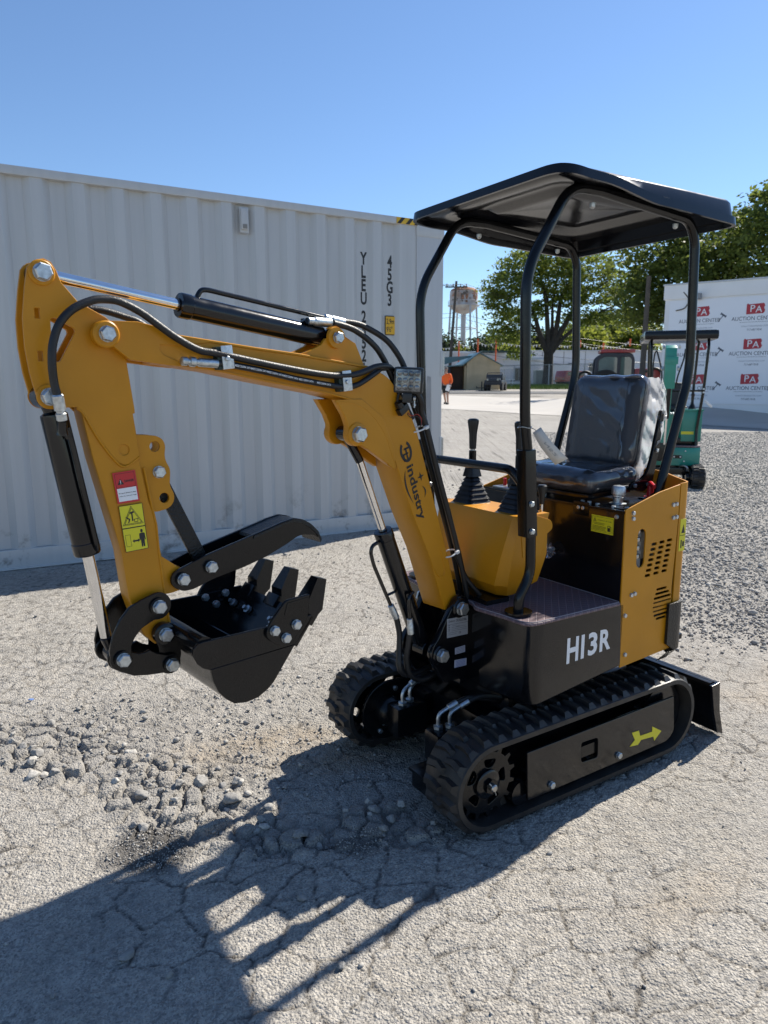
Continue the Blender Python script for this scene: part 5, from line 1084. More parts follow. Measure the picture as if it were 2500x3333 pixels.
for s in (1, -1):
    jx, jy = .068, (.128 if s > 0 else -.118); mb = MB()
    for k in range(6):
        w0 = .052 - .0055 * k; z0 = .938 + .0165 * k
        sq0 = [(jx + a * (w0 + .004), jy + b * (w0 + .004), z0) for a, b in ((1, 1), (-1, 1), (-1, -1), (1, -1))]; sq1 = [(jx + a * (w0 - .007), jy + b * (w0 - .007), z0 + .0165) for a, b in ((1, 1), (-1, 1), (-1, -1), (1, -1))]
        r0 = fillet(sq0, .016, 4); r1 = fillet(sq1, .014, 4); n = len(r0); mb.add(r0 + r1, [(i, (i + 1) % n, n + (i + 1) % n, n + i) for i in range(n)] + [tuple(range(n))[::-1], tuple(range(n, 2 * n))], M['blackplastic'])
    r0 = fillet([(jx + a * .028, jy + b * .028, 1.035) for a, b in ((1, 1), (-1, 1), (-1, -1), (1, -1))], .012, 4); r1 = [(jx + (p[0] - jx) * .62, jy + (p[1] - jy) * .62, 1.082) for p in r0]; n = len(r0); mb.add(r0 + r1, [(i, (i + 1) % n, n + (i + 1) % n, n + i) for i in range(n)] + [tuple(range(n, 2 * n))], M['blackplastic'])
    bt = mb.build('joystick', ex, smooth=30)
    mb = MB(); mb.cyl((jx, jy, 1.07), (jx, jy, 1.130), .0135, FB, 16, .001); mb.cyl((jx, jy, 1.128), (jx, jy, 1.138), .0085, M['steel'], 12)
    mb.lathe((jx, jy, 1.136), (0, 0, 1), [(.0125, 0), (.0135, .02), (.0145, .055), (.018, .080), (.0205, .096), (.020, .104), (.014, .109), (.004, .110)], M['blackplastic'], 20); mb.build('handle', bt)

# ---------------- seat in its plastic wrapping
def cushion(mb, c, d, m, r=.03, X=None, puff=.008, n=14):
    """soft rounded box"""
    bm = bmesh.new(); bmesh.ops.create_cube(bm, size=2); bmesh.ops.subdivide_edges(bm, edges=bm.edges[:], cuts=n, use_grid_fill=True); vs = []
    for v in bm.verts:
        q = v.co.copy(); e = Vector((max(-1 + r / d[0] * 2, min(1 - r / d[0] * 2, q.x)), max(-1 + r / d[1] * 2, min(1 - r / d[1] * 2, q.y)), max(-1 + r / d[2] * 2, min(1 - r / d[2] * 2, q.z))))
        w = Vector(((q.x - e.x) * d[0] / 2, (q.y - e.y) * d[1] / 2, (q.z - e.z) * d[2] / 2)); w = w.normalized() * r if w.length > 1e-6 else w
        p = Vector((e.x * d[0] / 2, e.y * d[1] / 2, e.z * d[2] / 2)) + w; k = max(0, 1 - abs(q.x) ** 2) * max(0, 1 - abs(q.y) ** 2); p.z += (1 if q.z > 0 else -1) * puff * k if abs(q.z) > .99 else 0; vs.append(p + Vector(c))
    bm.verts.index_update(); fs = [[v.index for v in f.verts] for f in bm.faces]; bm.free(); mb.add(vs, fs, m, X)
SX = Matrix.Translation((-.345, 0, 1.018)) @ Matrix.Rotation(R(3), 4, 'Y')
st = MB(); cushion(st, (0, 0, 0), (.265, .385, .062), M['seat'], .026, SX, .010); st.box((0, 0, -.045), (.23, .34, .02), FB, SX, .004); seat = st.build('seat', ex, smooth=60)
BX = Matrix.Translation((-.505, 0, 1.225)) @ Matrix.Rotation(R(-8.5), 4, 'Y') @ Matrix.Rotation(R(90), 4, 'Y')   # cushion z axis -> forward
mb = MB(); pro = fillet([(-.165, -.160), (-.165, .160), (.05, .172), (.165, .160), (.165, -.160), (.05, -.172)], [.06, .06, .05, .03, .03, .05], 6)
cushion(mb, (0, 0, 0), (.345, .320, .075), M['seat'], .036, BX, .006); 
for s in (1, -1): cushion(mb, (0, s * .128, .008), (.335, .07, .07), M['seat'], .030, BX, .004, 8)
cushion(mb, (-.06, 0, .015), (.19, .20, .05), M['seat'], .02, BX, .004, 8); cushion(mb, (.105, 0, .015), (.12, .20, .05), M['seat'], .02, BX, .004, 8)
bk_ = mb.build('backrest', ex, smooth=60)
# film: a loose wrinkled bag over each cushion
def bag(name, parent, c, d, X, amp, seed, r=.045, extra=None):
    mb = MB(); cushion(mb, c, d, M['film'], r, None, .004, 26); V = np.array(mb.v); x = V
    w = (np.sin(x[:, 0] * 41 + np.sin(x[:, 1] * 17 + seed) * 2.5) * np.sin(x[:, 1] * 29 + x[:, 0] * 13 + seed) + .7 * np.sin(x[:, 1] * 63 + x[:, 0] * 37 + np.sin(x[:, 2] * 40)) + .5 * np.sin(x[:, 0] * 97 - x[:, 1] * 51))
    cen = np.array(c); nrm = (V - cen) / np.array(d); nrm /= np.linalg.norm(nrm, axis=1)[:, None] + 1e-9; V = V + nrm * (w * amp)[:, None]
    if extra is not None: V = extra(V)
    mb.v = [tuple(X @ Vector(p)) for p in V]; return mb.build(name, parent, smooth=80)
bag('plastic_wrap', seat, (0, 0, 0), (.276, .398, .072), SX, .0014, 1.)
def flare(V):
    k = np.clip((V[:, 1] - .12) / .06, 0, 1) * np.clip((.08 - V[:, 0]) / .2, 0, 1); V = V.copy(); V[:, 2] -= k * .05; V[:, 1] += k * .03 * (1 + .6 * np.sin(V[:, 0] * 40)); return V
bag('plastic_wrap', bk_, (0, 0, -.004), (.362, .332, .098), BX, .0014, 2.3, .045)
fl_ = []; NU, NV = 16, 26
for j in range(NV + 1):
    t = j / NV; zz = 1.395 - .40 * t; wd = .078 * math.sin(PI * min(1, .18 + t * .95)) ** .8 + .008; y0 = .142 + .008 * t; xb = -.535 + .045 * t
    for i in range(NU + 1):
        q = i / NU; wr = .008 * math.sin(t * 31 + q * 7 + 2 * math.sin(q * 9)) + .006 * math.sin(t * 53 - q * 19)
        fl_.append((xb - .05 * math.sin(q * 2.2) + wr * (.4 + q), y0 + wd * q + wr * .6, zz - .012 * q + wr * .5))
mb = MB(); mb.add(fl_, [(j * (NU + 1) + i, j * (NU + 1) + i + 1, (j + 1) * (NU + 1) + i + 1, (j + 1) * (NU + 1) + i) for j in range(NV) for i in range(NU)], M['flap']); mb.build('plastic_flap', bk_, smooth=80, recalc=False)
for s in (1, -1):
    mb = MB(); pl = fillet([(-.42, 1.012), (-.40, .985), (-.49, .975), (-.535, 1.005), (-.552, 1.09), (-.583, 1.27), (-.560, 1.275), (-.522, 1.10), (-.502, 1.045), (-.47, 1.02)], .018, 4)
    mb.plate(pl, s * .205, s * .211, FB, bev=.001); mb.plate(pl, s * .198, s * .2, FB, bev=.0005)
    for x, z in ((-.432, 1.0), (-.505, 1.0), (-.545, 1.125), (-.562, 1.225)): mb.bolt((x, s * .211, z), (0, s, 0), .013, M['zinc'])
    mb.build('seat_bracket', ex)

# ---------------- canopy frame
FRP = [(.187, .645), (.187, .690), (.140, .760), (.145, .90), (.170, 1.15), (.187, 1.25), (.203, 1.700), (.035, 1.958), (-.10, 1.962), (-.555, 1.930), (-.597, 1.870), (-.622, 1.410), (-.482, .955)]
RRD = [0, .05, .07, 0, 0, .1, .08, .07, .0, .06, .05, .08, 0]
for s in (1, -1):
    pth = fillet([(a, s * .272, b) for a, b in FRP], RRD, 7, False); mb = MB(); mb.tube(pth, .0165, FB, 20); po = mb.build('canopy_post', ex, smooth=50)
    mb = MB(); ax = Vector((.020, 0, .276)).normalized(); Xs = Matrix.Translation((.168, s * .272, 1.028)) @ Matrix.Rotation(math.atan2(.020, .276), 4, 'Y')
    mb.box((0, 0, 0), (.044, .044, .278), FB, Xs, .004); mb.build('post_sleeve', po)
    mb = MB()
    for z in (.997, .908): x = .168 + (z - 1.028) * .0725; mb.bolt((x + .004, s * .2945, z), (0, s, 0), .0165); mb.bolt((x + .027, s * .272, z + .004), (1, 0, 0), .0165) if False else None
    for z in (.997, .908): x = .168 + (z - 1.028) * .0725; mb.bolt((x, s * .2495, z), (0, -s, 0), .0165)
    mb.build('bolt', po); MB().lathe((.187, s * .272, .640), (0, 0, 1), [(.045, 0), (.045, .006)], FB, 20).build('base_ring', po)
    mb = MB()
    for x, z in ((-.0685, 1.944), (-.482, 1.930)): mb.mark().lathe((x, s * .272, z - .022), (0, 0, -1), [(.010, 0), (.010, .004), (.0085, .012), (.004, .016)], M['zinc'], 12)
    mb.build('roof_bolt', po)
    mb = MB(); mb.lathe((-.485, s * .272, .945), (-.3, 0, 1), [(.028, 0), (.028, .02), (.02, .03)], FB, 18); mb.build('post_foot', po)
mb = MB(); mb.tube(fillet([(.175, -.262, 1.04), (.188, -.225, 1.100), (.188, .222, 1.100), (.175, .262, 1.05)], .055, 7, False), .0150, FB, 16); mb.build('guard_rail', ex, smooth=50)
# ---------------- canopy roof: moulded, drooping sides, stepped lip
def lipz(x):
    t = max(0., min(1., (.02 - x) / .29)); t = t * t * (3 - 2 * t); return 1.948 + .008 * max(0, min(1, (x - .06) / .11)) - .031 * t - .012 * max(0, min(1, (-.30 - x) / .38))
out = fillet([(.186, -.392, 0), (.186, .386, 0), (-.685, .386, 0), (-.685, -.386, 0)], [.085, .085, .05, .05], 9)
dense = []
for i in range(len(out)):
    a = Vector(out[i]); b = Vector(out[(i + 1) % len(out)]); k = max(1, int((b - a).length / .03))
    for j in range(k): dense.append(a.lerp(b, j / k))
n = len(dense); cx_ = -.2535; mb = MB(); L_ = []
def inset(d, dz, zabs=None):
    r_ = []
    for p in dense:
        q = Vector((p.x, p.y, 0)); sx_ = (.4315 - d) / .4315; sy = (.386 - d) / .386; z = lipz(p.x) + dz if zabs is None else zabs(p.x, p.y, lipz(p.x)); r_.append((cx_ + (q.x - cx_) * sx_, q.y * sy, z))
    return r_
topz = lambda x, y, l: 1.987 + .003 * max(0, min(1, (.1 - x) / .5))
rings = [inset(.010, -.0), inset(0, .0), inset(.003, .026), inset(.010, .029), inset(.017, 0, lambda x, y, l: max(l + .029, topz(x, y, l) - .012)), inset(.024, 0, lambda x, y, l: topz(x, y, l) - .003), inset(.038, 0, topz), inset(.10, 0, lambda x, y, l: topz(x, y, l) + .002), inset(.22, 0, lambda x, y, l: topz(x, y, l) + .006), inset(.36, 0, lambda x, y, l: topz(x, y, l) + .008)]
inner = [inset(.010, .0), inset(.013, .020), inset(.022, .023), inset(.030, 0, lambda x, y, l: max(l + .022, topz(x, y, l) - .024)), inset(.050, 0, lambda x, y, l: topz(x, y, l) - .020), inset(.12, 0, lambda x, y, l: topz(x, y, l) - .018), inset(.15, 0, lambda x, y, l: topz(x, y, l) - .004), inset(.20, 0, lambda x, y, l: topz(x, y, l) - .004), inset(.225, 0, lambda x, y, l: topz(x, y, l) - .018), inset(.27, 0, lambda x, y, l: topz(x, y, l) - .016), inset(.36, 0, lambda x, y, l: topz(x, y, l) - .010)]
for rr in (rings, inner):
    vs = [p for r_ in rr for p in r_]; fs = [(k * n + i, k * n + (i + 1) % n, (k + 1) * n + (i + 1) % n, (k + 1) * n + i) for k in range(len(rr) - 1) for i in range(n)]; fs.append(tuple(range((len(rr) - 1) * n, len(rr) * n)))
    mb.add(vs, fs, mat('canopy_plastic', (.006, .007, .010), .13, var=.2, scale=3, bump=.10, bscale=7, spec=.32, rvar=.10) if 'canopy_plastic' not in bpy.data.materials else bpy.data.materials['canopy_plastic'])
mb.build('canopy', ex, smooth=42)

# ================================================================== ARM (boom frame)
u = lambda *a: list(a)
# swing bracket
mb = MB(); brk = [(.060, .640), (.040, .6615), (.010, .661), (-.014, .640), (-.026, .590), (-.049, .360), (.097, .368), (.150, .448), (.166, .482), (.152, .515), (.128, .535), (.098, .585)]
for s in (1, -1): mb.plate(fillet(brk, .014, 3), s * .060, s * .082, BK, bev=.003)
for s in (1, -1): mb.lathe((.034, s * .082, .622), (0, s, 0), [(.034, 0), (.034, .006), (.030, .009)], BK, 24); mb.lathe((.125, s * .082, .478), (0, s, 0), [(.034, 0), (.034, .006), (.030, .009)], BK, 24)
mb.box((-.02, 0, .47), (.05, .124, .21), FB, bev=.004); mb.cyl((-.055, 0, .36), (-.055, 0, .60), .045, FB, 24, .004); mb.box((-.055, 0, .355), (.16, .17, .018), BK, bev=.004); brk_o = mb.build('swing_bracket', ex, BM)
mb = MB()
for x, z in ((.034, .622), (.125, .478)):
    for s in (1, -1): mb.bolt((x, s * .091, z), (0, s, 0), .040)
mb.build('bolt', brk_o)
mb = MB(); mb.plate([(.0914, .5943), (-.0103, .5852), (-.0112, .519), (.0909, .5273)], .0822, .0828, M['silver'], bev=.0001)
QP = lambda a, b: (.0914 - .1017 * a, .5943 - .0091 * a - (.0668) * (1 - b))
def qpt(mb, s, a0, a1, b0, b1, m, v): quad_text(mb, s, QP(a0, b1), QP(a1, b1), QP(a1, b0), QP(a0, b0), v, m, .01)
qpt(mb, 'Gindustry', .06, .36, .76, .92, M['ink'], .0832); qpt(mb, 'CFG INDUSTRIAL', .42, .94, .78, .91, M['ink'], .0832); qpt(mb, 'CE', .56, .68, .13, .24, M['ink'], .0832)
def qbar(mb, a0, a1, b0, b1, m, v): mb.add([(QP(a, b)[0], v, QP(a, b)[1]) for a, b in ((a0, b0), (a1, b0), (a1, b1), (a0, b1))], [(0, 1, 2, 3)], m)
qbar(mb, 0, 1, .675, .69, M['ink'], .0832)
for k, (a0, a1) in enumerate(((.2, .45), (.2, .9), (.2, .95), (.2, .95), (.05, .5), (.05, .45))): b = .60 - .09 * k; qbar(mb, a0, a1, b, b + .012, M['ink'], .0832); qbar(mb, .06, .14, b + .02, b + .05, M['ink'], .0832) if k < 4 else None
qpt(mb, 'H13R', .45, .6, .50, .56, M['ink'], .0832); mb.build('maker_plate', brk_o, smooth=0)
mb = MB(); mb.plate([(.0504, .4822), (.0007, .4811), (0, .4567), (.0498, .4592)], .0822, .0826, M['lilac'], bev=.0001)
for k in range(4): mb.box((.025, .0828, .4625 + .005 * k), (.042, .0002, .0011), M['ink'])
mb.build('sticker', brk_o, smooth=0); mb = MB(); mb.plate([(.0519, .4393), (-.0082, .4322), (-.0083, .4059), (.0522, .4113)], .0822, .0826, M['lilac'], bev=.0001)
for k in range(5): mb.box((.022, .0828, .412 + .005 * k), (.048 - .006 * (k % 2), .0002, .0016), mat('blue_print', (.10, .16, .42), .6) if 'blue_print' not in bpy.data.materials else bpy.data.materials['blue_print'])
mb.build('sticker', brk_o, smooth=0)
mb = MB()
for x, z in ((-.10, .50), (-.145, .49)): mb.cyl((x, .12, z), (x + .012, .155, z + .003), .008, M['steel'], 10); mb.cyl((x + .012, .155, z + .003), (x + .018, .175, z + .004), .0055, M['zinc'], 6)
mb.build('grease_nipple', brk_o)

# boom: one bent box with its cheeks and brackets
bo = [(1.060, 1.4955), (.9821, 1.4791), (.772, 1.4574), (.6461, 1.4464), (.4069, 1.4178), (.352, 1.399), (.3222, 1.383), (.2499, 1.3041), (.2086, 1.2219), (.1597, 1.0822), (.1022, .9145), (.0538, .7722), (.012, .645), (.020, .600), (.0739, .616), (.1559, .8294), (.2267, .969), (.2934, 1.1226), (.330, 1.208), (.372, 1.270), (.430, 1.312), (.5607, 1.3408), (.7531, 1.3722), (.890, 1.3970), (1.004, 1.4110), (1.035, 1.4135)]
bo[12:14] = [(.016, .652), (.024, .606)]
mb = MB(); mb.plate(fillet(bo, [.0] * 5 + [.03, .03] + [0] * 11 + [.05, .05, .04] + [0] * 5, 5), -.053, .053, OR, bev=.0025)
# top plate with overhanging edge
tp = [(.985, 1.4795), (.772, 1.4576), (.646, 1.4466), (.4069, 1.418)]
for s in (1, -1): mb.tube([(a, s * .0535, b - .003) for a, b in tp], .0038, OR, 6); mb.tube([(a, s * .0532, b + .002) for a, b in ((.89, 1.3985), (.753, 1.3738), (.56, 1.3425), (.43, 1.313))], .003, OR, 6)
boom = mb.build('boom', ex, BM)
for s in (1, -1):
    mb = MB(); fk = [(.886, 1.4665), (.9731, 1.4780), (1.0354, 1.4965), (1.0774, 1.5042), (1.151, 1.5025)] + [(1.151 + .029 * math.cos(a), 1.4732 + .029 * math.sin(a)) for a in np.linspace(PI / 2, -PI / 2 - .5, 12)] + [(1.1005, 1.4192), (1.004, 1.4085), (.958, 1.405), (.985, 1.418), (1.02, 1.432), (1.030, 1.445), (1.028, 1.455), (.97, 1.456)]
    mb.plate(fk, s * .040, s * .0565, OR, bev=.0015); mb.lathe((1.151, s * .0565, 1.4732), (0, s, 0), [(.0295, 0), (.0295, .004), (.026, .0065)], OR, 28); mb.build('fork_plate', boom)
mb = MB()
for s in (1, -1): mb.bolt((1.151, s * .063, 1.4732), (0, s, 0), .031)
mb.build('bolt', boom)
ck = [(.5246, 1.3235), (.4932, 1.2778), (.4820, 1.2504)] + [(.4501 + .0345 * math.cos(a), 1.2239 + .0345 * math.sin(a)) for a in np.linspace(.35, -2.0, 10)] + [(.4052, 1.1771), (.3682, 1.1534), (.3301, 1.1292), (.300, 1.112), (.305, 1.175), (.35, 1.27), (.43, 1.325)]
for s in (1, -1): MB().plate(ck, s * .034, s * .0565, OR, bev=.002).lathe((.4501, s * .0565, 1.2239), (0, s, 0), [(.033, 0), (.033, .004), (.029, .006)], OR, 26).build('cylinder_cheek', boom)
mb = MB()
for s in (1, -1): mb.bolt((.4501, s * .062, 1.2239), (0, s, 0), .040)
tb = [(.650, 1.440), (.5973, 1.4579), (.5625, 1.4729), (.5480, 1.490)] + [(.5158 + .031 * math.cos(a), 1.4931 + .031 * math.sin(a)) for a in np.linspace(2.9, .9, 8)] + [(.4436, 1.4814), (.4080, 1.412), (.5, 1.42)]
for s in (1, -1): mb.bolt((.5158, s * .056, 1.4931), (0, s, 0), .027)
mb.build('bolt', boom)
for s in (1, -1): MB().plate(tb, s * .032, s * .0445, OR, bev=.0015).lathe((.5158, s * .0445, 1.4931), (0, s, 0), [(.030, 0), (.028, .009)], OR, 24).build('cylinder_bracket', boom)
mb = MB(); lw = spline([(.1456, .8078), (.128, .770), (.105, .740), (.0856, .7363), (.0774, .7556), (.085, .79), (.0959, .8245)], 4)
mb.tube([(a, .0532, b) for a, b in lw], .0028, OR, 6)
wl = spline([(.5246, 1.318), (.46, 1.312), (.40, 1.285), (.345, 1.225), (.318, 1.165), (.300, 1.115), (.330, 1.130)], 4); mb.tube([(a, .0545, b) for a, b in wl], .0032, OR, 6); mb.build('weld_bead', boom)
# maker lettering on the boom
mb = MB(); LG = Vector((.2555, .1, 1.162)); dv = Vector((.0615, 0, .1833)).normalized()   # text runs down the boom
def boomtxt(s, t0, t1, w, off, m=M['ink'], fat=.02, ital=0.):
    """word running downwards between t0 and t1 metres below the emblem; w = letter height across the boom"""
    vs, fs = text2d(s, 0, fat); x0 = min(q[0] for q in vs); x1 = max(q[0] for q in vs); z1 = max(q[1] for q in vs); dn = -dv; rt = Vector((-dv.z, 0, dv.x))
    o = []
    for x, z, _ in vs: p = LG + dn * (t0 + (t1 - t0) * (x - x0) / (x1 - x0)) + rt * (off + w * z / .72); o.append((p.x, .0542, p.z))
    mb.add(o, fs, m)
boomtxt('industry', .045, .232, .030, -.012)
rt = Vector((-dv.z, 0, dv.x))
def lp(t, o): p = LG - dv * t + rt * o; return (p.x, p.z)
ring_ = [lp(.0 + .034 * math.cos(a), .024 * math.sin(a)) for a in np.linspace(-2.6, 2.6, 30)] + [lp(.0 + .025 * math.cos(a), .0155 * math.sin(a)) for a in np.linspace(2.6, -2.6, 30)]
mb.plate(ring_, .0538, .0543, M['ink'], bev=0)
for t0, t1, o0, o1 in ((-.012, .030, -.002, .004), (-.012, -.006, -.006, .016), (.004, .009, -.014, .008), (.004, .028, -.016, -.010)): mb.plate([lp(t0, o0), lp(t1, o0), lp(t1, o1), lp(t0, o1)], .0538, .0543, M['ink'], bev=0)
sw = [lp(.055 + .115 * i / 14, -.020 - .016 * math.sin(PI * (i / 14) ** .8)) for i in range(15)] + [lp(.17 - .115 * i / 14, -.020 - .010 * math.sin(PI * (1 - i / 14) ** .8)) for i in range(1, 15)]
mb.plate(sw, .0538, .0543, M['ink'], bev=0)
st_ = [(lp(.098 + r_ * math.cos(a), .034 + r_ * math.sin(a))) for a, r_ in [(i * PI / 4, .015 if i % 2 == 0 else .0045) for i in range(8)]]; mb.plate(st_, .0538, .0543, M['ink'], bev=0)
sw2 = [lp(.128 + .040 * i / 10, .030 + .012 * math.sin(PI * i / 10)) for i in range(11)] + [lp(.168 - .040 * i / 10, .030 + .007 * math.sin(PI * i / 10)) for i in range(1, 11)]; mb.plate(sw2, .0538, .0543, M['ink'], bev=0)
mb.build('maker_lettering', boom, smooth=0)

# stick
top = [(1.2605, 1.6238), (1.2798, 1.6178), (1.2935, 1.6037), (1.3017, 1.5618), (1.3105, 1.499), (1.3110, 1.4413), (1.3058, 1.3883), (1.2945, 1.3316), (1.2852, 1.3178), (1.268, 1.3114), (1.2411, 1.3142), (1.2165, 1.3152), (1.201, 1.2998), (1.1762, 1.2499), (1.1445, 1.201), (1.132, 1.187), (1.1189, 1.1798), (1.100, 1.184), (1.0824, 1.2001), (1.0867, 1.255), (1.0916, 1.2978), (1.0868, 1.2985), (1.0868, 1.3080), (1.0991, 1.4184), (1.108, 1.445), (1.1100, 1.488), (1.140, 1.512), (1.1973, 1.5411), (1.2291, 1.5786), (1.2374, 1.6029), (1.2463, 1.6178)]
hl = fillet([(1.2563, 1.5028), (1.2453, 1.5042), (1.2083, 1.4833), (1.2074, 1.4765), (1.2445, 1.411), (1.2575, 1.4141)], .006, 3)[::-1]
sqh = [[(x - .005, z - .0105), (x + .005, z - .0105), (x + .005, z + .0105), (x - .005, z + .0105)] for x, z in ((1.2815, 1.5113), (1.2818, 1.4236))]
ph = circ((1.1176, 1.2153), .0125)[::-1]
sb = [(1.212, 1.330), (1.1884, 1.198), (1.1519, 1.0443), (1.1353, .9737), (1.129, .862), (1.118, .815), (1.098, .762), (1.0703, .7309), (1.0458, .7290), (1.022, .745), (1.0232, .7676), (1.0329, .8511), (1.0394, .9524), (1.0559, 1.0608), (1.0654, 1.0903), (1.0835, 1.195), (1.095, 1.330)]
sb = [(1.210, 1.33), (1.188, 1.198), (1.1535, 1.0443), (1.138, .9737), (1.1275, .862), (1.114, .815), (1.0965, .762), (1.0703, .7315), (1.0458, .7295), (1.024, .747), (1.0252, .7676), (1.0355, .8511), (1.0410, .9524), (1.0559, 1.0608), (1.0654, 1.0903), (1.0835, 1.195), (1.095, 1.330)]
mb = MB(); mb.plate(sb, -.028, .028, OR, bev=.002)
for s in (1, -1): mb.tube([(a, s * .0282, b) for a, b in ((1.072, 1.17), (1.058, 1.075), (1.050, 1.03), (1.047, .96), (1.0385, .85), (1.031, .775))], .0030, OR, 6)
mb.box((1.20, 0, 1.38), (.012, .05, .11), OR); mb.tube([(a, .0306, b) for a, b in spline([(1.2165, 1.313), (1.201, 1.2975), (1.1762, 1.2475), (1.1445, 1.1985), (1.1189, 1.1765), (1.0824, 1.197)], 4)], .0026, OR, 6)
stick = mb.build('stick', ex, BM)
for s in (1, -1):
    mb = MB(); mb.plate(top, s * .0225, s * .031, OR, [hl, ph] + sqh, bev=.0014); mb.lathe((1.267, s * .031, 1.5942), (0, s, 0), [(.0265, 0), (.0265, .003), (.024, .005)], OR, 26); mb.lathe((1.2716, s * .031, 1.3384), (0, s, 0), [(.0265, 0), (.0265, .003), (.024, .005)], OR, 26); mb.build('stick_plate', stick)
mb = MB(); mb.plate([(1.3017, 1.5618), (1.3105, 1.499), (1.3110, 1.4413), (1.3058, 1.3883), (1.2990, 1.355), (1.2930, 1.355), (1.3000, 1.3883), (1.3052, 1.4413), (1.3047, 1.499), (1.2959, 1.5618)], -.0235, .0235, OR, bev=.0005) if False else None
mb.box((1.19, 0, 1.44), (.010, .046, .09), OR); 
for x, z in ((1.267, 1.5942), (1.2716, 1.3384)):
    for s in (1, -1): mb.bolt((x, s * .036, z), (0, s, 0), .033)
mb.build('bolt', stick)
tbk = [(1.09, 1.2496), (1.0361, 1.2447), (1.0189, 1.2346), (1.0133, 1.2171), (1.0176, 1.1985), (1.0150, 1.181), (1.0048, 1.1628), (1.0058, 1.1438), (1.0087, 1.1217), (.9966, 1.098), (1.0012, 1.0759), (1.0169, 1.0646), (1.0518, 1.059), (1.075, 1.10)]
for s in (1, -1): MB().plate(fillet(tbk, .010, 3), s * .014, s * .0235, OR, [circ((1.0408, 1.2186), .0125)[::-1], circ((1.0236, 1.0927), .0125)[::-1]], bev=.0012).build('thumb_lug', stick)
for s in (1, -1): MB().plate(fillet([(1.05, .9567), (1.0278, .9397), (.999, .915), (.972, .905), (.972, .868), (1.0037, .8540), (1.04, .8512)], .012, 3), s * .018, s * .0275, OR, bev=.0012).build('thumb_lug', stick)
# warning stickers on the stick
def sticker(name, parent, TLp, TRp, BRp, BLp, v, base, items):
    mb = MB()
    def P(a, b):
        t = (TLp[0] + (TRp[0] - TLp[0]) * a, TLp[1] + (TRp[1] - TLp[1]) * a); l = (BLp[0] + (BRp[0] - BLp[0]) * a, BLp[1] + (BRp[1] - BLp[1]) * a); return (l[0] + (t[0] - l[0]) * b, l[1] + (t[1] - l[1]) * b)
    def poly(ps, m, k): mb.plate([P(*q) for q in ps], v + .0003 * k, v + .0003 * (k + 1), m, bev=0)
    poly([(0, 0), (1, 0), (1, 1), (0, 1)], base, 0)
    for it in items:
        if it[0] == 'p': poly(it[1], it[2], it[3])
        elif it[0] == 't': quad_text(mb, it[1], P(it[2], it[5]), P(it[3], it[5]), P(it[3], it[4]), P(it[2], it[4]), v + .0003 * (it[7] + 1), it[6], it[8] if len(it) > 8 else 0.)
    return mb.build(name, parent, smooth=0)
rc = lambda a0, b0, a1, b1: [(a0, b0), (a1, b0), (a1, b1), (a0, b1)]
def frame(a0, b0, a1, b1, w, h, m, k): return [('p', rc(a0, b0, a1, b0 + h), m, k), ('p', rc(a0, b1 - h, a1, b1), m, k), ('p', rc(a0, b0, a0 + w, b1), m, k), ('p', rc(a1 - w, b0, a1, b1), m, k)]
INK, YL, WH = M['ink'], M['yellow'], M['white']
sticker('danger_sticker', stick, (1.1491, 1.1634), (1.0952, 1.1678), (1.0880, 1.0931), (1.1404, 1.0905), .0312, M['red'],
        [('p', rc(.08, .06, .93, .48), WH, 1)] + frame(.07, .50, .93, .95, .012, .008, INK, 1) + [('p', [(.14, .60), (.43, .60), (.285, .79)], INK, 1), ('p', rc(.272, .655, .298, .74), WH, 2), ('p', rc(.272, .62, .298, .64), WH, 2),
         ('t', 'DANGER', .46, .88, .655, .735, INK, 1, .03), ('t', 'No one is allowed to stand', .12, .89, .305, .345, INK, 2, .015), ('t', 'within the operation range', .12, .89, .205, .245, INK, 2, .015)])
def man(x, y, s): # standing figure
    return [('p', [(x + s * .16 * math.cos(a), y + s * (.86 + .10 * math.sin(a))) for a in np.linspace(0, 2 * PI, 12, endpoint=False)], INK, 2), ('p', [(x - s * .36, y + s * .70), (x - s * .28, y + s * .75), (x + s * .28, y + s * .75), (x + s * .36, y + s * .70), (x + s * .40, y + s * .36), (x + s * .27, y + s * .36), (x + s * .24, y + s * .55), (x + s * .22, 0 + y), (x + s * .03, y), (x, y + s * .32), (x - s * .03, y), (x - s * .22, y), (x - s * .24, y + s * .55), (x - s * .27, y + s * .36), (x - s * .40, y + s * .36)], INK, 2)]
tri = lambda q: [(.5 + (a - .5) * q, .42 + (b - .42) * q) for a, b in ((.06, .12), (.94, .12), (.5, .95))]
sticker('crush_warning_sticker', stick, (1.1393, 1.0848), (1.0830, 1.0879), (1.0784, 1.0325), (1.1346, 1.0304), .0312, YL, frame(0, 0, 1, 1, .02, .02, INK, 1) + [('p', tri(1), INK, 1), ('p', tri(.92), YL, 2), ('p', tri(.84), INK, 3), ('p', tri(.76), YL, 4)] +
        [('p', rc(.46, .28, .52, .66), INK, 5), ('p', [(.40, .60), (.60, .64), (.58, .72), (.42, .68)], INK, 5), ('p', [(.56, .22), (.70, .22), (.74, .38), (.54, .36)], INK, 5), ('p', [(.585, .25), (.68, .25), (.705, .35), (.57, .34)], YL, 6), ('p', [(.28, .22), (.33, .22), (.40, .38), (.30, .46), (.24, .44), (.33, .36)], INK, 5), ('p', rc(.22, .44, .27, .50), INK, 5)])
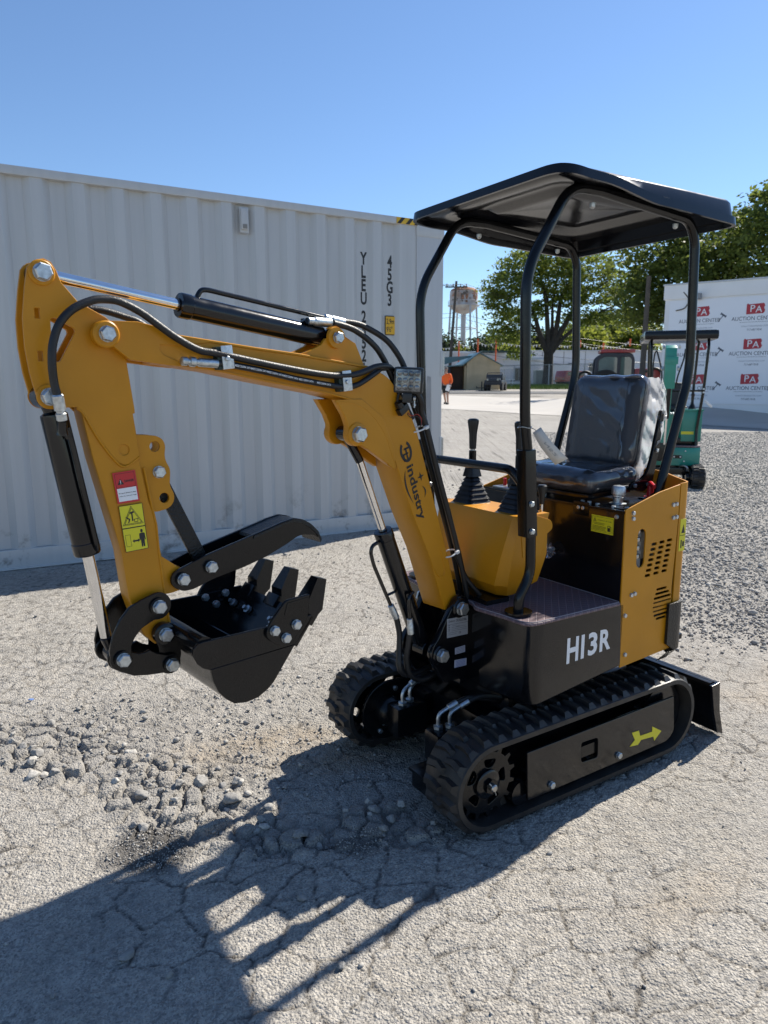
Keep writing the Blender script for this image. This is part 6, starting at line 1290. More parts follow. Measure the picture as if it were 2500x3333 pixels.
sticker('keep_clear_sticker', stick, (1.1346, 1.0301), (1.0784, 1.0322), (1.0738, .9761), (1.1291, .9734), .0312, YL, frame(0, 0, 1, 1, .02, .02, INK, 1) + frame(.08, .22, .30, .72, .012, .012, INK, 1) + [('p', [(.36, .42), (.44, .50), (.44, .455), (.60, .455), (.60, .50), (.68, .42), (.60, .34), (.60, .385), (.44, .385), (.44, .34)], INK, 1)] + man(.82, .10, .80) if False else
        frame(0, 0, 1, 1, .02, .02, INK, 1) + frame(.08, .22, .30, .72, .012, .012, INK, 1) + [('p', [(.36, .42), (.44, .50), (.44, .455), (.60, .455), (.60, .50), (.68, .42), (.60, .34), (.60, .385), (.44, .385), (.44, .34)], INK, 1)] + [('p', [(.80 + (q[0] - .82) * .42, .12 + (q[1] - .10) * 1.0) for q in it[1]], INK, 1) for it in man(.82, .10, .80)])

# hydraulic cylinders
def cylinder(name, a, b, c, r, rr, pin0=None, pin1=None):
    """barrel from a to b, rod from b on to c"""
    a, b, c = Vector(a), Vector(b), Vector(c); d = (b - a).normalized(); L = (b - a).length
    mb = MB(); mb.lathe(a, d, [(r * .55, -.012), (r * .98, -.004), (r, 0), (r, L - .030), (r * 1.05, L - .028), (r * 1.05, L - .004), (r * .98, L), (rr * 1.25, L + .001), (rr * 1.25, L + .004)], BK, 32)
    if pin0: mb.lathe(Vector(pin0) - Vector((0, .026, 0)), (0, 1, 0), [(.024, 0), (.026, .002), (.026, .050), (.024, .052)], BK, 22); mb.cyl(pin0, a, r * .62, BK, 14)
    o = mb.build(name, ex, BM); mb = MB(); mb.cyl(b - d * .01, c, rr, M['chrome'], 24, .0008); ro = mb.build('rod', o)
    if pin1:
        p1 = Vector(pin1); mb = MB(); mb.lathe(p1 - Vector((0, .019, 0)), (0, 1, 0), [(.020, 0), (.022, .002), (.022, .036), (.020, .038)], BK, 22); mb.cyl(c, p1, rr * 1.12, BK, 16, .001); mb.build('rod_eye', o)
    return o
cb = cylinder('bucket_cylinder', (1.2558, 0, 1.296), (1.2062, 0, .9771), (1.178, 0, .768), .0290, .0135, (1.2716, 0, 1.3384), (1.1624, 0, .7239))
mb = MB(); mb.tube(fillet([(1.240, .040, 1.272), (1.230, .0385, 1.215), (1.222, .040, 1.16), (1.196, .034, 1.005), (1.193, .026, .990)], .02, 4, False), .0065, BK, 10); mb.lathe((1.2553, .055, 1.287), (0, -.3, -1), [(.010, 0), (.010, .02), (.013, .03)], BK, 12); mb.tube([(1.2553, .055, 1.290), (1.250, .045, 1.27), (1.240, .040, 1.25)], .008, BK, 10); mb.build('oil_pipe', cb)
cs2 = cylinder('stick_cylinder', (.5400, 0, 1.4985), (.9523, 0, 1.5540), (1.236, 0, 1.5930), .0290, .0130, (.5158, 0, 1.4931), (1.267, 0, 1.5942))
mb = MB(); mb.tube(fillet([(.905, 0, 1.573), (.892, .0, 1.594), (.874, 0, 1.5955), (.5186, .0, 1.5494)], .012, 5, False), .0065, BK, 12); mb.lathe((.906, 0, 1.566), (-.1, 0, 1), [(.014, 0), (.012, .010), (.008, .012)], BK, 16); mb.box((.590, .0, 1.531), (.010, .014, .026), BK, bev=.002); mb.build('oil_pipe', cs2)
mb = MB(); mb.lathe((.520, 0, 1.5496), (-1, 0, -.13), [(.008, 0), (.0115, .002), (.0115, .022), (.009, .024), (.0125, .026), (.0125, .068), (.0105, .070)], M['zinc'], 12); mb.lathe((.592, .024, 1.536), (-1, 0, -.02), [(.010, 0), (.010, .02), (.0125, .022), (.0125, .075), (.0105, .078)], M['zinc'], 12); mb.cyl((.592, .0, 1.53), (.592, .024, 1.536), .009, BK); mb.build('hose_fitting', cs2)
cc = cylinder('boom_cylinder', (.1415, 0, .517), (.3035, 0, .912), (.395, 0, 1.138), .0295, .0120, (.125, 0, .478), (.4501, 0, 1.2239))
mb = MB(); mb.tube(fillet([(.326, .0, .876), (.3486, 0, .868), (.3535, .0, .8464), (.3414, 0, .8056), (.2706, 0, .6609)], .014, 5, False), .0060, BK, 10); mb.cyl((.2862, 0, .6964), (.235, 0, .705), .0045, BK, 8); mb.tube(fillet([(.205, .036, .700), (.232, .045, .69), (.230, .045, .655), (.222, .042, .61)], .012, 4, False), .0062, BK, 10); mb.build('oil_pipe', cc)
mb = MB(); mb.lathe((.2706, 0, .6609), (-.40, 0, -.80), [(.008, 0), (.0105, .002), (.0105, .02), (.0115, .022), (.0115, .054), (.0095, .056)], M['zinc'], 12); mb.lathe((.224, .042, .616), (-.1, 0, -1), [(.008, 0), (.0105, .002), (.0105, .02), (.0115, .022), (.0115, .054), (.0095, .056)], M['zinc'], 12); mb.build('hose_fitting', cc)
# hoses
def hose(name, pts, r=.0088, n=7, parent=None, m=None): mb = MB(); mb.tube(spline(pts, n), r, m or M['hose'], 12); return mb.build(name, parent or ex, None if parent else BM, smooth=60)
hA = [(1.2654, 1.3427), (1.2698, 1.3695), (1.2727, 1.4093), (1.2676, 1.4489), (1.2518, 1.4889), (1.2236, 1.5195), (1.185, 1.5394), (1.1574, 1.5447), (1.1241, 1.5426), (1.079, 1.5237), (1.0386, 1.4978), (.9965, 1.471), (.942, 1.4456), (.8921, 1.4385), (.7388, 1.4133), (.6002, 1.3943), (.5203, 1.3892), (.4574, 1.396), (.3919, 1.4156), (.3353, 1.4187), (.2944, 1.4120), (.255, 1.395), (.225, 1.36)]
h1 = hose('hydraulic_hose', [(a, (.068 if i < 2 else .075 if i < len(hA) - 5 else (.070, .055, .030, .012, .008)[i - len(hA) + 5]), b) for i, (a, b) in enumerate(hA)], .0088)
mb = MB(); mb.lathe((1.2654, .068, 1.3440), (-.16, -.18, -1), [(.0098, 0), (.0122, .003), (.0122, .034), (.009, .036), (.009, .040), (.0115, .042), (.0115, .056), (.009, .058)], M['zinc'], 14); mb.build('hose_fitting', h1)
hC = [(.8945, 1.4157), (.8545, 1.4123), (.7625, 1.3981), (.6685, 1.3802), (.5526, 1.363), (.5066, 1.359), (.459, 1.3651), (.3877, 1.3969), (.3424, 1.4123), (.2899, 1.411), (.255, 1.386)]
h2 = hose('hydraulic_hose', [(a, .072 if i < len(hC) - 4 else (.062, .040, .016, .010)[i - len(hC) + 4], b) for i, (a, b) in enumerate(hC)], .0082)
mb = MB(); pm = MB(); P_h = [Vector(p) for p in hC]
for i in (1, 2, 3): 
    for q_ in (0.05, .55):
        p0 = P_h[i].lerp(P_h[i + 1], q_); dd = (P_h[i + 1] - P_h[i]).normalized(); tv, tf = text2d('MEE120094 34T4', 0, .01)
        pm.add([(p0.x + dd.x * x * .0065 - dd.y * -z * .0065 * 0 , .0805, p0.y + dd.y * x * .0065 + (z - .35) * .0075) for x, z, _ in tv], tf, M['white'])
pm.build('hose_print', h2, smooth=0)
mb.lathe((.985, .070, 1.4190), (-1, .02, -.05), [(.0075, 0), (.0105, .002), (.0105, .014), (.008, .016), (.008, .020), (.012, .022), (.012, .034), (.0085, .037), (.0085, .042), (.0105, .044), (.0105, .092)], M['zinc'], 12); mb.build('hose_fitting', h2)
hose('hydraulic_hose', [(1.1432, -.06, 1.537), (1.1108, -.06, 1.5348), (1.0658, -.06, 1.5244), (1.0254, -.06, 1.5117), (.96, -.062, 1.470), (.85, -.062, 1.435), (.6, -.062, 1.39)], .0085)
hose('hydraulic_hose', [(.4508, 0, 1.5432), (.3853, 0, 1.5364), (.3055, .01, 1.5017), (.2638, .02, 1.4593), (.238, .03, 1.410), (.215, .04, 1.34), (.190, .042, 1.28)], .0090)
hose('hydraulic_hose', [(.5101, .03, 1.5338), (.4367, .03, 1.5194), (.3653, .03, 1.4808), (.3253, .03, 1.4393), (.297, .03, 1.395), (.260, .035, 1.325), (.222, .045, 1.26)], .0090)
hb = [(.262, 1.392), (.232, 1.355), (.2046, 1.318), (.1900, 1.2823), (.1636, 1.2235), (.1134, 1.0821), (.0531, .922), (-.0029, .7646), (-.034, .655), (-.043, .590)]
hose('hydraulic_hose', [(a + .004, .056 + .012 * (i < 3), b) for i, (a, b) in enumerate(hb)], .0095)
hose('hydraulic_hose', [(a - .012, .038 + .02 * (i < 2), b + .004) for i, (a, b) in enumerate(hb)], .0095)
hose('hydraulic_hose', [(a - .006, .014 + .03 * (i < 2), b + .010) for i, (a, b) in enumerate(hb)], .0090)
hose('hydraulic_hose', [(.02, .052, .80), (-.02, .060, .715), (-.06, .085, .655), (-.085, .090, .61), (-.09, .085, .55)], .0080)
hose('hydraulic_hose', [(.2454, 0, .6126), (.2357, .005, .5574), (.2409, .01, .5053), (.250, .02, .4551), (.2309, .02, .4202), (.1747, .01, .4009), (.08, .0, .40)], .0098)
hose('hydraulic_hose', [(.219, .038, .563), (.224, .035, .520), (.226, .03, .4681), (.2096, .03, .4147), (.1598, .03, .3822), (.0868, .03, .3864), (.02, .02, .40)], .0098)
for x, z, n in ((.8748, 1.4285, 0), (.5074, 1.374, 1)):
    mb = MB(); X_ = Matrix.Translation((x, .066, z)) @ Matrix.Rotation(R(6), 4, 'Y'); mb.box((.004, -.003, 0), (.030, .026, .055), mat('dark_green_block', (.012, .03, .024), .6) if 'dark_green_block' not in bpy.data.materials else bpy.data.materials['dark_green_block'], X_, .004); mb.box((-.006, .013, .001), (.031, .005, .056), M['zinc'], X_, .002); mb.bolt(X_ @ Vector((-.004, .0155, -.002)), (0, 1, 0), .0115); mb.build('hose_clamp', boom)
for x, z, a in ((.203, 1.229, .35), (.0531, .8065, .36)):
    mb = MB(); X_ = Matrix.Translation((x - .006, .045, z)) @ Matrix.Rotation(a, 4, 'Y'); mb.tube([X_ @ Vector((.026 * math.cos(t), .024 * math.sin(t), 0)) for t in np.linspace(0, 2 * PI, 20)], .0026, M['nylon'], 6); mb.box((-.016, .022, 0), (.014, .012, .010), M['nylon'], X_, .002); mb.build('cable_tie', boom)
# work lamp on the knuckle
mb = MB(); LX = Matrix.Translation((.262, .072, 1.378)) @ Matrix.Rotation(R(43), 4, 'Z') @ Matrix.Rotation(R(-3), 4, 'X')
mb.box((0, 0, 0), (.044, .088, .078), M['blackplastic'], LX, .010)
for k in range(5): mb.box((-.030, -.032 + .016 * k, 0), (.022, .004, .064), M['blackplastic'], LX, .001)
lamp = mb.build('work_lamp', ex, BM)
mb = MB(); mb.box((.0215, 0, 0), (.004, .074, .064), M['lens'], LX, .001)
for a in range(3):
    for b in range(4): mb.lathe(LX @ Vector((.0235, -.026 + .0175 * b, -.020 + .020 * a)), LX.to_3x3() @ Vector((1, 0, 0)), [(.0078, 0), (.0065, .0015), (.003, .0022)], M['lens'], 12)
mb.build('lens', lamp)
mb = MB(); mb.box((.015, 0, -.052), (.03, .028, .028), M['blackplastic'], LX, .003); mb.box((.252 + .0, .058, 1.314), (.060, .020, .004), FB, None, .001); mb.box((.248, .05, 1.318), (.05, .02, .006), FB); mb.bolt(LX @ Vector((.012, .018, -.052)), LX.to_3x3() @ Vector((0, 1, 0)), .013); mb.bolt((.234, .066, 1.306), (0, 0, -1), .011); mb.tube([(.234, .066, 1.318), (.234, .066, 1.296)], .004, M['zinc'], 8); mb.build('lamp_bracket', lamp)
mb = MB(); mb.tube(spline([(.262, .062, 1.362), (.286, .062, 1.350), (.296, .060, 1.325), (.290, .058, 1.300), (.274, .060, 1.288)], 6), .0042, M['hose'], 8); mb.box((.279, .064, 1.292), (.040, .020, .022), M['blackplastic'], Matrix.Translation((.279, .064, 1.292)) @ Matrix.Rotation(R(35), 4, 'Y') @ Matrix.Translation((-.279, -.064, -1.292)), .004); mb.lathe((.292, .064, 1.304), (.4, .1, .6), [(.012, -.008), (.013, 0), (.012, .012)], M['blackplastic'], 14)
mb.tube(spline([(.262, .068, 1.282), (.245, .070, 1.272), (.222, .068, 1.276), (.203, .066, 1.262), (.198, .06, 1.24)], 6), .0014, M['wire'], 6); mb.tube(spline([(.262, .066, 1.279), (.247, .068, 1.266), (.224, .066, 1.270), (.206, .066, 1.256), (.200, .06, 1.236)], 6), .0014, M['ink'], 6); mb.build('lamp_cable', lamp)

# thumb
th = [(1.0257, .8947), (1.0190, .9065), (1.0083, .9117), (.9308, .9376), (.7539, .9816), (.7038, .9948), (.6626, 1.002), (.6314, .9938), (.6051, .9779), (.5838, .9569), (.5722, .9291), (.6003, .9454), (.6324, .9507), (.6536, .9483), (.6903, .9311), (.7564, .9059), (.8291, .8875), (.9074, .8735), (.9693, .8558), (.9947, .8554), (1.0169, .8669), (1.0264, .8808)]
mb = MB()
for s in (1, -1): mb.plate(fillet([q for q in th if not (q[0] < .66 and False)], .006, 2), s * .034, s * .043, M['satin'] if False else FB, bev=.001)
tc = [(.790, .9700), (.7539, .9790), (.7038, .9925), (.6626, .9995), (.6314, .9915), (.6051, .9757), (.5838, .9550), (.5722, .9291)]; bt_ = [(x + .004, z - .008) for x, z in tc]
vs = [(x, y, z) for x, z in tc for y in (-.046, .046)] + [(x, y, z) for x, z in bt_ for y in (-.046, .046)]; n = len(tc); fs = [(2 * i, 2 * i + 1, 2 * i + 3, 2 * i + 2) for i in range(n - 1)] + [(2 * n + 2 * i, 2 * n + 2 * i + 2, 2 * n + 2 * i + 3, 2 * n + 2 * i + 1) for i in range(n - 1)] + [(2 * i, 2 * i + 2, 2 * n + 2 * i + 2, 2 * n + 2 * i) for i in range(n - 1)] + [(2 * i + 1, 2 * n + 2 * i + 1, 2 * n + 2 * i + 3, 2 * i + 3) for i in range(n - 1)] + [(2 * n - 2, 2 * n - 1, 4 * n - 1, 4 * n - 2), (0, 2 * n, 2 * n + 1, 1)]
mb2 = MB().add(vs, fs, M['satin'])
sp_ = [(.985, .868), (.96, .870), (.86, .893), (.75, .918), (.69, .940)]; vs = [(x, y, z + dz) for dz in (0, .006) for x, z in sp_ for y in (-.034, .034)]; n = len(sp_); fs = [(2 * i + k, 2 * i + 1 + k, 2 * i + 3 + k, 2 * i + 2 + k) for i in range(n - 1) for k in (0, 2 * n)]; mb.add(vs, fs, FB)
thumb = mb.build('thumb', ex, BM); mb2.build('thumb_tip', thumb, smooth=30)
mb = MB()
for s in (1, -1):
    for x, z in ((.997, .8874), (.9205, .9067)): MB().lathe((x, s * .043, z), (0, s, 0), [(.018, 0), (.018, .005)], FB, 20).build('boss', thumb); mb.bolt((x, s * .048, z), (0, s, 0), .027)
mb.build('bolt', thumb)
mb = MB(); a, b = Vector((1.0347, 0, 1.157)), Vector((.9205, 0, .9067)); d = (b - a).normalized(); nn_ = Vector((-d.z, 0, d.x)) * .019
mb.plate([(a.x + nn_.x, a.z + nn_.z), (b.x + nn_.x, b.z + nn_.z), (b.x - nn_.x, b.z - nn_.z), (a.x - nn_.x, a.z - nn_.z)], -.006, .006, M['satin'], bev=.002); so2 = mb.build('thumb_strut', ex, BM); mb = MB()
for s in (1, -1): mb.bolt((1.0347, s * .0235, 1.157), (0, s, 0), .026)
mb.build('bolt', so2)

# bucket links
lA = [(1.068 + .034 * math.cos(a), .8347 + .034 * math.sin(a)) for a in np.linspace(-1.3, -4.9, 14)] + [(1.1104, .8571), (1.1377, .8452), (1.1618, .8194), (1.1807, .785), (1.1905, .7486)] + [(1.1624 + .029 * math.cos(a), .7239 + .029 * math.sin(a)) for a in np.linspace(.35, -2.6, 8)] + [(1.1391, .7400), (1.1382, .7504), (1.1293, .7689), (1.1107, .7883), (1.0823, .8010)]
lB = [(1.1624 + .031 * math.cos(a), .7239 + .031 * math.sin(a)) for a in np.linspace(2.0, -.7, 9)] + [(1.1666, .6894), (1.1335, .6703), (1.0987, .6626), (1.0606, .6580)] + [(1.0393 + .026 * math.cos(a), .6765 + .026 * math.sin(a)) for a in np.linspace(-1.2, -5.0, 10)] + [(1.0750, .7130), (1.0909, .7256), (1.1029, .7225), (1.1185, .7225), (1.1391, .7337)]
for s in (1, -1):
    lk = MB().plate(lA, s * .046, s * .055, FB, bev=.0015).build('guide_link', ex, BM); mb = MB(); MB().lathe((1.068, s * .055, .8347), (0, s, 0), [(.0215, 0), (.0215, .006)], FB, 22).build('boss', lk); mb.bolt((1.068, s * .061, .8347), (0, s, 0), .029); mb.build('bolt', lk)
    lk = MB().plate(lB, s * .036, s * .0455, FB, bev=.0015).build('bucket_link', ex, BM); mb = MB()
    for x, z, o in ((1.1624, .7239, .055), (1.0393, .6765, .0455)): MB().lathe((x, s * o, z), (0, s, 0), [(.0205, 0), (.0205, .006)], FB, 22).build('boss', lk); mb.bolt((x, s * (o + .006), z), (0, s, 0), .029)
    mb.build('bolt', lk)
mb = MB(); mb.cyl((1.1624, -.05, .7239), (1.1624, .05, .7239), .014, FB); mb.cyl((1.0393, -.05, .6765), (1.0393, .05, .6765), .013, FB); mb.cyl((1.068, -.05, .8347), (1.068, .05, .8347), .014, FB); mb.build('link_pin', ex, BM)
# bucket
bs = [(1.0188, .7684), (.8456, .7659), (.712, .7690), (.7040, .7605), (.7652, .6984), (.8297, .6168), (.8480, .602), (.8769, .588), (.9085, .5849), (.9434, .5913), (.9641, .6079), (.9842, .6322), (.9973, .6642), (1.0021, .6934), (1.022, .7035), (1.0373, .7186), (1.0461, .7403), (1.0433, .757), (1.0329, .7661)]
mb = MB()
for s in (1, -1): mb.plate(bs, s * .180, s * .188, FB, bev=.001)
sh_ = [(.7060, .7600), (.7652, .6970), (.8297, .6168), (.8480, .602), (.8769, .588), (.9085, .5849), (.9434, .5913), (.9641, .6079), (.9842, .6322), (.9973, .6642), (1.0021, .6934), (1.0130, .7150), (1.0200, .7380), (1.0150, .7600)]
def shell(pts, th, y0, y1, m, mb):
    P = [Vector((a, 0, b)) for a, b in pts]; inn = []
    for i, p in enumerate(P):
        t = (P[min(i + 1, len(P) - 1)] - P[max(i - 1, 0)]).normalized(); inn.append(p + Vector((t.z, 0, -t.x)) * -th)
    n = len(P); vs = [(p.x, y, p.z) for L in (P, inn) for p in L for y in (y0, y1)]; fs = []
    for i in range(n - 1): fs += [(2 * i, 2 * i + 1, 2 * i + 3, 2 * i + 2), (2 * n + 2 * i, 2 * n + 2 * i + 2, 2 * n + 2 * i + 3, 2 * n + 2 * i + 1), (2 * i, 2 * i + 2, 2 * n + 2 * i + 2, 2 * n + 2 * i), (2 * i + 1, 2 * n + 2 * i + 1, 2 * n + 2 * i + 3, 2 * i + 3)]
    fs += [(0, 2 * n, 2 * n + 1, 1), (2 * n - 2, 2 * n - 1, 4 * n - 1, 4 * n - 2)]; mb.add(vs, fs, m)
shell(sh_, .008, -.184, .184, FB, mb); mb.box((.7345, 0, .731), (.012, .376, .09), FB, Matrix.Translation((.7345, 0, .731)) @ Matrix.Rotation(R(-39), 4, 'Y') @ Matrix.Translation((-.7345, 0, -.731)), .002)
mb.cyl((1.012, -.18, .756), (1.012, .18, .756), .022, FB, 20); mb.tube([(a, .1885, b + .0005) for a, b in ((1.0021, .694), (.7652, .6990))], .0022, FB, 6)
mb.tube([(.86, -.176, .70), (.86, .176, .70)], .003, FB, 6); buck = mb.build('bucket', ex, BM)
for s in (1, -1):
    mb = MB(); mb.plate(fillet([(1.012, .735), (1.005, .690), (1.022, .655), (1.060, .660), (1.072, .690), (1.060, .720), (1.075, .745), (1.070, .775), (1.045, .785), (1.020, .775)], .014, 4), s * .030, s * .0355 if False else s * .0355, FB, bev=.001); mb.lathe((1.0545, s * .0355, .7605), (0, s, 0), [(.027, 0), (.027, .020), (.024, .022)], FB, 24); mb.build('bucket_ear', buck)
    mb = MB(); mb.bolt((1.0545, s * .0575, .7605), (0, s, 0), .030); mb.build('bolt', buck)
    mb = MB(); mb.plate(fillet([(.8560, .7500), (.8386, .7808), (.7932, .8269), (.7208, .8294), (.7271, .771), (.76, .7293), (.7823, .707), (.8082, .7083), (.8423, .7303)], [.02, .01, .01, .004, .01, .006, .01, .02, .02], 4), s * .188, s * .197, FB, bev=.0015); mb.plate([(.7900, .8200), (.724, .8230), (.7300, .772), (.80, .790)], s * .197, s * .1985, FB, bev=.0005); mb.build('side_cutter', buck); mb = MB()
    for x, z in ((.8303, .7557), (.7657, .7577), (.7975, .7293)): mb.bolt((x, s * .197, z), (0, s, 0), .023); mb.cyl((x, s * .180, z), (x, s * .166, z), .006, M['zinc'], 10); mb.bolt((x, s * .180, z), (0, -s, 0), .020)
    mb.build('bolt', buck)
for y in (-.134, 0, .134):
    mb = MB(); w = .026; top_ = [(.633, .844), (.6615, .8535), (.699, .800), (.700, .760), (.672, .752), (.655, .765)]
    vs = [(x, y + s * (w * (.62 if i < 2 else 1)), z) for s in (-1, 1) for i, (x, z) in enumerate(top_)]; mb.add(vs, [(0, 1, 2, 3, 4, 5), (11, 10, 9, 8, 7, 6)] + [(i, 6 + i, 6 + (i + 1) % 6, (i + 1) % 6) for i in range(6)], FB); mb.box((.700, y, .756), (.05, .056, .036), FB, Matrix.Translation((.7, y, .756)) @ Matrix.Rotation(R(-39), 4, 'Y') @ Matrix.Translation((-.7, -y, -.756)), .004); mb.build('bucket_tooth', buck, smooth=25)
mb = MB()
for y in (-.067, .067, -.15, .15):
    mb.mark().lathe((.752, y, .728), (.73, 0, .68), [(.012, 0), (.012, .010), (.006, .011), (.006, .022)], M['zinc'], 8)
mb.build('bolt', buck)
# paper tag wired to the front post
tg = empty('paper_tag', (0, 0, 0), 0, 'cream paper tag wired to the front canopy post, scribbled in pencil', 'tag'); tg.matrix_world = Matrix.Translation(O_) @ Matrix.Rotation(YAW, 4, 'Z')
mb = MB(); A3 = [Vector(p) for p in ((.196, .318, 1.222), (.192, .346, 1.240), (.155, .425, 1.150), (.165, .385, 1.128))]
vs = []; 
for i in range(9):
    t = i / 8; a = A3[0].lerp(A3[3], t); b = A3[1].lerp(A3[2], t); sag = Vector((.012 * math.sin(PI * t), 0, .004 * math.sin(PI * t))); vs += [a + sag, b + sag]
mb.add(vs, [(2 * i, 2 * i + 1, 2 * i + 3, 2 * i + 2) for i in range(8)], M['paper']); card = mb.build('card', tg, recalc=False); sm_ = card.modifiers.new('t', 'SOLIDIFY'); sm_.thickness = .0006
mb = MB(); tv, tf = text2d('N52', 0, 0); tw = max(q[0] for q in tv); o = []
for x, z, _ in tv:
    t = .42 + .42 * x / tw; b_ = .42 - .38 * z / .72 * .6 + .2; a = A3[0].lerp(A3[3], t); c = A3[1].lerp(A3[2], t); p = a.lerp(c, b_) + Vector((.012 * math.sin(PI * t) + .0014, .0008, .004 * math.sin(PI * t))); o.append(tuple(p))
mb.add(o, tf, mat('pencil', (.30, .30, .30), .7)); mb.build('scribble', tg, smooth=0)
mb = MB(); mb.tube([(.187 + .0215 * math.cos(t), .272 + .0215 * math.sin(t), 1.236 + .002 * math.sin(3 * t)) for t in np.linspace(0, 2 * PI, 20)], .0012, M['zinc'], 6); mb.tube([(.190, .292, 1.237), (.195, .318, 1.234), (.192, .334, 1.226)], .0012, M['zinc'], 6); mb.build('wire', tg)

# ================================================================== THE GREEN DIGGER FURTHER BACK
gx = empty('mini_excavator', (4.03, 9.95, ter(4.03, 9.95) - .02), R(-106), 'teal green mini excavator facing the camera with its arm folded upright', 'excavator')
GR = M['green']
track(gx, .40, .235, lugs=46, zb=.018, wheels=False); track(gx, -.40, -.235, lugs=46, zb=.018, wheels=False)
for s in (1, -1): MB().box((-.03, s * .32, .165), (.74, .10, .17), FB, bev=.02).lathe((.385, s * .235, .16), (0, -s, 0), [(.10, 0), (.10, .02), (.05, .03), (.05, .07)], FB, 22).build('track_frame', gx)
mb = MB(); mb.box((-.03, 0, .22), (.56, .5, .10), FB, bev=.01); mb.lathe((0, 0, .26), (0, 0, 1), [(.2, 0), (.2, .06), (.17, .07)], FB, 30); mb.build('undercarriage', gx)
mb = MB()
for k in range(3): mb.tube(spline([(.38 - .03 * k, .20 - .02 * k, .24), (.40 - .03 * k, .17, .30), (.34 - .03 * k, .12, .31), (.2, .1, .27)], 5), .009, M['zinc'] if k < 2 else M['hose'], 8)
mb.build('hose', gx)
mb = MB(); mb.plate([(-.20, .36), (.15, .36), (.23, .27), (.25, .06), (.25, -.27), (.17, -.36), (-.20, -.36)], .30, .545, GR, bev=.006, axis='z')
for y, z in ((.16, .50), (.15, .36)): mb.bolt((.245, y, z), (1, 0, 0), .018)
mb.plate(hull([(.02, .42, .022), (.10, .42, .022)]), .238, .252, FB, bev=.001, axis='x'); mb.bolt((.252, .02, .42), (1, 0, 0), .02); mb.bolt((.252, .10, .42), (1, 0, 0), .02); mb.build('skirt_panel', gx)
mb = MB(); mb.plate([(-.2, .36), (.15, .36), (.24, .27), (.25, .0), (.24, -.27), (.15, -.36), (-.2, -.36)], .55, .572, M['mat'], bev=.004, axis='z'); mb.build('floor_mat', gx)
mb = MB(); mb.plate([(-.18, .58), (-.19, 1.0), (-.35, 1.03), (-.62, 1.05), (-.64, .45), (-.2, .45)], -.37, .37, GR, bev=.01); mb.box((-.183, .25, .82), (.01, .22, .18), M['yellow']) if False else None; mb.build('engine_housing', gx)
mb = MB(); mb.box((.03, .23, .83), (.18, .26, .42), GR, bev=.02); mb.box((.03, .22, 1.05), (.22, .30, .03), GR, bev=.01); mb.box((.124, .18, .74), (.006, .16, .04), M['yellow']); mb.box((.03, .08, .62), (.16, .5, .10), FB, bev=.02)
for k in range(4): mb.cyl((.12, .04 - .03 * k, 1.01), (.18, .04 - .03 * k, 1.0), .011, M['zinc'], 10)
mb.build('control_console', gx)
mb = MB(); mb.lathe((.03, .23, 1.06), (0, 0, 1), [(.055, 0), (.03, .06), (.018, .08), (.016, .13), (.020, .17), (.026, .20), (.018, .215)], M['blackplastic'], 16); mb.build('joystick', gx)
mb = MB(); mb.lathe((.03, -.23, 1.06), (0, 0, 1), [(.055, 0), (.03, .06), (.018, .08), (.016, .13), (.020, .17), (.026, .20), (.018, .215)], M['blackplastic'], 16); mb.build('joystick', gx)
for s in (1, -1):
    mb = MB(); mb.tube(fillet([(.19, s * .29, .56), (.16, s * .29, .80), (.19, s * .335, 1.3), (.20, s * .36, 1.9), (.12, s * .36, 2.05)], .05, 5, False), .019, FB, 12); mb.build('canopy_post', gx)
    mb = MB(); mb.tube(fillet([(-.5, s * .29, .95), (-.60, s * .31, 1.35), (-.60, s * .33, 1.9), (-.5, s * .33, 2.05)], .05, 5, False), .019, FB, 12); mb.build('canopy_post', gx)
    mb = MB(); mb.bolt((.205, s * .335, 1.29), (1, 0, 0), .024); mb.bolt((.205, s * .335, 1.335), (1, 0, 0), .024); mb.build('bolt', gx)
mb = MB(); mb.tube([(.20, -.335, 1.31), (.20, .335, 1.31)], .014, FB, 10); mb.build('guard_rail', gx)
mb = MB(); mb.box((-.18, 0, 2.045), (.95, .93, .125), bpy.data.materials['canopy_plastic'], None, .045); mb.build('canopy', gx)
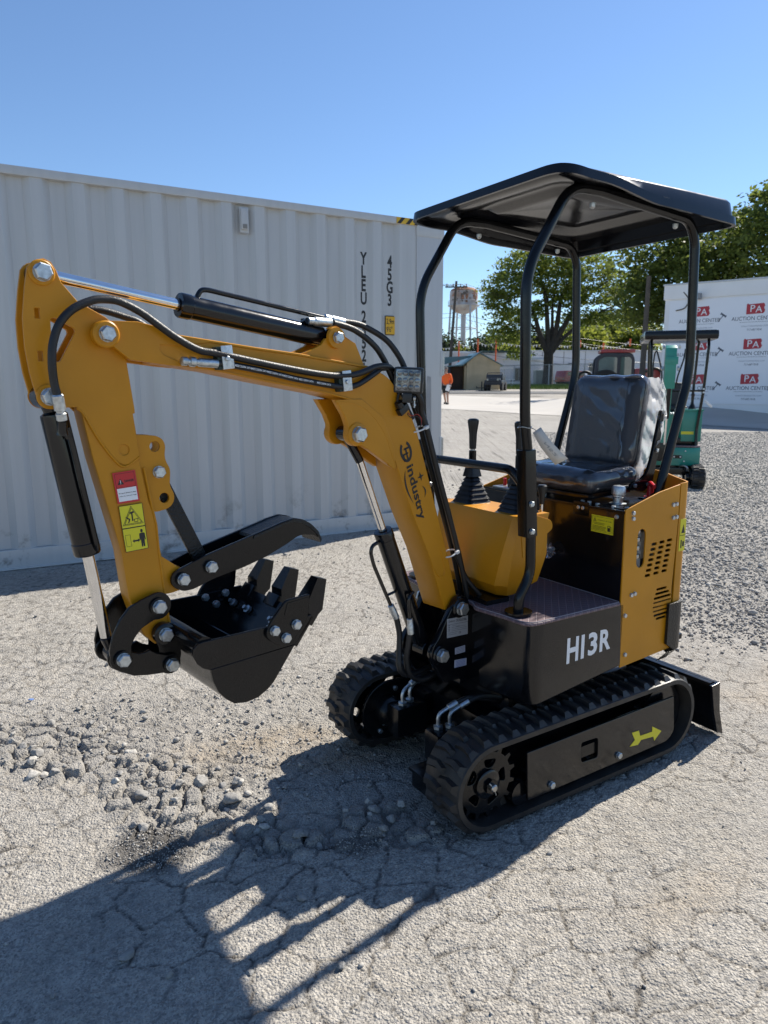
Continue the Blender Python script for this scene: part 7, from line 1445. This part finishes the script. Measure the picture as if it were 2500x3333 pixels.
# its arm, folded up in front of the driver
YB = -.135
mb = MB(); mb.plate([(.34, .60), (.42, .62), (.40, 1.0), (.46, 1.38), (.52, 1.80), (.46, 1.86), (.40, 1.84), (.36, 1.4), (.31, 1.0)], YB - .05, YB + .05, GR, bev=.004); bmg = mb.build('boom', gx)
mb = MB(); mb.plate([(.50, 1.34), (.62, 1.34), (.66, 1.55), (.62, 1.86), (.53, 1.90), (.48, 1.85), (.47, 1.6)], YB - .075, YB + .06, GR, bev=.006); mb.box((.64, YB, 1.70), (.03, .16, .10), GR, bev=.01)
for z in (1.88, 1.60):
    for s in (1, -1): mb.bolt((.55, YB + s * .085, z), (0, s, 0), .05)
mb.build('stick', gx)
mb = MB(); mb.cyl((.50, YB, .95), (.58, YB, 1.42), .028, FB, 16); mb.build('arm_cylinder', gx); mb = MB(); mb.cyl((.44, YB - .0, .60), (.50, YB, .95), .014, M['chrome'], 14); mb.build('rod', gx)
for s, pts in ((1, [(.45, YB + .09, 1.35), (.52, YB + .10, 1.5), (.50, YB + .16, 1.72), (.44, YB + .18, 1.85)]), (-1, [(.45, YB - .09, 1.35), (.52, YB - .10, 1.55), (.50, YB - .15, 1.75), (.45, YB - .18, 1.83), (.40, YB - .20, 1.70), (.36, YB - .2, 1.2)])): MB().tube(spline(pts, 6), .010, M['hose'], 8).build('hose', gx)
mb = MB(); mb.box((.36, YB, .50), (.12, .16, .26), FB, bev=.01)
for s in (1, -1):
    for z in (.62, .72, .84, .96, 1.06): mb.bolt((.40, YB + s * (.09 + .02 * (z > .8)), z), (.6, s, 0), .034)
    mb.tube(spline([(.36, YB + s * .1, .6), (.42, YB + s * .13, .85), (.38, YB + s * .11, 1.15)], 6), .010, M['hose'], 8)
mb.build('swing_bracket', gx)
mb = MB(); cushion(mb, (-.42, 0, 1.06), (.3, .42, .07), M['seat'], .03); cushion(mb, (-.53, 0, 1.25), (.08, .36, .34), M['seat'], .035); mb.build('seat', gx, smooth=60)
o = empty('paper_tag', (0, 0, 0), 0, 'white paper tag hanging on the post of the green excavator', 'tag'); o.matrix_world = gx.matrix_world if False else Matrix.Translation(gx.location) @ Matrix.Rotation(R(-106), 4, 'Z')
mb = MB(); mb.add([(.215, .345, 1.175), (.215, .365, 1.195), (.225, .46, 1.115), (.225, .44, 1.085)], [(0, 1, 2, 3)], M['white']); q = mb.build('card', o, recalc=False); q.modifiers.new('t', 'SOLIDIFY').thickness = .001
